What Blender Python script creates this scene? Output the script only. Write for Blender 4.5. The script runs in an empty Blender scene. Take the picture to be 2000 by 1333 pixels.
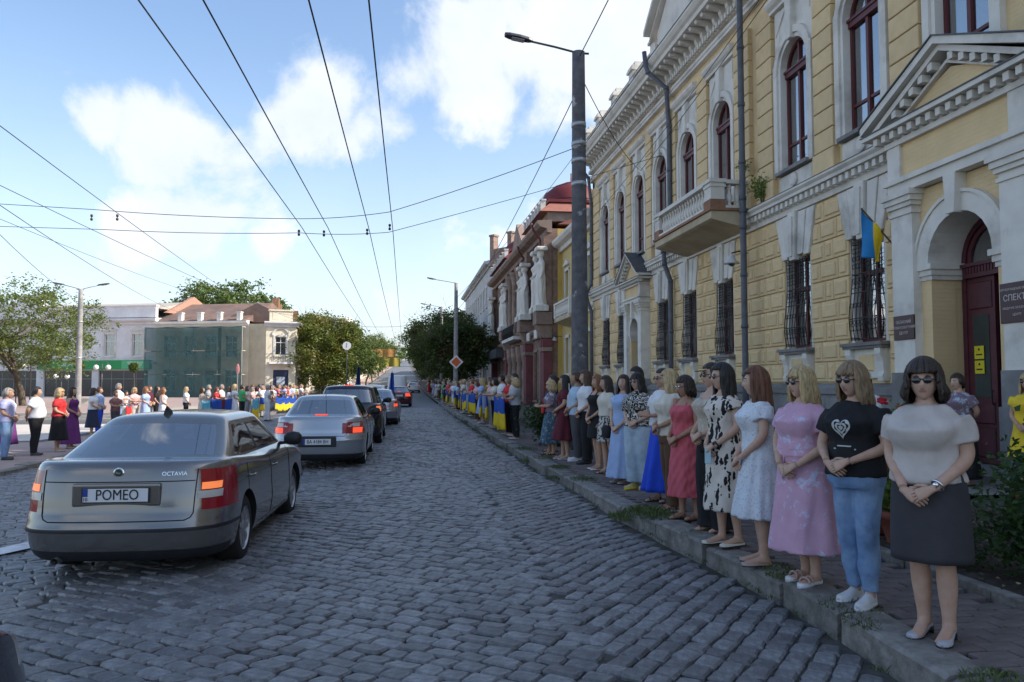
import bpy, bmesh, math, random
import numpy as np
from mathutils import Vector, Matrix
R = math.radians
random.seed(7); rng = np.random.default_rng(7)
scene = bpy.context.scene
COL = scene.collection
# ------------------------------------------------------------------ camera, sky, sun, exposure
CAM_H = 1.65
cam = bpy.data.objects.new('camera', bpy.data.cameras.new('camera'))
COL.objects.link(cam); scene.camera = cam
cam.location = (0, 0, CAM_H)
cam.rotation_euler = (R(90 + 3.12), 0, R(-7.63))
cam.data.sensor_width = 36.0
cam.data.lens = 36.0 * 1530 / 2000
cam.data.clip_start = 0.05; cam.data.clip_end = 6000
SUN_EL, SUN_AZ = R(36), R(102)            # azimuth clockwise from +Y (street direction): from the right
sun_dir = Vector((math.sin(SUN_AZ) * math.cos(SUN_EL), math.cos(SUN_AZ) * math.cos(SUN_EL), math.sin(SUN_EL)))
sun = bpy.data.objects.new('sun', bpy.data.lights.new('sun', 'SUN'))
COL.objects.link(sun)
sun.data.energy = 4.6; sun.data.angle = R(0.55); sun.data.color = (1.0, 0.91, 0.78)
sun.rotation_euler = (-sun_dir).to_track_quat('-Z', 'Y').to_euler()
sun.location = (40, 0, 60)
scene.view_settings.view_transform = 'Standard'
scene.view_settings.look = 'None'
scene.view_settings.exposure = 0.62
scene.view_settings.gamma = 1.0

world = bpy.data.worlds.new('World'); scene.world = world
world.use_nodes = True
wn, wl = world.node_tree.nodes, world.node_tree.links
wn.clear()
def W(t, **k):
    n = wn.new(t)
    for a, b in k.items(): setattr(n, a, b)
    return n
out = W('ShaderNodeOutputWorld'); bg = W('ShaderNodeBackground'); bg.inputs['Strength'].default_value = 0.15
sky = W('ShaderNodeTexSky', sky_type='NISHITA'); sky.sun_disc = False
sky.sun_elevation = SUN_EL; sky.sun_rotation = SUN_AZ
sky.air_density = 1.0; sky.dust_density = 1.6; sky.ozone_density = 1.2; sky.altitude = 100
tc = W('ShaderNodeTexCoord')
def wmath(op, a, b=None, c=None, clamp=False):
    n = W('ShaderNodeMath', operation=op); n.use_clamp = clamp
    for i, v in enumerate((a, b, c)):
        if v is None: continue
        if isinstance(v, (int, float)): n.inputs[i].default_value = v
        else: wl.new(v, n.inputs[i])
    return n.outputs[0]
sepd = W('ShaderNodeSeparateXYZ'); wl.new(tc.outputs['Generated'], sepd.inputs[0])
# project directions on a flat cloud layer so clouds shrink towards the horizon
zc = wmath('MAXIMUM', wmath('ADD', sepd.outputs['Z'], 0.16), 0.05)
cv = W('ShaderNodeCombineXYZ')
wl.new(wmath('DIVIDE', sepd.outputs['X'], zc), cv.inputs[0]); wl.new(wmath('DIVIDE', sepd.outputs['Y'], zc), cv.inputs[1])
cv.inputs[2].default_value = 1.7
def wnoise(vec, scale, detail, rough=.55, dist=0.0):
    n = W('ShaderNodeTexNoise'); n.inputs['Scale'].default_value = scale; n.inputs['Detail'].default_value = detail
    n.inputs['Roughness'].default_value = rough; n.inputs['Distortion'].default_value = dist
    wl.new(vec, n.inputs['Vector']); return n.outputs['Fac']
n1 = wnoise(tc.outputs['Generated'], 5.2, 12, .6, .25)
n2 = wnoise(cv.outputs[0], 0.75, 4, .5, .1)
base = wmath('ADD', wmath('MULTIPLY', n1, 0.75), wmath('MULTIPLY', n2, 0.25))
# the cumulus banks of that afternoon: direction, angular radius, weight
BANKS = [((-.328, .898, .292), .06, .22), ((-.285, .914, .288), .075, .26), ((-.239, .929, .283), .055, .18), ((-.30, .905, .262), .05, .18), ((-.166, .936, .310), .045, .09), ((-.096, .935, .340), .070, .20), ((-.048, .950, .310), .060, .17),
         ((.001, .93, .368), .06, .12), ((.079, .910, .408), .09, .17), ((.170, .90, .403), .10, .20), ((.254, .888, .384), .12, .24), ((.094, .935, .343), .08, .16), ((.187, .927, .326), .11, .15), ((.266, .863, .429), .12, .22),
         ((-.296, .939, .173), .07, .20), ((-.238, .957, .169), .075, .21), ((-.17, .972, .161), .065, .17), ((.2, .95, .2), .16, .12),
         ((.6, .6, .5), .3, .2), ((-.9, .1, .4), .25, .18), ((-.5, -.7, .5), .3, .18), ((.5, -.7, .5), .3, .18), ((.9, .1, .4), .3, .18)]
tot = None
for d, r, w in BANKS:
    dv = Vector(d).normalized()
    dn = W('ShaderNodeVectorMath', operation='DISTANCE'); wl.new(tc.outputs['Generated'], dn.inputs[0]); dn.inputs[1].default_value = dv
    g = wmath('MULTIPLY', wmath('SUBTRACT', 1.0, wmath('MINIMUM', wmath('DIVIDE', dn.outputs['Value'], r * 1.35), 1.0)), w * 1.25)
    tot = g if tot is None else wmath('MAXIMUM', tot, g)
dens = wmath('ADD', base, tot)
mr = W('ShaderNodeMapRange', interpolation_type='SMOOTHSTEP'); wl.new(dens, mr.inputs[0])
mr.inputs[1].default_value = 0.572; mr.inputs[2].default_value = 0.70
# thin veil low over the horizon
veil = W('ShaderNodeMapRange', interpolation_type='SMOOTHSTEP'); wl.new(sepd.outputs['Z'], veil.inputs[0])
veil.inputs[1].default_value = 0.42; veil.inputs[2].default_value = -0.02; veil.inputs[3].default_value = 0.0; veil.inputs[4].default_value = 0.55
cmask = wmath('MAXIMUM', mr.outputs[0], veil.outputs[0])
ccol = W('ShaderNodeMix', data_type='RGBA'); 
n3 = wnoise(tc.outputs['Generated'], 9.0, 6)
wl.new(wmath('MULTIPLY', wmath('SUBTRACT', n3, 0.3), 1.6, None, True), ccol.inputs[0])
ccol.inputs[6].default_value = (3.9, 4.25, 4.8, 1); ccol.inputs[7].default_value = (5.3, 5.3, 5.35, 1)
mx = W('ShaderNodeMix', data_type='RGBA'); wl.new(wmath('MULTIPLY', cmask, 0.94), mx.inputs[0])
skm = W('ShaderNodeMix', data_type='RGBA', blend_type='MULTIPLY'); skm.inputs[0].default_value = 1.0
wl.new(sky.outputs[0], skm.inputs[6]); skm.inputs[7].default_value = (1.12, 1.16, 1.18, 1)
wl.new(skm.outputs[2], mx.inputs[6]); wl.new(ccol.outputs[2], mx.inputs[7])
wl.new(mx.outputs[2], bg.inputs['Color']); wl.new(bg.outputs[0], out.inputs['Surface'])
scene.cycles.max_bounces = 6; scene.cycles.diffuse_bounces = 3; scene.cycles.glossy_bounces = 3; scene.cycles.transmission_bounces = 4
scene.cycles.transparent_max_bounces = 8
# ------------------------------------------------------------------ materials
MATS = {}
def pmat(name, col, rough=.8, var=.12, scale=6.0, bump=0.0, bscale=60.0, metal=0.0, spec=.4, rand=0.0, col2=None, detail=4.0,
         c2lo=.45, c2hi=.62, brick=None, coat=0.0, trans=0.0, emit=None, stretch=None, sub=0.0):
    """Principled material: mottled base colour, optional second tone in patches, optional per-piece variation and relief."""
    if name in MATS: return MATS[name]
    m = bpy.data.materials.new(name); m.use_nodes = True; MATS[name] = m
    nt = m.node_tree; N, L = nt.nodes, nt.links
    b = N['Principled BSDF']
    b.inputs['Roughness'].default_value = rough; b.inputs['Metallic'].default_value = metal
    b.inputs['Specular IOR Level'].default_value = spec
    b.inputs['Coat Weight'].default_value = coat
    if coat: b.inputs['Coat Roughness'].default_value = .06
    if trans: b.inputs['Transmission Weight'].default_value = trans
    if sub: b.inputs['Subsurface Weight'].default_value = sub; b.inputs['Subsurface Radius'].default_value = (.012, .005, .003)
    t = N.new('ShaderNodeTexCoord'); vec = t.outputs['Object']
    if stretch:
        mp = N.new('ShaderNodeMapping'); mp.inputs['Scale'].default_value = stretch; L.new(vec, mp.inputs[0]); vec = mp.outputs[0]
    n = N.new('ShaderNodeTexNoise'); n.inputs['Scale'].default_value = scale; n.inputs['Detail'].default_value = detail; L.new(vec, n.inputs['Vector'])
    c = Vector(col)
    mix = N.new('ShaderNodeMix'); mix.data_type = 'RGBA'
    mr = N.new('ShaderNodeMapRange'); mr.inputs[1].default_value = .3; mr.inputs[2].default_value = .7; L.new(n.outputs['Fac'], mr.inputs[0])
    L.new(mr.outputs[0], mix.inputs[0])
    mix.inputs[6].default_value = (*(c * (1 - var)), 1); mix.inputs[7].default_value = (*[min(1, v * (1 + var)) for v in c], 1)
    o = mix.outputs[2]
    if col2 is not None:
        n2 = N.new('ShaderNodeTexNoise'); n2.inputs['Scale'].default_value = scale * .37; n2.inputs['Detail'].default_value = 7; n2.inputs['Roughness'].default_value = .65
        L.new(vec, n2.inputs['Vector'])
        r2 = N.new('ShaderNodeMapRange'); r2.inputs[1].default_value = c2lo; r2.inputs[2].default_value = c2hi; L.new(n2.outputs['Fac'], r2.inputs[0])
        m2 = N.new('ShaderNodeMix'); m2.data_type = 'RGBA'; L.new(r2.outputs[0], m2.inputs[0]); L.new(o, m2.inputs[6]); m2.inputs[7].default_value = (*col2, 1)
        o = m2.outputs[2]
    if rand:
        oi = N.new('ShaderNodeObjectInfo'); ge = N.new('ShaderNodeNewGeometry')
        ad = N.new('ShaderNodeMath'); ad.operation = 'ADD'; L.new(oi.outputs['Random'], ad.inputs[0]); L.new(ge.outputs['Random Per Island'], ad.inputs[1])
        fr = N.new('ShaderNodeMath'); fr.operation = 'FRACT'; L.new(ad.outputs[0], fr.inputs[0])
        mm = N.new('ShaderNodeMapRange'); mm.inputs[3].default_value = 1 - rand; mm.inputs[4].default_value = 1 + rand; L.new(fr.outputs[0], mm.inputs[0])
        mu = N.new('ShaderNodeVectorMath'); mu.operation = 'SCALE'; L.new(o, mu.inputs[0]); L.new(mm.outputs[0], mu.inputs['Scale']); o = mu.outputs[0]
    L.new(o, b.inputs['Base Color'])
    hgt = None
    if bump:
        n3 = N.new('ShaderNodeTexNoise'); n3.inputs['Scale'].default_value = bscale; n3.inputs['Detail'].default_value = 5; L.new(vec, n3.inputs['Vector'])
        bp = N.new('ShaderNodeBump'); bp.inputs['Strength'].default_value = min(1, bump); bp.inputs['Distance'].default_value = .02
        L.new(n3.outputs['Fac'], bp.inputs['Height']); L.new(bp.outputs[0], b.inputs['Normal'])
        hgt = bp
    if brick:                      # (plane axes, brick width, row height): relief of painted-over brickwork
        ax, bw, bh, st = brick
        sp = N.new('ShaderNodeSeparateXYZ'); L.new(t.outputs['Object'], sp.inputs[0])
        cb = N.new('ShaderNodeCombineXYZ'); L.new(sp.outputs[ax[0]], cb.inputs[0]); L.new(sp.outputs[ax[1]], cb.inputs[1])
        bt = N.new('ShaderNodeTexBrick'); bt.inputs['Scale'].default_value = 1.0; bt.inputs['Brick Width'].default_value = bw; bt.inputs['Row Height'].default_value = bh
        bt.inputs['Mortar Size'].default_value = .006; bt.inputs['Mortar Smooth'].default_value = .4
        L.new(cb.outputs[0], bt.inputs['Vector'])
        b2 = N.new('ShaderNodeBump'); b2.inputs['Strength'].default_value = st; b2.inputs['Distance'].default_value = .012; b2.invert = True
        L.new(bt.outputs['Fac'], b2.inputs['Height'])
        if hgt: L.new(hgt.outputs[0], b2.inputs['Normal'])
        L.new(b2.outputs[0], b.inputs['Normal'])
    if emit:
        b.inputs['Emission Color'].default_value = (*emit[0], 1); b.inputs['Emission Strength'].default_value = emit[1]
    return m

def glassmat(name, col=(.03, .04, .05), rough=.05, spec=.6):
    return pmat(name, col, rough=rough, var=.25, scale=1.2, spec=spec)

# ------------------------------------------------------------------ mesh building
class MB:
    """Collects vertices and faces; every face carries a material slot."""
    def __init__(s): s.v, s.f, s.m = [], [], []
    def add(s, vs, fs, m=0):
        o = len(s.v); s.v.extend([tuple(map(float, p)) for p in vs]); s.f.extend([tuple(i + o for i in f) for f in fs]); s.m.extend([m] * len(fs)); return s
    def box(s, x0, x1, y0, y1, z0, z1, m=0):
        return s.add([(x0, y0, z0), (x1, y0, z0), (x1, y1, z0), (x0, y1, z0), (x0, y0, z1), (x1, y0, z1), (x1, y1, z1), (x0, y1, z1)],
                     [(0, 3, 2, 1), (4, 5, 6, 7), (0, 1, 5, 4), (1, 2, 6, 5), (2, 3, 7, 6), (3, 0, 4, 7)], m)
    def boss(s, x0, x1, y0, y1, z0, z1, b, m=0):
        """block whose -X face is chamfered by b all round"""
        vs = [(x1, y0, z0), (x1, y1, z0), (x1, y1, z1), (x1, y0, z1), (x0 + b, y0, z0), (x0 + b, y1, z0), (x0 + b, y1, z1), (x0 + b, y0, z1),
              (x0, y0 + b, z0 + b), (x0, y1 - b, z0 + b), (x0, y1 - b, z1 - b), (x0, y0 + b, z1 - b)]
        fs = []
        for a in (0, 4):
            for i in range(4): j = (i + 1) % 4; fs.append((a + i, a + 4 + i, a + 4 + j, a + j))
        fs += [(8, 11, 10, 9), (0, 1, 2, 3)]
        return s.add(vs, fs, m)
    def prism(s, poly, a, b, axis='x', m=0):
        """extrude a 2D polygon along an axis; poly coords are the other two axes in order"""
        n = len(poly)
        def P(p, t): return {'x': (t, p[0], p[1]), 'y': (p[0], t, p[1]), 'z': (p[0], p[1], t)}[axis]
        vs = [P(p, a) for p in poly] + [P(p, b) for p in poly]
        fs = [(i, (i + 1) % n, n + (i + 1) % n, n + i) for i in range(n)] + [tuple(range(n))[::-1], tuple(range(n, 2 * n))]
        return s.add(vs, fs, m)
    def loft(s, rings, cap=True, closed=True, m=0):
        n = len(rings[0]); vs = [p for r in rings for p in r]; fs = []
        for k in range(len(rings) - 1):
            for i in range(n if closed else n - 1):
                j = (i + 1) % n; fs.append((k * n + i, k * n + j, (k + 1) * n + j, (k + 1) * n + i))
        if cap: fs += [tuple(range(n))[::-1], tuple(range((len(rings) - 1) * n, len(rings) * n))]
        return s.add(vs, fs, m)
    def tube(s, pts, rad, n=8, cap=True, m=0, flat=1.0):
        pts = [Vector(p) for p in pts]
        if not hasattr(rad, '__len__'): rad = [rad] * len(pts)
        rings = []; up = None
        for i, p in enumerate(pts):
            d = (pts[min(i + 1, len(pts) - 1)] - pts[max(i - 1, 0)])
            if d.length < 1e-9: d = Vector((0, 0, 1))
            d.normalize()
            if up is None: up = Vector((1, 0, 0)) if abs(d.x) < .9 else Vector((0, 1, 0))
            a = (up - d * up.dot(d)); a.normalize(); b = d.cross(a); up = a
            rings.append([p + (a * math.cos(2 * math.pi * k / n) + b * flat * math.sin(2 * math.pi * k / n)) * rad[i] for k in range(n)])
        return s.loft(rings, cap, True, m)
    def lathe(s, prof, c=(0, 0, 0), n=12, m=0):
        rings = [[(c[0] + r * math.cos(2 * math.pi * k / n), c[1] + r * math.sin(2 * math.pi * k / n), c[2] + z) for k in range(n)] for r, z in prof]
        return s.loft(rings, True, True, m)
    def ball(s, c, r, nu=10, nv=6, m=0):
        rx, ry, rz = (r, r, r) if not hasattr(r, '__len__') else r
        rings = []
        for k in range(nv + 1):
            a = -math.pi / 2 + math.pi * k / nv; q = max(.02, math.cos(a))
            rings.append([(c[0] + rx * q * math.cos(2 * math.pi * i / nu), c[1] + ry * q * math.sin(2 * math.pi * i / nu), c[2] + rz * math.sin(a)) for i in range(nu)])
        return s.loft(rings, True, True, m)
    def mesh(s, name, mats, smooth=False):
        me = bpy.data.meshes.new(name); me.from_pydata(s.v, [], s.f)
        for mt in (mats if isinstance(mats, (list, tuple)) else [mats]): me.materials.append(mt)
        if len(me.materials) > 1: me.polygons.foreach_set('material_index', s.m)
        if smooth: me.polygons.foreach_set('use_smooth', [True] * len(me.polygons))
        me.update(); return me
    def build(s, name, mats, parent=None, smooth=False):
        return link(name, s.mesh(name, mats, smooth), parent)

def link(name, me, parent=None):
    o = bpy.data.objects.new(name, me); COL.objects.link(o)
    if parent is not None:
        o.parent = parent
        o.matrix_parent_inverse = (Matrix.Translation(parent.location) @ parent.rotation_euler.to_matrix().to_4x4()).inverted() if parent.type == 'EMPTY' and parent.get('_w') else Matrix()
    return o
def empty(name, loc=(0, 0, 0), rz=0.0, world_parts=False):
    """Empty at the base of a thing; world_parts: its parts are modelled in world coordinates"""
    o = bpy.data.objects.new(name, None); COL.objects.link(o); o.location = loc; o.rotation_euler = (0, 0, rz); o.empty_display_size = .2
    if world_parts: o['_w'] = 1
    return o
def tag(o, label, cat, group=None):
    o['label'] = label; o['category'] = cat
    if group: o['group'] = group
    return o
def kind(o, k, label=None):
    o['kind'] = k
    if label: o['label'] = label
    return o
def copy_tree(o, parent=None):
    c = o.copy(); COL.objects.link(c)
    if parent is not None: c.parent = parent
    for ch in o.children: copy_tree(ch, c)
    return c
def bevel_obj(o, w, seg=2):
    b = o.modifiers.new('bevel', 'BEVEL'); b.width = w; b.segments = seg; b.limit_method = 'ANGLE'; b.angle_limit = R(40); return o
def smoothobj(o, ang=40):
    o.data.polygons.foreach_set('use_smooth', [True] * len(o.data.polygons))
    try: o.data.set_sharp_from_angle(angle=R(ang))
    except Exception: pass
    return o
TMP = bpy.data.scenes.new('workbench')            # scratch scene for evaluating modifiers quickly; removed at the end
def tlink(name, me):
    o = bpy.data.objects.new(name, me); TMP.collection.objects.link(o); return o
def eval_mesh(o):
    vl = TMP.view_layers[0]; vl.update(); dg = vl.depsgraph
    return bpy.data.meshes.new_from_object(o.evaluated_get(dg), depsgraph=dg)
SOLVER = 'MANIFOLD'
def text_mesh(body, size, mat, name, extrude=.002, bold=False, sx=1.0):
    cu = bpy.data.curves.new(name, 'FONT'); cu.body = body; cu.size = size; cu.extrude = extrude; cu.align_x = 'CENTER'; cu.align_y = 'CENTER'; cu.resolution_u = 3
    if bold: cu.offset = size * .008
    t = bpy.data.objects.new(name, cu); TMP.collection.objects.link(t)
    me = eval_mesh(t)
    bpy.data.objects.remove(t); bpy.data.curves.remove(cu)
    me.materials.clear(); me.materials.append(mat)
    if sx != 1.0: me.transform(Matrix.Diagonal((sx, 1, 1, 1)))
    return me
def smooth01(a, b, x):
    t = np.clip((x - a) / (b - a), 0, 1); return t * t * (3 - 2 * t)
def cross(x):
    """the road falls gently towards its left kerb"""
    return -.04 * min(7.5, max(0.0, -1.0 - x))
LZ = -.30          # level of everything left of the road
def ground_z(y):
    """the street runs level, then climbs beyond 60 m"""
    if y < 60: return 0.0
    if y < 200: return 0.000126 * (y - 60) ** 2
    return 0.000126 * 140 ** 2 + 0.0335 * (y - 200)
# ------------------------------------------------------------------ ground
M_dirt = pmat('dirt', (.075, .062, .05), .95, .35, 5, .6, 25, col2=(.04, .045, .025))
M_joint = pmat('joint_sand', (.085, .08, .072), .95, .3, 12, .4, 60)
M_cobble = pmat('granite_sett', (.165, .166, .172), .5, .38, 26, .34, 70, spec=.5, rand=.32, col2=(.11, .108, .107), c2lo=.5, c2hi=.7)
M_cobfar = pmat('granite_setts_far', (.15, .152, .158), .6, .2, 3, .35, 5, col2=(.13, .14, .16), brick=((0, 1), .24, .16, .5))
M_kerb = pmat('kerb_granite', (.205, .192, .175), .85, .3, 10, .7, 30, rand=.2, col2=(.11, .10, .085), c2lo=.5, c2hi=.7)
M_paver = pmat('sidewalk_paver', (.15, .125, .12), .85, .2, 10, .3, 50, rand=.16)
M_plaza = pmat('plaza_slab', (.52, .48, .44), .8, .1, 2, .1, 30, rand=.07)
M_plazared = pmat('red_paving', (.34, .255, .23), .85, .12, 3, .2, 40, rand=.06)
M_asphalt = pmat('worn_asphalt', (.10, .10, .105), .8, .2, 2, .3, 60)
M_paint = pmat('road_paint', (.62, .63, .64), .7, .12, 6, .2, 60, col2=(.28, .29, .3), c2lo=.52, c2hi=.68)
M_grass = pmat('grass_blade', (.085, .12, .035), .7, .35, 3, rand=.3)
M_soil = pmat('garden_soil', (.055, .042, .032), .95, .4, 9, .9, 18, col2=(.09, .075, .055), c2lo=.5, c2hi=.66)
KX = [(-6, 2.72), (4.2, 2.78), (5.5, 2.86), (6.6, 2.84), (9.6, 2.64), (14, 2.54), (19, 2.5), (60, 2.47), (160, 2.5), (700, 2.5)]
def kerb_x(y): return float(np.interp(y, [k[0] for k in KX], [k[1] for k in KX]))
YS = [-30, -10, 0, 20, 40, 60] + list(range(70, 210, 10)) + [260, 340, 450, 600, 900, 1600]
def strip(name, xa, xb, dz, mat, ys=YS, fx=None):
    """sheet along the street following its climb and its cross fall"""
    mb = MB(); vs = []; fs = []; cols = [-1e9] + [-8.5, -6, -3.5, -1] + [1e9]
    for y in ys:
        a, b = (fx(y) if fx else (xa, xb)); z = ground_z(y) + dz
        for x in [a] + [min(max(c, a), b) for c in (-8.5, -1)] + [b]: vs.append((x, y, z + cross(x)))
    for i in range(len(ys) - 1):
        for q in range(3):
            k = 4 * i + q; fs.append((k, k + 1, k + 5, k + 4))
    mb.add(vs, fs); return kind(mb.build(name, mat), 'structure')
strip('ground', -900, 900, -.06, M_dirt)
LK = -8.4          # left kerb
strip('road', 0, 0, -.09, M_joint, [y for y in YS if y <= 40] + [52], lambda y: (-26 if y < 17 else LK, kerb_x(y)))
strip('far_road', 0, 0, -.008, M_cobfar, [52] + [y for y in YS if y > 52], lambda y: (LK, kerb_x(y)))
# granite setts, laid in diagonal rows
def sett_mesh(sd):
    r = random.Random(sd); L, Wd = .097 * r.uniform(.9, 1.06), .067 * r.uniform(.93, 1.05)
    c = .018; pts = [(-L + c, -Wd), (L - c, -Wd), (L, -Wd + c), (L, Wd - c), (L - c, Wd), (-L + c, Wd), (-L, Wd - c), (-L, -Wd + c)]
    pts = [(x + r.uniform(-.010, .010), y + r.uniform(-.008, .008)) for x, y in pts]
    tilt = (r.uniform(-.05, .05), r.uniform(-.06, .06))
    vs = [(x, y, -.10) for x, y in pts] + [(x, y, .002 + r.uniform(-.004, .003)) for x, y in pts] + [(x * .86, y * .80, .015 + tilt[0] * x + tilt[1] * y) for x, y in pts] + [(r.uniform(-.02, .02), 0, .018)]
    fs = []
    for k in (0, 8):
        for i in range(8): j = (i + 1) % 8; fs.append((k + i, k + j, k + 8 + j, k + 8 + i))
    fs += [(16 + i, 16 + (i + 1) % 8, 24) for i in range(8)]
    return vs, fs
SV = [sett_mesh(i) for i in range(14)]
yaw = R(7.63)
def inview(x, y, mx=1.5):
    d = x * math.sin(yaw) + y * math.cos(yaw); l = x * math.cos(yaw) - y * math.sin(yaw)
    return d > 1.5 and abs(l) < d * .66 + mx
def road_h(x, y):
    """gentle unevenness of the old paving: worn wheel tracks, crown, and a shallow gutter"""
    return .022 * math.sin(x * 1.7 + .35 * y) * math.sin(.5 * y + 1.3) + .012 * math.sin(2.9 * x + 1.1 * y) - .05 * max(0, 1 - abs(x - kerb_x(y)) / .9) + cross(x)
setts = []
def lay(ang, test, pu=.20, pv=.142):
    ca, sa = math.cos(ang), math.sin(ang); n = 420
    for j in range(-n, n):
        off = random.random() * pu; v = j * pv; u = -62 + off
        while u < 62:
            w = pu * random.uniform(.78, 1.18); uc = u + w / 2; u += w
            vv = v + .03 * math.sin(uc * .9 + j * .05) ; x, y = uc * ca - vv * sa, uc * sa + vv * ca
            if 1.6 < y < 52.3 and inview(x, y) and test(x, y): setts.append((x, y, ang + random.gauss(0, .035), w / pu, random.uniform(.93, 1.04)))
VX = lambda y: 1.2 + (0 if y < 10 else .01 * (y - 10))
lay(R(-37), lambda x, y: -3.0 + .03 * y < x < VX(y) and y < 53)
lay(R(52), lambda x, y: VX(y) < x < kerb_x(y) - .10)
lay(R(31), lambda x, y: (x > (-24 if y < 17 else LK + .1)) and x < -3.0 + .03 * y)
cx0 = np.array([(s[0], s[1]) for s in setts])
def scr(s):
    x, y = s[0], s[1]; d = x * math.sin(yaw) + y * math.cos(yaw); l = x * math.cos(yaw) - y * math.sin(yaw)
    px = 1000 + 1530 * l / d; py = 750 + 1530 * CAM_H / d
    return d if (-20 < px < 2020 and py < 1345) else 1e6 + d
setts.sort(key=scr)
setts_root = kind(empty('cobbled_road', (0, 8, 0), world_parts=True), 'structure')
smesh = []
for vs, fs in SV:
    mb = MB(); mb.add(vs, fs); smesh.append(mb.mesh('cobble', M_cobble))
# sand that fills the joints, following the worn surface
nx_, ny_ = 110, 200; jx = np.linspace(-24, 2.9, nx_ + 1); jy = np.linspace(1.5, 52.5, ny_ + 1)
jm = MB(); jm.add([(x, y, road_h(x, y) - .010) for y in jy for x in jx], [(j * (nx_ + 1) + i, j * (nx_ + 1) + i + 1, (j + 1) * (nx_ + 1) + i + 1, (j + 1) * (nx_ + 1) + i) for j in range(ny_) for i in range(nx_) if jx[i + 1] <= kerb_x(jy[j]) + .15 and (jy[j] < 17 or jx[i] > LK - .25)])
jm.build('joint_sand', M_joint, setts_root, True)
for i, (x, y, a, su, sv) in enumerate(setts[:300]):
    o = link('cobble', smesh[i % len(smesh)], setts_root); o.location = (x, y, ground_z(y) + road_h(x, y) + random.uniform(-.006, .006)); o.rotation_euler = (0, 0, a + (math.pi if i % 3 else 0)); o.scale = (su, sv, 1)
V, Fc = [], []; off = 0
for i, (x, y, a, su, sv) in enumerate(setts[300:]):
    vs, fs = SV[(i * 5) % len(SV)]; P = np.array(vs); s_ = 1 if i % 2 else -1; ca, sa = math.cos(a) * s_, math.sin(a) * s_
    px, py = P[:, 0] * su, P[:, 1] * sv
    V.append(np.c_[px * ca - py * sa + x, px * sa + py * ca + y, P[:, 2] + road_h(x, y) + random.uniform(-.006, .006)])
    Fc.extend([tuple(q + off for q in f) for f in fs]); off += len(vs)
me = bpy.data.meshes.new('cobbles'); me.from_pydata(np.concatenate(V), [], Fc); me.materials.append(M_cobble)
kind(link('cobbles', me, setts_root), 'stuff')
# kerbs of long granite blocks
def kerb(rootname, fx, side, y0, y1, h, label=None):
    root = kind(empty(rootname, (fx(y0), y0, 0), world_parts=True), 'structure')
    y = y0
    while y < y1:
        L = random.uniform(.75, 1.45); a, b = fx(y), fx(y + L); d = random.uniform(-.03, .03); hz = h + random.uniform(-.03, .015); z = ground_z(y) + cross(a)
        w = .28 * side
        ya, yb = y + .018, y + L - .018
        jj = [random.uniform(-.014, .014) for _ in range(8)]
        mb = MB()
        c = .025
        sec = [(0, -.1), (.006 * side, hz * .5), (0, hz - c), (c * side * 1.3, hz - .004), (w * .6, hz + .004), (w, hz), (w, -.1)]
        rings = []
        for k_, (yy, xx) in enumerate([(ya, a + d), (ya + .03, a + d - .004 * side), ((ya + yb) / 2, (a + b) / 2 + d + jj[0] * .6), (yb - .03, b + d), (yb, b + d + .008 * side)]):
            q = .93 if k_ in (0, 4) else 1.0
            rings.append([(xx + sx, yy, z + (sz * (q if sz > 0 else 1) + (jj[k_] * .35 if sz > 0 else 0))) for sx, sz in sec])
        if side < 0: rings = [r[::-1] for r in rings]
        mb.loft(rings); mb.build('kerb_stone', M_kerb, root); y += L
    return root
kerb('kerb', kerb_x, 1, 1.4, 62, .15)
kerb('left_kerb', lambda y: LK, -1, 16.5, 62, .13)
strip('far_kerb', 0, 0, .14, M_kerb, [62] + [y for y in YS if y >= 70], lambda y: (kerb_x(y), kerb_x(y) + .28))
strip('far_left_kerb', LK - .28, LK, .13, M_kerb, [62] + [y for y in YS if y >= 70])
# right pavement: clay pavers beside the kerb, garden beds behind, apron by the facade
strip('sidewalk', 0, 0, .105, M_joint, YS, lambda y: (kerb_x(y) + .2, 9.6))
side_root = kind(empty('sidewalk_paving', (3.4, 8, 0), world_parts=True), 'structure')
pm = []
for sd in range(6):
    r = random.Random(sd + 90); mb = MB(); a, b = .118, .057
    t = [(sx * a + r.uniform(-.003, .003), sy * b + r.uniform(-.003, .003)) for sx, sy in ((-1, -1), (1, -1), (1, 1), (-1, 1))]
    mb.loft([[(x, y, -.04) for x, y in t], [(x, y, .004) for x, y in t], [(x * .95, y * .9, .010 + r.uniform(-.001, .002)) for x, y in t]])
    pm.append(mb)
pv = []
y = 2.2; j = 0
while y < 24:
    x = kerb_x(y) + .30 + .06 + (.12 if j % 2 else 0)
    while x < 4.05: pv.append((x, y)); x += .246
    y += .124; j += 1
pv = [p for p in pv if inview(*p, .4)]
pv.sort(key=lambda p: p[1])
pmm = [mb.mesh('paver', M_paver) for mb in pm]
for i, (x, y) in enumerate(pv[:280]):
    o = link('paver', pmm[i % 6], side_root); o.location = (x, y, .135 + random.uniform(-.004, .004)); o.rotation_euler = (random.uniform(-.015, .015), random.uniform(-.012, .012), random.uniform(-.02, .02))
mb = MB()
for i, (x, y) in enumerate(pv[280:]):
    q = pm[i % 6]; dz = random.uniform(-.004, .004); mb.add([(a + x, b + y, c + .135 + dz) for a, b, c in q.v], q.f)
if mb.v: kind(mb.build('pavers', M_paver, side_root), 'stuff')
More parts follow.
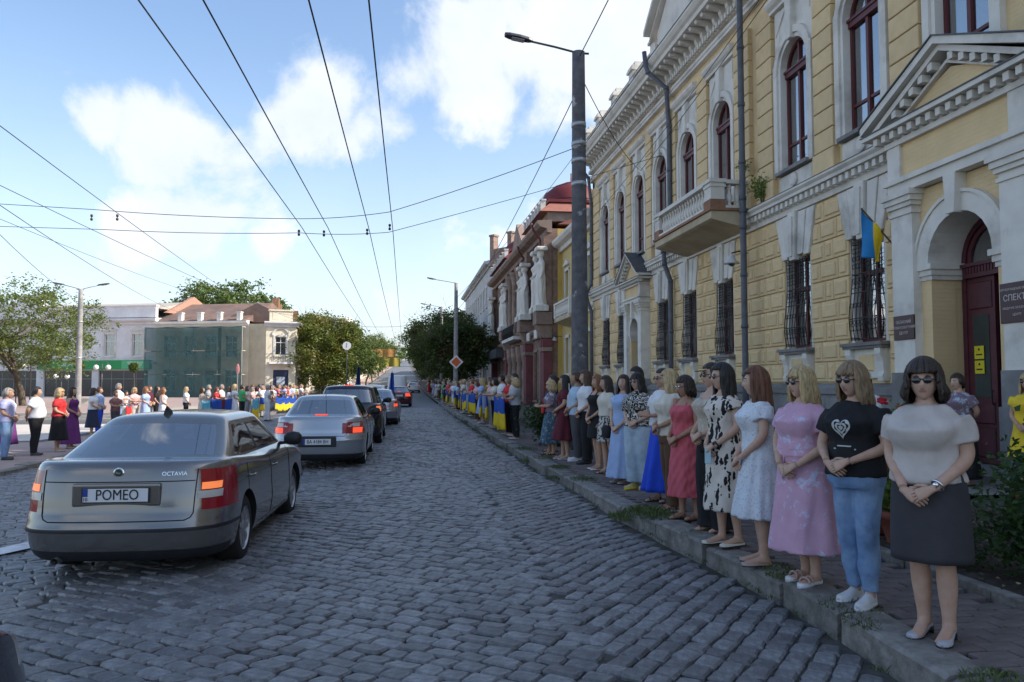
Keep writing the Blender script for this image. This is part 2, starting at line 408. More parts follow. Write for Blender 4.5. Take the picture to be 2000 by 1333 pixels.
# garden bed edging and soil
bed_root = kind(empty('bed_edging', (4.15, 3, 0), world_parts=True), 'structure')
y = 2.2
while y < 15.5:
    mb = MB(); z = random.uniform(-.02, .015); mb.box(4.12 + random.uniform(-.02, .02), 4.21, y + .01, y + .97, 0, .19 + z); bevel_obj(mb.build('edging_stone', M_kerb, bed_root), .012); y += .98
def bumpy_sheet(name, x0, x1, y0, y1, z, nx, ny, amp, mat, seed=0):
    r = np.random.default_rng(seed); mb = MB(); vs = []; fs = []
    for j in range(ny + 1):
        for i in range(nx + 1):
            vs.append((x0 + (x1 - x0) * i / nx, y0 + (y1 - y0) * j / ny, z + (r.normal() * amp if 0 < i < nx and 0 < j < ny else -.06)))
    for j in range(ny):
        for i in range(nx): a = j * (nx + 1) + i; fs.append((a, a + 1, a + nx + 2, a + nx + 1))
    mb.add(vs, fs); return kind(mb.build(name, mat, None, True), 'structure')
bumpy_sheet('garden_bed', 4.2, 6.9, 2.0, 9.6, .175, 40, 110, .016, M_soil, 3)
bumpy_sheet('garden_bed', 4.2, 7.2, 12.6, 34, .17, 24, 120, .014, M_soil, 4)
strip('garden_path', 0, 0, .17, M_plaza if False else pmat('path_concrete', (.22, .21, .2), .9, .15, 3, .3, 40), [9.6, 12.6], lambda y: (4.2, 9.5))
# left side: pavement, lit plaza, steps
strip('left_sidewalk', 0, 0, .125, M_plazared, [16.4, 30, 40, 60] + [y for y in YS if y >= 70], lambda y: (-160 if y < 33 else (-12.8 if y > 60 else -13), LK - .1))
plaza_root = kind(empty('plaza_paving', (-20, 34, 0), world_parts=True), 'structure')
pl = MB(); pl.box(-.74, .74, -.74, .74, -.02, 0); plm = pl.mesh('plaza_slab', M_plaza)
for i in range(26):
    for j in range(7):
        x, y = -12.4 - i * 1.5, 27.5 + j * 1.5
        o = link('plaza_slab', plm, plaza_root); o.location = (x, y, .155 + LZ + random.uniform(-.003, .003))
strip('plaza', -160, -11.3, .128, M_asphalt, [26.4, 82])
st_root = kind(empty('plaza_steps', (-40, 40, 0), world_parts=True), 'structure')
M_step = pmat('step_concrete', (.34, .32, .3), .85, .15, 3, .2, 30)
for k in range(3):
    mb = MB(); mb.box(-120, -13.2 - .1 * k, 40 + .42 * k, 40 + .42 * (k + 1) + .03, .1 + LZ, .13 + LZ + .13 * (k + 1)); mb.build('step', M_step, st_root)
rw_ = MB(); rw_.box(-13.9, -13.2, 41.2, 84, .05 + LZ, .52 + LZ); kind(rw_.build('plaza_edge', M_step), 'structure')
strip('upper_plaza', -160, -13.5, .50, M_plazared, [41.2, 84])
# painted stripe
mb = MB()
cur = [(-7.4, 7.2), (-6.0, 7.75), (-4.7, 8.25), (-3.6, 8.9), (-2.9, 9.8)]
cur = [(-9.5, 6.2), (-7.2, 7.05), (-5.4, 7.9), (-4.4, 8.6), (-3.8, 9.6), (-3.5, 11)]
vs, fs = [], []
for i, (x, y) in enumerate(cur):
    a = cur[max(0, i - 1)]; b = cur[min(len(cur) - 1, i + 1)]; d = Vector((b[0] - a[0], b[1] - a[1])).normalized(); n = Vector((-d.y, d.x)) * .16
    vs += [(x - n.x, y - n.y, .031 + cross(x)), (x + n.x, y + n.y, .031 + cross(x))]
for i in range(len(cur) - 1): fs.append((2 * i, 2 * i + 1, 2 * i + 3, 2 * i + 2))
mb.add(vs, fs); kind(mb.build('road_marking', M_paint), 'structure')
# grass tufts along the kerb
def tuft(cx, cy, z, rad, n, h, ang=None, rx=None):
    mb = MB()
    for _ in range(n):
        a = random.random() * 6.28; r = rad * math.sqrt(random.random()); x, y = cx + (rx or 1) * r * math.cos(a), cy + r * math.sin(a) * 1.5
        hh = .72 * h * random.uniform(.4, 1.1) * (1 - .6 * (r / rad) ** 2); t = random.random() * 6.28; w = .005
        lx, ly = random.gauss(0, .5) * hh, random.gauss(0, .5) * hh
        mb.add([(x - w * math.cos(t), y - w * math.sin(t), z), (x + w * math.cos(t), y + w * math.sin(t), z), (x + lx * .5 + w * .6 * math.cos(t), y + ly * .5 + w * .6 * math.sin(t), z + hh * .65), (x + lx, y + ly, z + hh * .95)],
               [(0, 1, 2), (0, 2, 3)])
    return mb
gt = MB()
for (x, y, r, n, h) in [(3.0, 5.05, .2, 260, .07), (3.02, 6.15, .16, 200, .07), (2.8, 8.9, .3, 620, .16), (2.62, 9.35, .18, 300, .16), (2.95, 7.7, .22, 280, .07), (2.98, 3.55, .22, 420, .09),
                        (2.78, 12.2, .22, 250, .1), (2.76, 14.0, .2, 250, .1), (2.8, 15.8, .26, 260, .1), (2.72, 18, .3, 260, .12), (2.55, 13.4, .15, 160, .1), (2.52, 16.4, .2, 200, .12), (2.5, 20, .3, 200, .12), (2.5, 24, .4, 260, .12), (2.5, 28, .4, 240, .12), (2.5, 33, .5, 240, .14), (2.86, 4.7, .12, 120, .06), (2.88, 5.9, .08, 90, .06)]:
    q = tuft(x, y, .14 if x > 2.7 else .02, r, n, h); gt.add(q.v, q.f)
for y in np.arange(3, 46, .22):
    if random.random() < .6:
        q = tuft(kerb_x(y) - .04, y, -.02, .06, int(random.uniform(6, 26)), .06); gt.add(q.v, q.f)
kind(gt.build('kerb_grass', M_grass), 'stuff', 'grass tufts growing between the kerb stones and the pavers')
# ------------------------------------------------------------------ main building (yellow brick, right)
YZ = (1, 2)
M_yel = pmat('yellow_brick', (.71, .535, .30), .85, .10, 1.3, .12, 40, brick=(YZ, .26, .077, .55), col2=(.60, .45, .26), c2lo=.48, c2hi=.72)
M_yelblk = pmat('yellow_block', (.71, .535, .30), .85, .10, 3, .12, 40, brick=(YZ, .26, .077, .4), rand=.06, col2=(.60, .455, .265), c2lo=.5, c2hi=.75)
M_white = pmat('white_trim', (.70, .67, .61), .8, .08, 2.2, .15, 30, brick=(YZ, .26, .077, .3), col2=(.45, .43, .39), c2lo=.50, c2hi=.68)
M_whitesm = pmat('white_moulding', (.68, .65, .59), .8, .08, 2.2, .12, 30, col2=(.42, .40, .365), c2lo=.52, c2hi=.74)
M_grey = pmat('plinth_granite', (.24, .235, .235), .85, .15, 3, .35, 50, col2=(.17, .165, .16))
M_roofcap = pmat('lead_flashing', (.10, .105, .115), .6, .2, 4, metal=.3)
M_maroon = pmat('maroon_wood', (.105, .02, .022), .45, .2, 5, .08, 30, stretch=(1, 1, .15))
M_door = pmat('maroon_door', (.085, .022, .03), .5, .2, 5, .1, 30)
M_pipe = pmat('painted_pipe', (.10, .11, .135), .5, .2, 4, .1, 30)
M_iron = pmat('wrought_iron', (.018, .018, .02), .5, .3, 8, metal=.4)
M_slab = pmat('balcony_slab', (.52, .44, .30), .85, .1, 2, .15, 25, col2=(.4, .33, .23))
M_redbrick = pmat('bare_brick', (.30, .16, .10), .9, .2, 6, .4, 40, brick=(YZ, .26, .077, .8))
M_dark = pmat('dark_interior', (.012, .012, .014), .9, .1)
M_curtain = pmat('curtain', (.62, .66, .70), .9, .12, 3, .3, 6, stretch=(1, 6, .3))
def thin_glass(name, tint=(.75, .8, .85), fac=.35, rough=.02, bump=.12):
    if name in MATS: return MATS[name]
    m = bpy.data.materials.new(name); m.use_nodes = True; MATS[name] = m; N, L = m.node_tree.nodes, m.node_tree.links
    N.remove(N['Principled BSDF']); g = N.new('ShaderNodeBsdfGlossy'); g.inputs['Roughness'].default_value = rough
    t = N.new('ShaderNodeBsdfTransparent'); t.inputs[0].default_value = (*tint, 1); x = N.new('ShaderNodeMixShader')
    lw = N.new('ShaderNodeLayerWeight'); lw.inputs['Blend'].default_value = .25
    mr = N.new('ShaderNodeMapRange'); mr.inputs[3].default_value = fac * .5; mr.inputs[4].default_value = min(1, fac * 2.2); L.new(lw.outputs['Facing'], mr.inputs[0])
    nz = N.new('ShaderNodeTexNoise'); nz.inputs['Scale'].default_value = 1.3; bp = N.new('ShaderNodeBump'); bp.inputs['Strength'].default_value = bump; bp.inputs['Distance'].default_value = .03
    L.new(nz.outputs['Fac'], bp.inputs['Height'])
    if bump: L.new(bp.outputs[0], g.inputs['Normal'])
    L.new(mr.outputs[0], x.inputs[0]); L.new(t.outputs[0], x.inputs[1]); L.new(g.outputs[0], x.inputs[2])
    L.new(x.outputs[0], N['Material Output'].inputs['Surface']); return m
M_pane = thin_glass('window_glass', (.6, .66, .72), .45)
M_carglass = thin_glass('tinted_glass', (.42, .47, .49), .52, .015, bump=0)
FX = 9.5
def arch_pts(yc, zs, r, n=12, a0=180, a1=0):
    return [(yc + r * math.cos(R(a0 + (a1 - a0) * k / n)), zs + r * math.sin(R(a0 + (a1 - a0) * k / n))) for k in range(n + 1)]
def arch_panel(mb, x0, x1, y0, y1, z0, z1, yc, r, zs, m=0):
    """wall panel with a round-headed opening that starts at its bottom edge"""
    poly = [(y0, z0), (yc - r, z0)] + arch_pts(yc, zs, r) + [(yc + r, z0), (y1, z0), (y1, z1), (y0, z1)]
    h = len(poly)
    # split in two halves at the crown to keep polygons simple
    left = [(y0, z0), (yc - r, z0)] + arch_pts(yc, zs, r, 10, 180, 90) + [(yc, z1), (y0, z1)]
    right = [(yc, z1)] + arch_pts(yc, zs, r, 10, 90, 0) + [(yc + r, z0), (y1, z0), (y1, z1)]
    mb.prism(left, x0, x1, 'x', m); mb.prism(right, x0, x1, 'x', m)
def arch_band(mb, x0, x1, yc, zs, ri, ro, n=16, m=0):
    a, b = arch_pts(yc, zs, ri, n), arch_pts(yc, zs, ro, n)
    for k in range(n): mb.prism([a[k], b[k], b[k + 1], a[k + 1]][::-1], x0, x1, 'x', m)
def arched_window(root, yc, x, w, z0, zs, label=None, mat=None, mull=True):
    """frame, transom, mullion (one part) with panes and a curtain"""
    r = w / 2; mat = mat or M_maroon; f = MB(); t = .075
    f.box(x, x + .1, yc - r, yc - r + t, z0, zs); f.box(x, x + .1, yc + r - t, yc + r, z0, zs); f.box(x, x + .1, yc - r + t, yc + r - t, z0, z0 + t)
    arch_band(f, x, x + .1, yc, zs, r - t, r)
    f.box(x - .05, x + .1, yc - r + t * .2, yc + r - t * .2, zs - .16, zs - .02); f.box(x - .08, x + .02, yc - r, yc + r, zs - .03, zs + .03)
    f.box(x - .012, x + .09, yc - .045, yc + .045, z0 + t, zs - .16); f.box(x - .012, x + .09, yc - .035, yc + .035, zs + .03, zs + r - t * .6)
    f.box(x + .005, x + .08, yc - r + t, yc - .045, z0 + .62, z0 + .68); f.box(x + .005, x + .08, yc + .045, yc + r - t, z0 + .62, z0 + .68)
    o = f.build('window', mat, root)
    for s in (-1, 1):
        for (za, zb) in ((z0 + t, z0 + .62), (z0 + .68, zs - .16)):
            a, b = sorted((yc + s * .045, yc + s * (r - t))); p = MB(); p.box(x + .04, x + .046, a, b, za, zb); p.build('pane', M_pane, o)
        p = MB(); pts = arch_pts(yc, zs, r - t, 8, 180 if s < 0 else 90, 90 if s < 0 else 0)
        poly = ([(yc - .035, zs + .03)] + pts) if s < 0 else ([(yc + .035, zs + .03)] + pts)
        p.prism(poly, x + .04, x + .046, 'x'); p.build('pane', M_pane, o)
    c = MB(); n = 14
    for s in (-1, 1):
        vs = []
        wid = r * random.uniform(.55, .95)
        for k in range(n + 1):
            yy = yc + s * (r - wid * k / n); xx = x + .22 + .03 * math.sin(k * 1.9 + yc)
            vs += [(xx, yy, z0 + .05), (xx, yy, zs + r * .75)]
        c.add(vs, [(2 * k, 2 * k + 1, 2 * k + 3, 2 * k + 2) for k in range(n)])
    c.build('curtain', M_curtain, o)
    return o
bld = tag(empty('yellow_brick_building', (FX, 20, .1), world_parts=True), 'long two-storey yellow brick building with white arched window surrounds and balcony', 'building')
WY = [12.06, 15.05, 17.95, 22.4, 25.35, 28.15, 30.95, 33.75, 36.5]
EXTRA = [9.1, 6.1, 3.1, 0.1]
ALLW = EXTRA[::-1] + WY
Y0, Y1 = -9.0, 39.3
DOOR, DOOR2 = 11.72, 30.95
# walls: ground storey with rectangular openings, upper storey with round-headed ones
GZ0, GZ1, GW = 2.52, 4.74, .56
UZ0, UZS, UW = 7.02, 9.58, .66
wall = MB()
edges = sorted(ALLW)
prev = Y0
for yc in edges:
    isdoor = abs(yc - 12.06) < .1 or abs(yc - DOOR2) < .1
    wall.box(FX, FX + .45, prev, yc - GW, .1, 5.9) if not isdoor else wall.box(FX, FX + .45, prev, (DOOR if yc < 20 else yc) - .8, .1, 5.9)
    if not isdoor:
        wall.box(FX, FX + .45, yc - GW, yc + GW, .1, GZ0); wall.box(FX, FX + .45, yc - GW, yc + GW, GZ1, 5.9); prev = yc + GW
    else:
        c = DOOR if yc < 20 else yc; arch_panel(wall, FX, FX + .45, c - .8, c + .8, 3.3, 5.9, c, .79, 3.75 if yc < 20 else 3.5)
        prev = c + .8
wall.box(FX, FX + .45, prev, Y1, .1, 5.9)
wall.build('ground_floor_wall', M_yel, bld)
wall = MB(); prev = Y0
for yc in edges:
    wall.box(FX, FX + .45, prev, yc - UW - .02, 5.9, 13.0); wall.box(FX, FX + .45, yc - UW - .02, yc + UW + .02, 5.9, UZ0)
    arch_panel(wall, FX, FX + .45, yc - UW - .02, yc + UW + .02, UZS, 13.0, yc, UW, UZS); prev = yc + UW + .02
wall.box(FX, FX + .45, prev, Y1, 5.9, 13.0)
wall.box(FX, 22, Y1 - .4, Y1 - .003, .1, 12.97); wall.box(FX + .46, 22, Y0, Y0 + .4, .1, 13)
wall.build('upper_wall', M_yel, bld)
rf = MB(); rf.prism([(FX - .6, 13.45), (16, 16.2), (22.6, 13.45)], Y0, Y1 + .2, 'y'); rf.build('roof', pmat('roof_metal', (.16, .11, .10), .5, .2, 2, metal=.2), bld)
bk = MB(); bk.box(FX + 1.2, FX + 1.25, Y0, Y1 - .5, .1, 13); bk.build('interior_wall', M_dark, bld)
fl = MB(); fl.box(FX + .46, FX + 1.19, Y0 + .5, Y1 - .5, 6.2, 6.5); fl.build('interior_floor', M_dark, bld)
# plinth
pl = MB()
for (a, b) in ((Y0, DOOR - 1.9), (DOOR + 1.9, DOOR2 - 1.25), (DOOR2 + 1.25, Y1)):
    pl.box(FX - .14, FX - .001, a, b, .08, 1.42)
    pl.prism([(FX - .001, 1.42), (FX - .2, 1.42), (FX - .2, 1.55), (FX - .001, 1.66)], a, b, 'y')
    pl.box(FX - .20, FX - .001, a - .002, b + .002, .08, .55)
pl.build('plinth', M_grey, bld)
for a in np.arange(13.6, 29.5, 1.45):
    q = MB(); q.boss(FX - .17, FX - .13, a + .12, a + 1.33, .68, 1.34, .03); q.build('plinth_panel', M_grey, bld)
# rusticated ground-storey blocks
blkcache = {}
def block(y0, y1, z0, z1, x, depth=.055, rais=.032, ins=.075, mat=None, name='stone_block'):
    k = (round(y1 - y0, 2), round(z1 - z0, 2), depth, mat.name if mat else '')
    if k not in blkcache:
        w, h = k[0] / 2, k[1] / 2; q = MB(); q.boss(-depth, 0, -w, w, -h, h, .014)
        if rais and w > ins * 1.6: q.boss(-depth - rais, -depth + .004, -w + ins, w - ins, -h + ins, h - ins, .02)
        blkcache[k] = q.mesh(name, mat or M_yelblk)
    o = link(name, blkcache[k], bld); o.location = (x, (y0 + y1) / 2, (z0 + z1) / 2); return o
RH = .462
for row in range(9):
    z0, z1 = 1.68 + row * RH + .012, 1.68 + (row + 1) * RH - .012
    spans = []
    prev = 13.42
    for yc in WY[1:] + [Y1 + .6]:
        if abs(yc - DOOR2) < .1: spans.append((prev, yc - 1.28)); prev = yc + 1.28; continue
        half = .66 if z1 < 4.75 else (.66 + (z0 - 4.6) * .25)
        if z0 < 2.4: half = .72
        spans.append((prev, yc - half)); prev = yc + half
    for (a, b) in spans:
        L = b - a
        if L < .2: continue
        b = min(b, Y1 - .05)
        n = max(1, round(L / .62)); seq = []
        while sum(seq) < L - .01:
            seq.append(.42 if (len(seq) + row) % 2 else .78)
        sc = L / sum(seq); y = a
        for w in seq:
            w *= sc
            if b - a > .2: block(y + .012, y + w - .012, round(z0, 3), round(z1, 3), FX)
            y += w
# ground windows: white jamb frame, splayed lintel, sill on brackets, grille
def grille(parent, yc, x):
    g = MB(); w = .53; n = 9
    def belly(z):      # bars bulge out low down
        t = (z - GZ0) / (GZ1 - GZ0); return -.04 - .10 * math.exp(-((t - .22) / .24) ** 2)
    zs = [GZ0 + .03 + (GZ1 - GZ0 - .06) * k / 9 for k in range(10)]
    for i in range(n):
        yy = yc - w + 2 * w * i / (n - 1); g.tube([(x + belly(z), yy, z) for z in zs], .011, 5)
    for z in (GZ0 + .06, GZ0 + .5, GZ0 + 1.05, GZ0 + 1.45, GZ1 - .08): g.tube([(x + belly(z), yc - w, z), (x + belly(z), yc + w, z)], .014, 5)
    for i in range(n - 1):
        yy = yc - w + 2 * w * (i + .5) / (n - 1)
        for z, r in ((GZ0 + .3, .062), (GZ0 + .42, .045), (GZ0 + .78, .05), (GZ0 + 1.2, .06), (GZ0 + 1.32, .05), (GZ0 + 1.62, .055), (GZ0 + 1.78, .05), (GZ0 + 1.95, .06)):
            g.tube([(x + belly(z + r * math.sin(a)), yy + r * math.cos(a), z + r * math.sin(a)) for a in [k * math.pi / 4 for k in range(9)]], .008, 4, cap=False)
    for s in (-1, 1):
        for z in (GZ0 + .1, GZ0 + 1.45, GZ1 - .12): g.tube([(x + belly(z), yc + s * w, z), (FX + .1, yc + s * (w + .02), z)], .012, 5)
    return g.build('window_grille', M_iron, parent)
for yc in ALLW:
    if abs(yc - 12.06) < .1 or abs(yc - DOOR2) < .1 or abs(yc - 9.1) < .1: continue
    f = MB(); x = FX + .17
    for s in (-1, 1): f.box(x, x + .08, *sorted((yc + s * GW, yc + s * (GW - .07))), GZ0, GZ1)
    f.box(x, x + .08, yc - GW + .07, yc + GW - .07, GZ0, GZ0 + .07); f.box(x, x + .08, yc - GW + .07, yc + GW - .07, GZ1 - .07, GZ1)
    f.box(x + .004, x + .076, yc - .035, yc + .035, GZ0 + .07, GZ1 - .07); f.box(x - .01, x + .07, yc - GW + .07, yc + GW - .07, GZ0 + 1.42, GZ0 + 1.5)
    win = f.build('window', M_maroon, bld)
    for s in (-1, 1):
        for za, zb in ((GZ0 + .07, GZ0 + 1.42), (GZ0 + 1.5, GZ1 - .07)):
            p = MB(); p.box(x + .035, x + .041, *sorted((yc + s * .035, yc + s * (GW - .07))), za, zb); p.build('pane', M_pane, win)
    if yc not in WY: continue
    jm = MB()
    for s in (-1, 1): jm.box(FX - .01, FX + .25, *sorted((yc + s * (GW - .012), yc + s * (GW + .085))), GZ0 - .02, GZ1 + .06)
    jm.build('window_jamb', M_white, bld)
    grille(win, yc, FX - .01)
    for k in range(5):          # splayed lintel stones
        a0, a1 = (-1 + 2 * k / 5), (-1 + 2 * (k + 1) / 5); zb, zt = GZ1 - .02 + (.10 * (1 - abs((a0 + a1) / 2)) if k != 2 else -.06), 5.82 if k != 2 else 5.86
        g = .01; q = MB(); q.prism([(yc + a0 * .66 + g, zb), (yc + a1 * .66 - g, zb), (yc + a1 * .98 - g, zt), (yc + a0 * .98 + g, zt)], FX - (.2 if k == 2 else .13 if k in (1, 3) else .115), FX + .1, 'x')
        bevel_obj(q.build('lintel_stone', M_white, bld), .012, 1)
        if k == 2:
            q = MB(); q.prism([(yc - .06, zb + .1), (yc + .06, zb + .1), (yc + .1, zt - .12), (yc - .1, zt - .12)], FX - .235, FX - .19, 'x'); q.build('keystone_panel', M_whitesm, bld)
    q = MB(); q.box(FX - .26, FX + .2, yc - .74, yc + .74, GZ0 - .09, GZ0 - .02); q.box(FX - .22, FX, yc - .70, yc + .70, GZ0 - .15, GZ0 - .09); q.build('window_sill', M_grey, bld)
    q = MB(); q.box(FX - .10, FX, yc - .64, yc + .64, GZ0 - .75, GZ0 - .15); q.build('sill_apron', M_whitesm, bld)
    q = MB(); q.boss(FX - .13, FX - .09, yc - .27, yc + .27, GZ0 - .62, GZ0 - .27, .03); q.build('apron_panel', M_yelblk, bld)
    for s in (-1, 1):
        q = MB(); yy = yc + s * .53; q.prism([(FX - .005, GZ0 - .15), (FX - .21, GZ0 - .15), (FX - .21, GZ0 - .27), (FX - .15, GZ0 - .42), (FX - .13, GZ0 - .62), (FX - .17, GZ0 - .72), (FX - .15, GZ0 - .82), (FX - .005, GZ0 - .82)], yy - .1, yy + .1, 'y'); bevel_obj(q.build('sill_bracket', M_whitesm, bld), .01, 1)
# string course with dentils
def moulding(name, prof, y0, y1, mat=M_whitesm, root=None):
    q = MB(); q.prism(prof, y0, y1, 'y'); return q.build(name, mat, root or bld)
for a, b in ((Y0, DOOR - 2.14), (DOOR + 2.14, DOOR2 - 1.5), (DOOR2 + 1.5, Y1)):
    moulding('string_course', [(FX, 5.87), (FX - .09, 5.87), (FX - .09, 5.99), (FX - .12, 6.02), (FX - .12, 6.16), (FX - .29, 6.18), (FX - .29, 6.25), (FX - .35, 6.31), (FX - .35, 6.36), (FX, 6.42)], a, b)
    moulding('string_flashing', [(FX, 6.425), (FX - .36, 6.362), (FX - .36, 6.375), (FX, 6.44)], a, b, M_roofcap)
den = MB(); den.box(-.155, 0, -.062, .062, -.07, .07); denm = den.mesh('dentil', M_whitesm)
for y in np.arange(DOOR + 2.2, Y1, .245):
    if abs(y - DOOR2) < 1.45: continue
    o = link('dentil', denm, bld); o.location = (FX - .09, y, 6.09)
# upper windows
for yc in ALLW:
    arched_window(bld, yc, FX + .10, 2 * UW - .02, UZ0, UZS)
    sur = MB(); so = .95; si = UW - .008
    near = yc in WY
    for s in (-1, 1):
        sur.box(FX - .07, FX + .21, *sorted((yc + s * si, yc + s * .76)), 6.95, UZS); sur.box(FX - .12, FX - .001, *sorted((yc + s * .763, yc + s * so)), 6.95, UZS + .25)
        sur.box(FX - .045, FX - .001, *sorted((yc + s * .70, yc + s * .95)), UZS + .25, 11.26)
    arch_band(sur, FX - .072, FX + .21, yc, UZS, si, .76); arch_band(sur, FX - .125, FX - .002, yc, UZS, .762, .93)
    arch_panel(sur, FX - .035, FX - .003, yc - .95, yc + .95, UZS + .2, 11.25, yc, .92, UZS + .02)
    sur.build('window_surround', M_white, bld)
    if not near: continue
    q = MB(); q.prism([(yc - .10, UZS + UW - .03), (yc + .10, UZS + UW - .03), (yc + .16, 11.28), (yc - .16, 11.28)], FX - .19, FX - .02, 'x'); bevel_obj(q.build('keystone', M_white, bld), .015, 1)
    for s in (-1, 1):
        q = MB(); a, b, c = yc + s * .86, yc + s * .86, yc + s * .34
        pts = [(yc + s * .86, 10.62), (yc + s * .86, 11.18), (yc + s * .30, 11.18), (yc + s * .52, 10.98)]
        q.prism(pts if s > 0 else pts[::-1], FX - .07, FX - .03, 'x'); q.build('spandrel_panel', M_whitesm, bld)
    moulding('window_hood', [(FX, 11.26), (FX - .14, 11.28), (FX - .14, 11.36), (FX - .22, 11.42), (FX - .27, 11.5), (FX - .27, 11.58), (FX, 11.64)], yc - 1.08, yc + 1.08)
    q = MB(); q.box(FX - .2, FX + .22, yc - .78, yc + .78, UZ0 - .1, UZ0 - .012); q.build('upper_sill', M_grey, bld)
    q = MB(); q.boss(FX - .07, FX, yc - .8, yc + .8, 6.46, 6.9, .03); q.build('window_apron', M_white, bld)
    q = MB(); q.lathe([(.17, 0), (.17, .06), (.13, .08)], n=14); me = q.mesh('roundel', M_whitesm); me.transform(Matrix.Rotation(R(-90), 4, 'Y')); o = link('roundel', me, bld); o.location = (FX - .065, yc + 1.15 if False else yc, 6.68)
# rusticated piers between upper windows
ph = .465
mids = [(WY[0] + 1.05, WY[1] - 1.05), (WY[1] + 1.05, WY[2] - 1.05), (WY[2] + 1.05, 19.85), (20.35, WY[3] - 1.05), (WY[3] + 1.05, WY[4] - 1.05), (WY[4] + 1.05, WY[5] - 1.05), (WY[5] + 1.05, WY[6] - 1.05), (WY[6] + 1.05, WY[7] - 1.05), (WY[7] + 1.05, WY[8] - 1.05), (WY[8] + 1.05, Y1 - .06)]
for a, b in mids:
    for k in range(11):
        z0 = 6.95 + k * ph
        if z0 + ph > 12.0: break
        block(a + .0, b - .0, round(z0 + .014, 3), round(z0 + ph - .014, 3), FX, .13, 0, .1, M_yelblk, 'pier_block')
    q = MB(); q.boss(FX - .16, FX, a - .05, b + .05, 6.46, 6.93, .02); q.build('pier_base', M_yelblk, bld)
# main entablature, brackets, cornice, parapet
moulding('architrave', [(FX, 12.02), (FX - .16, 12.04), (FX - .16, 12.12), (FX - .20, 12.16), (FX - .2, 12.24), (FX, 12.26)], Y0, Y1)
moulding('bed_mould', [(FX, 12.46), (FX - .12, 12.47), (FX - .14, 12.66), (FX - .10, 12.66), (FX - .10, 13.02), (FX, 13.02)], Y0, Y1)
moulding('cornice', [(FX, 13.03), (FX - .70, 13.03), (FX - .72, 13.16), (FX - .80, 13.22), (FX - .88, 13.34), (FX - .88, 13.42), (FX, 13.5)], Y0, Y1 + .15)
moulding('cornice_flashing', [(FX, 13.505), (FX - .9, 13.425), (FX - .9, 13.445), (FX, 13.53)], Y0, Y1 + .16, M_roofcap)
den2 = MB(); den2.box(-.10, 0, -.055, .055, -.075, .075); d2m = den2.mesh('dentil', M_whitesm)
for y in np.arange(15.5, Y1, .22):
    o = link('dentil', d2m, bld); o.location = (FX - .13, y, 12.56)
br = MB(); br.prism([(0, 12.68), (-.10, 12.68), (-.16, 12.76), (-.18, 12.86), (-.34, 12.9), (-.52, 12.93), (-.56, 13.02), (0, 13.02)], -.085, .085, 'y'); brm = br.mesh('cornice_bracket', M_whitesm)
for y in np.arange(13.5, Y1, .5):
    o = link('cornice_bracket', brm, bld); o.location = (FX - .08, y, 0)
par = MB(); par.box(FX - .30, FX + .2, Y0, Y1, 13.45, 14.25); par.build('parapet', M_yel, bld)
moulding('parapet_coping', [(FX + .22, 14.25), (FX - .36, 14.25), (FX - .36, 14.33), (FX + .22, 14.36)], Y0, Y1, M_whitesm)
for y in [27.9, 30.8, 33.7, 36.6, 39.0]:
    q = MB(); q.box(FX - .42, FX + .15, y - .3, y + .3, 13.46, 14.5); q.box(FX - .5, FX + .22, y - .38, y + .38, 14.5, 14.6); q.box(FX - .46, FX + .18, y - .34, y + .34, 14.6, 14.7); q.box(FX - .3, FX + .05, y - .2, y + .2, 14.7, 14.9)
    q.build('parapet_pedestal', M_whitesm, bld)
# attic gable above the balcony bays
q = MB(); ga, gb = 19.4, 27.4; gm = (ga + gb) / 2
q.prism([(ga + .2, 13.5), (gb - .2, 13.5), (gb - .2, 14.55), (gm, 17.3), (ga + .2, 14.55)], FX - .45, FX + .1, 'x'); q.build('gable', M_white, bld)
q = MB()
for s in (-1, 1):
    e = gm + s * (gb - gm + .25)
    for (o1, o2, xx) in ((.0, .16, .62), (.16, .34, .86)):
        pts = [(e, 14.4 + o1), (gm, 17.25 + o1), (gm, 17.25 + o2), (e, 14.4 + o2)]; q.prism(pts if s < 0 else pts[::-1], FX - xx, FX + .12, 'x')
q.box(FX - .7, FX - .44, ga, gb, 13.5, 13.62); q.build('gable_cornice', M_whitesm, bld)
# downpipes
def downpipe(pts, r=.085, name='downpipe'):
    q = MB(); q.tube(pts, r, 10)
    for p in pts[2:-1]: q.tube([(p[0], p[1], p[2] - .05), (p[0], p[1], p[2] + .05)], r * 1.2, 10)
    return q.build(name, M_pipe, bld, True)
zz = [13.0, 12.4, 10.9, 9.3, 7.7, 6.7]
downpipe([(FX - .95, 20.1, 13.35), (FX - .9, 20.1, 13.0)] + [(FX - .46, 20.1, z) for z in zz[1:]] + [(FX - .46, 20.1, z) for z in (6.35, 5.9, 4.6, 3.2, 1.9, .35)])
downpipe([(FX - 1.0, 27.1, 13.75), (FX - .95, 27.1, 13.2), (FX - .92, 26.9, 12.9), (FX - .3, 26.75, 12.3)] + [(FX - .22, 26.75, z) for z in (10.9, 9.3, 7.7, 6.7)] + [(FX - .46, 26.75, 6.35), (FX - .44, 26.75, 5.9), (FX - .22, 26.75, 5.3), (FX - .22, 26.75, 3.5), (FX - .25, 26.75, .35)])
downpipe([(FX - 1.0, Y1 - .5, 13.3), (FX - .95, Y1 - .5, 12.9), (FX - .35, Y1 - .5, 12.2)] + [(FX - .22, Y1 - .5, z) for z in (10.9, 9.3, 7.7, 6.7)] + [(FX - .46, Y1 - .5, 6.35), (FX - .44, Y1 - .5, 5.9), (FX - .22, Y1 - .5, 5.3), (FX - .22, Y1 - .5, .35)])
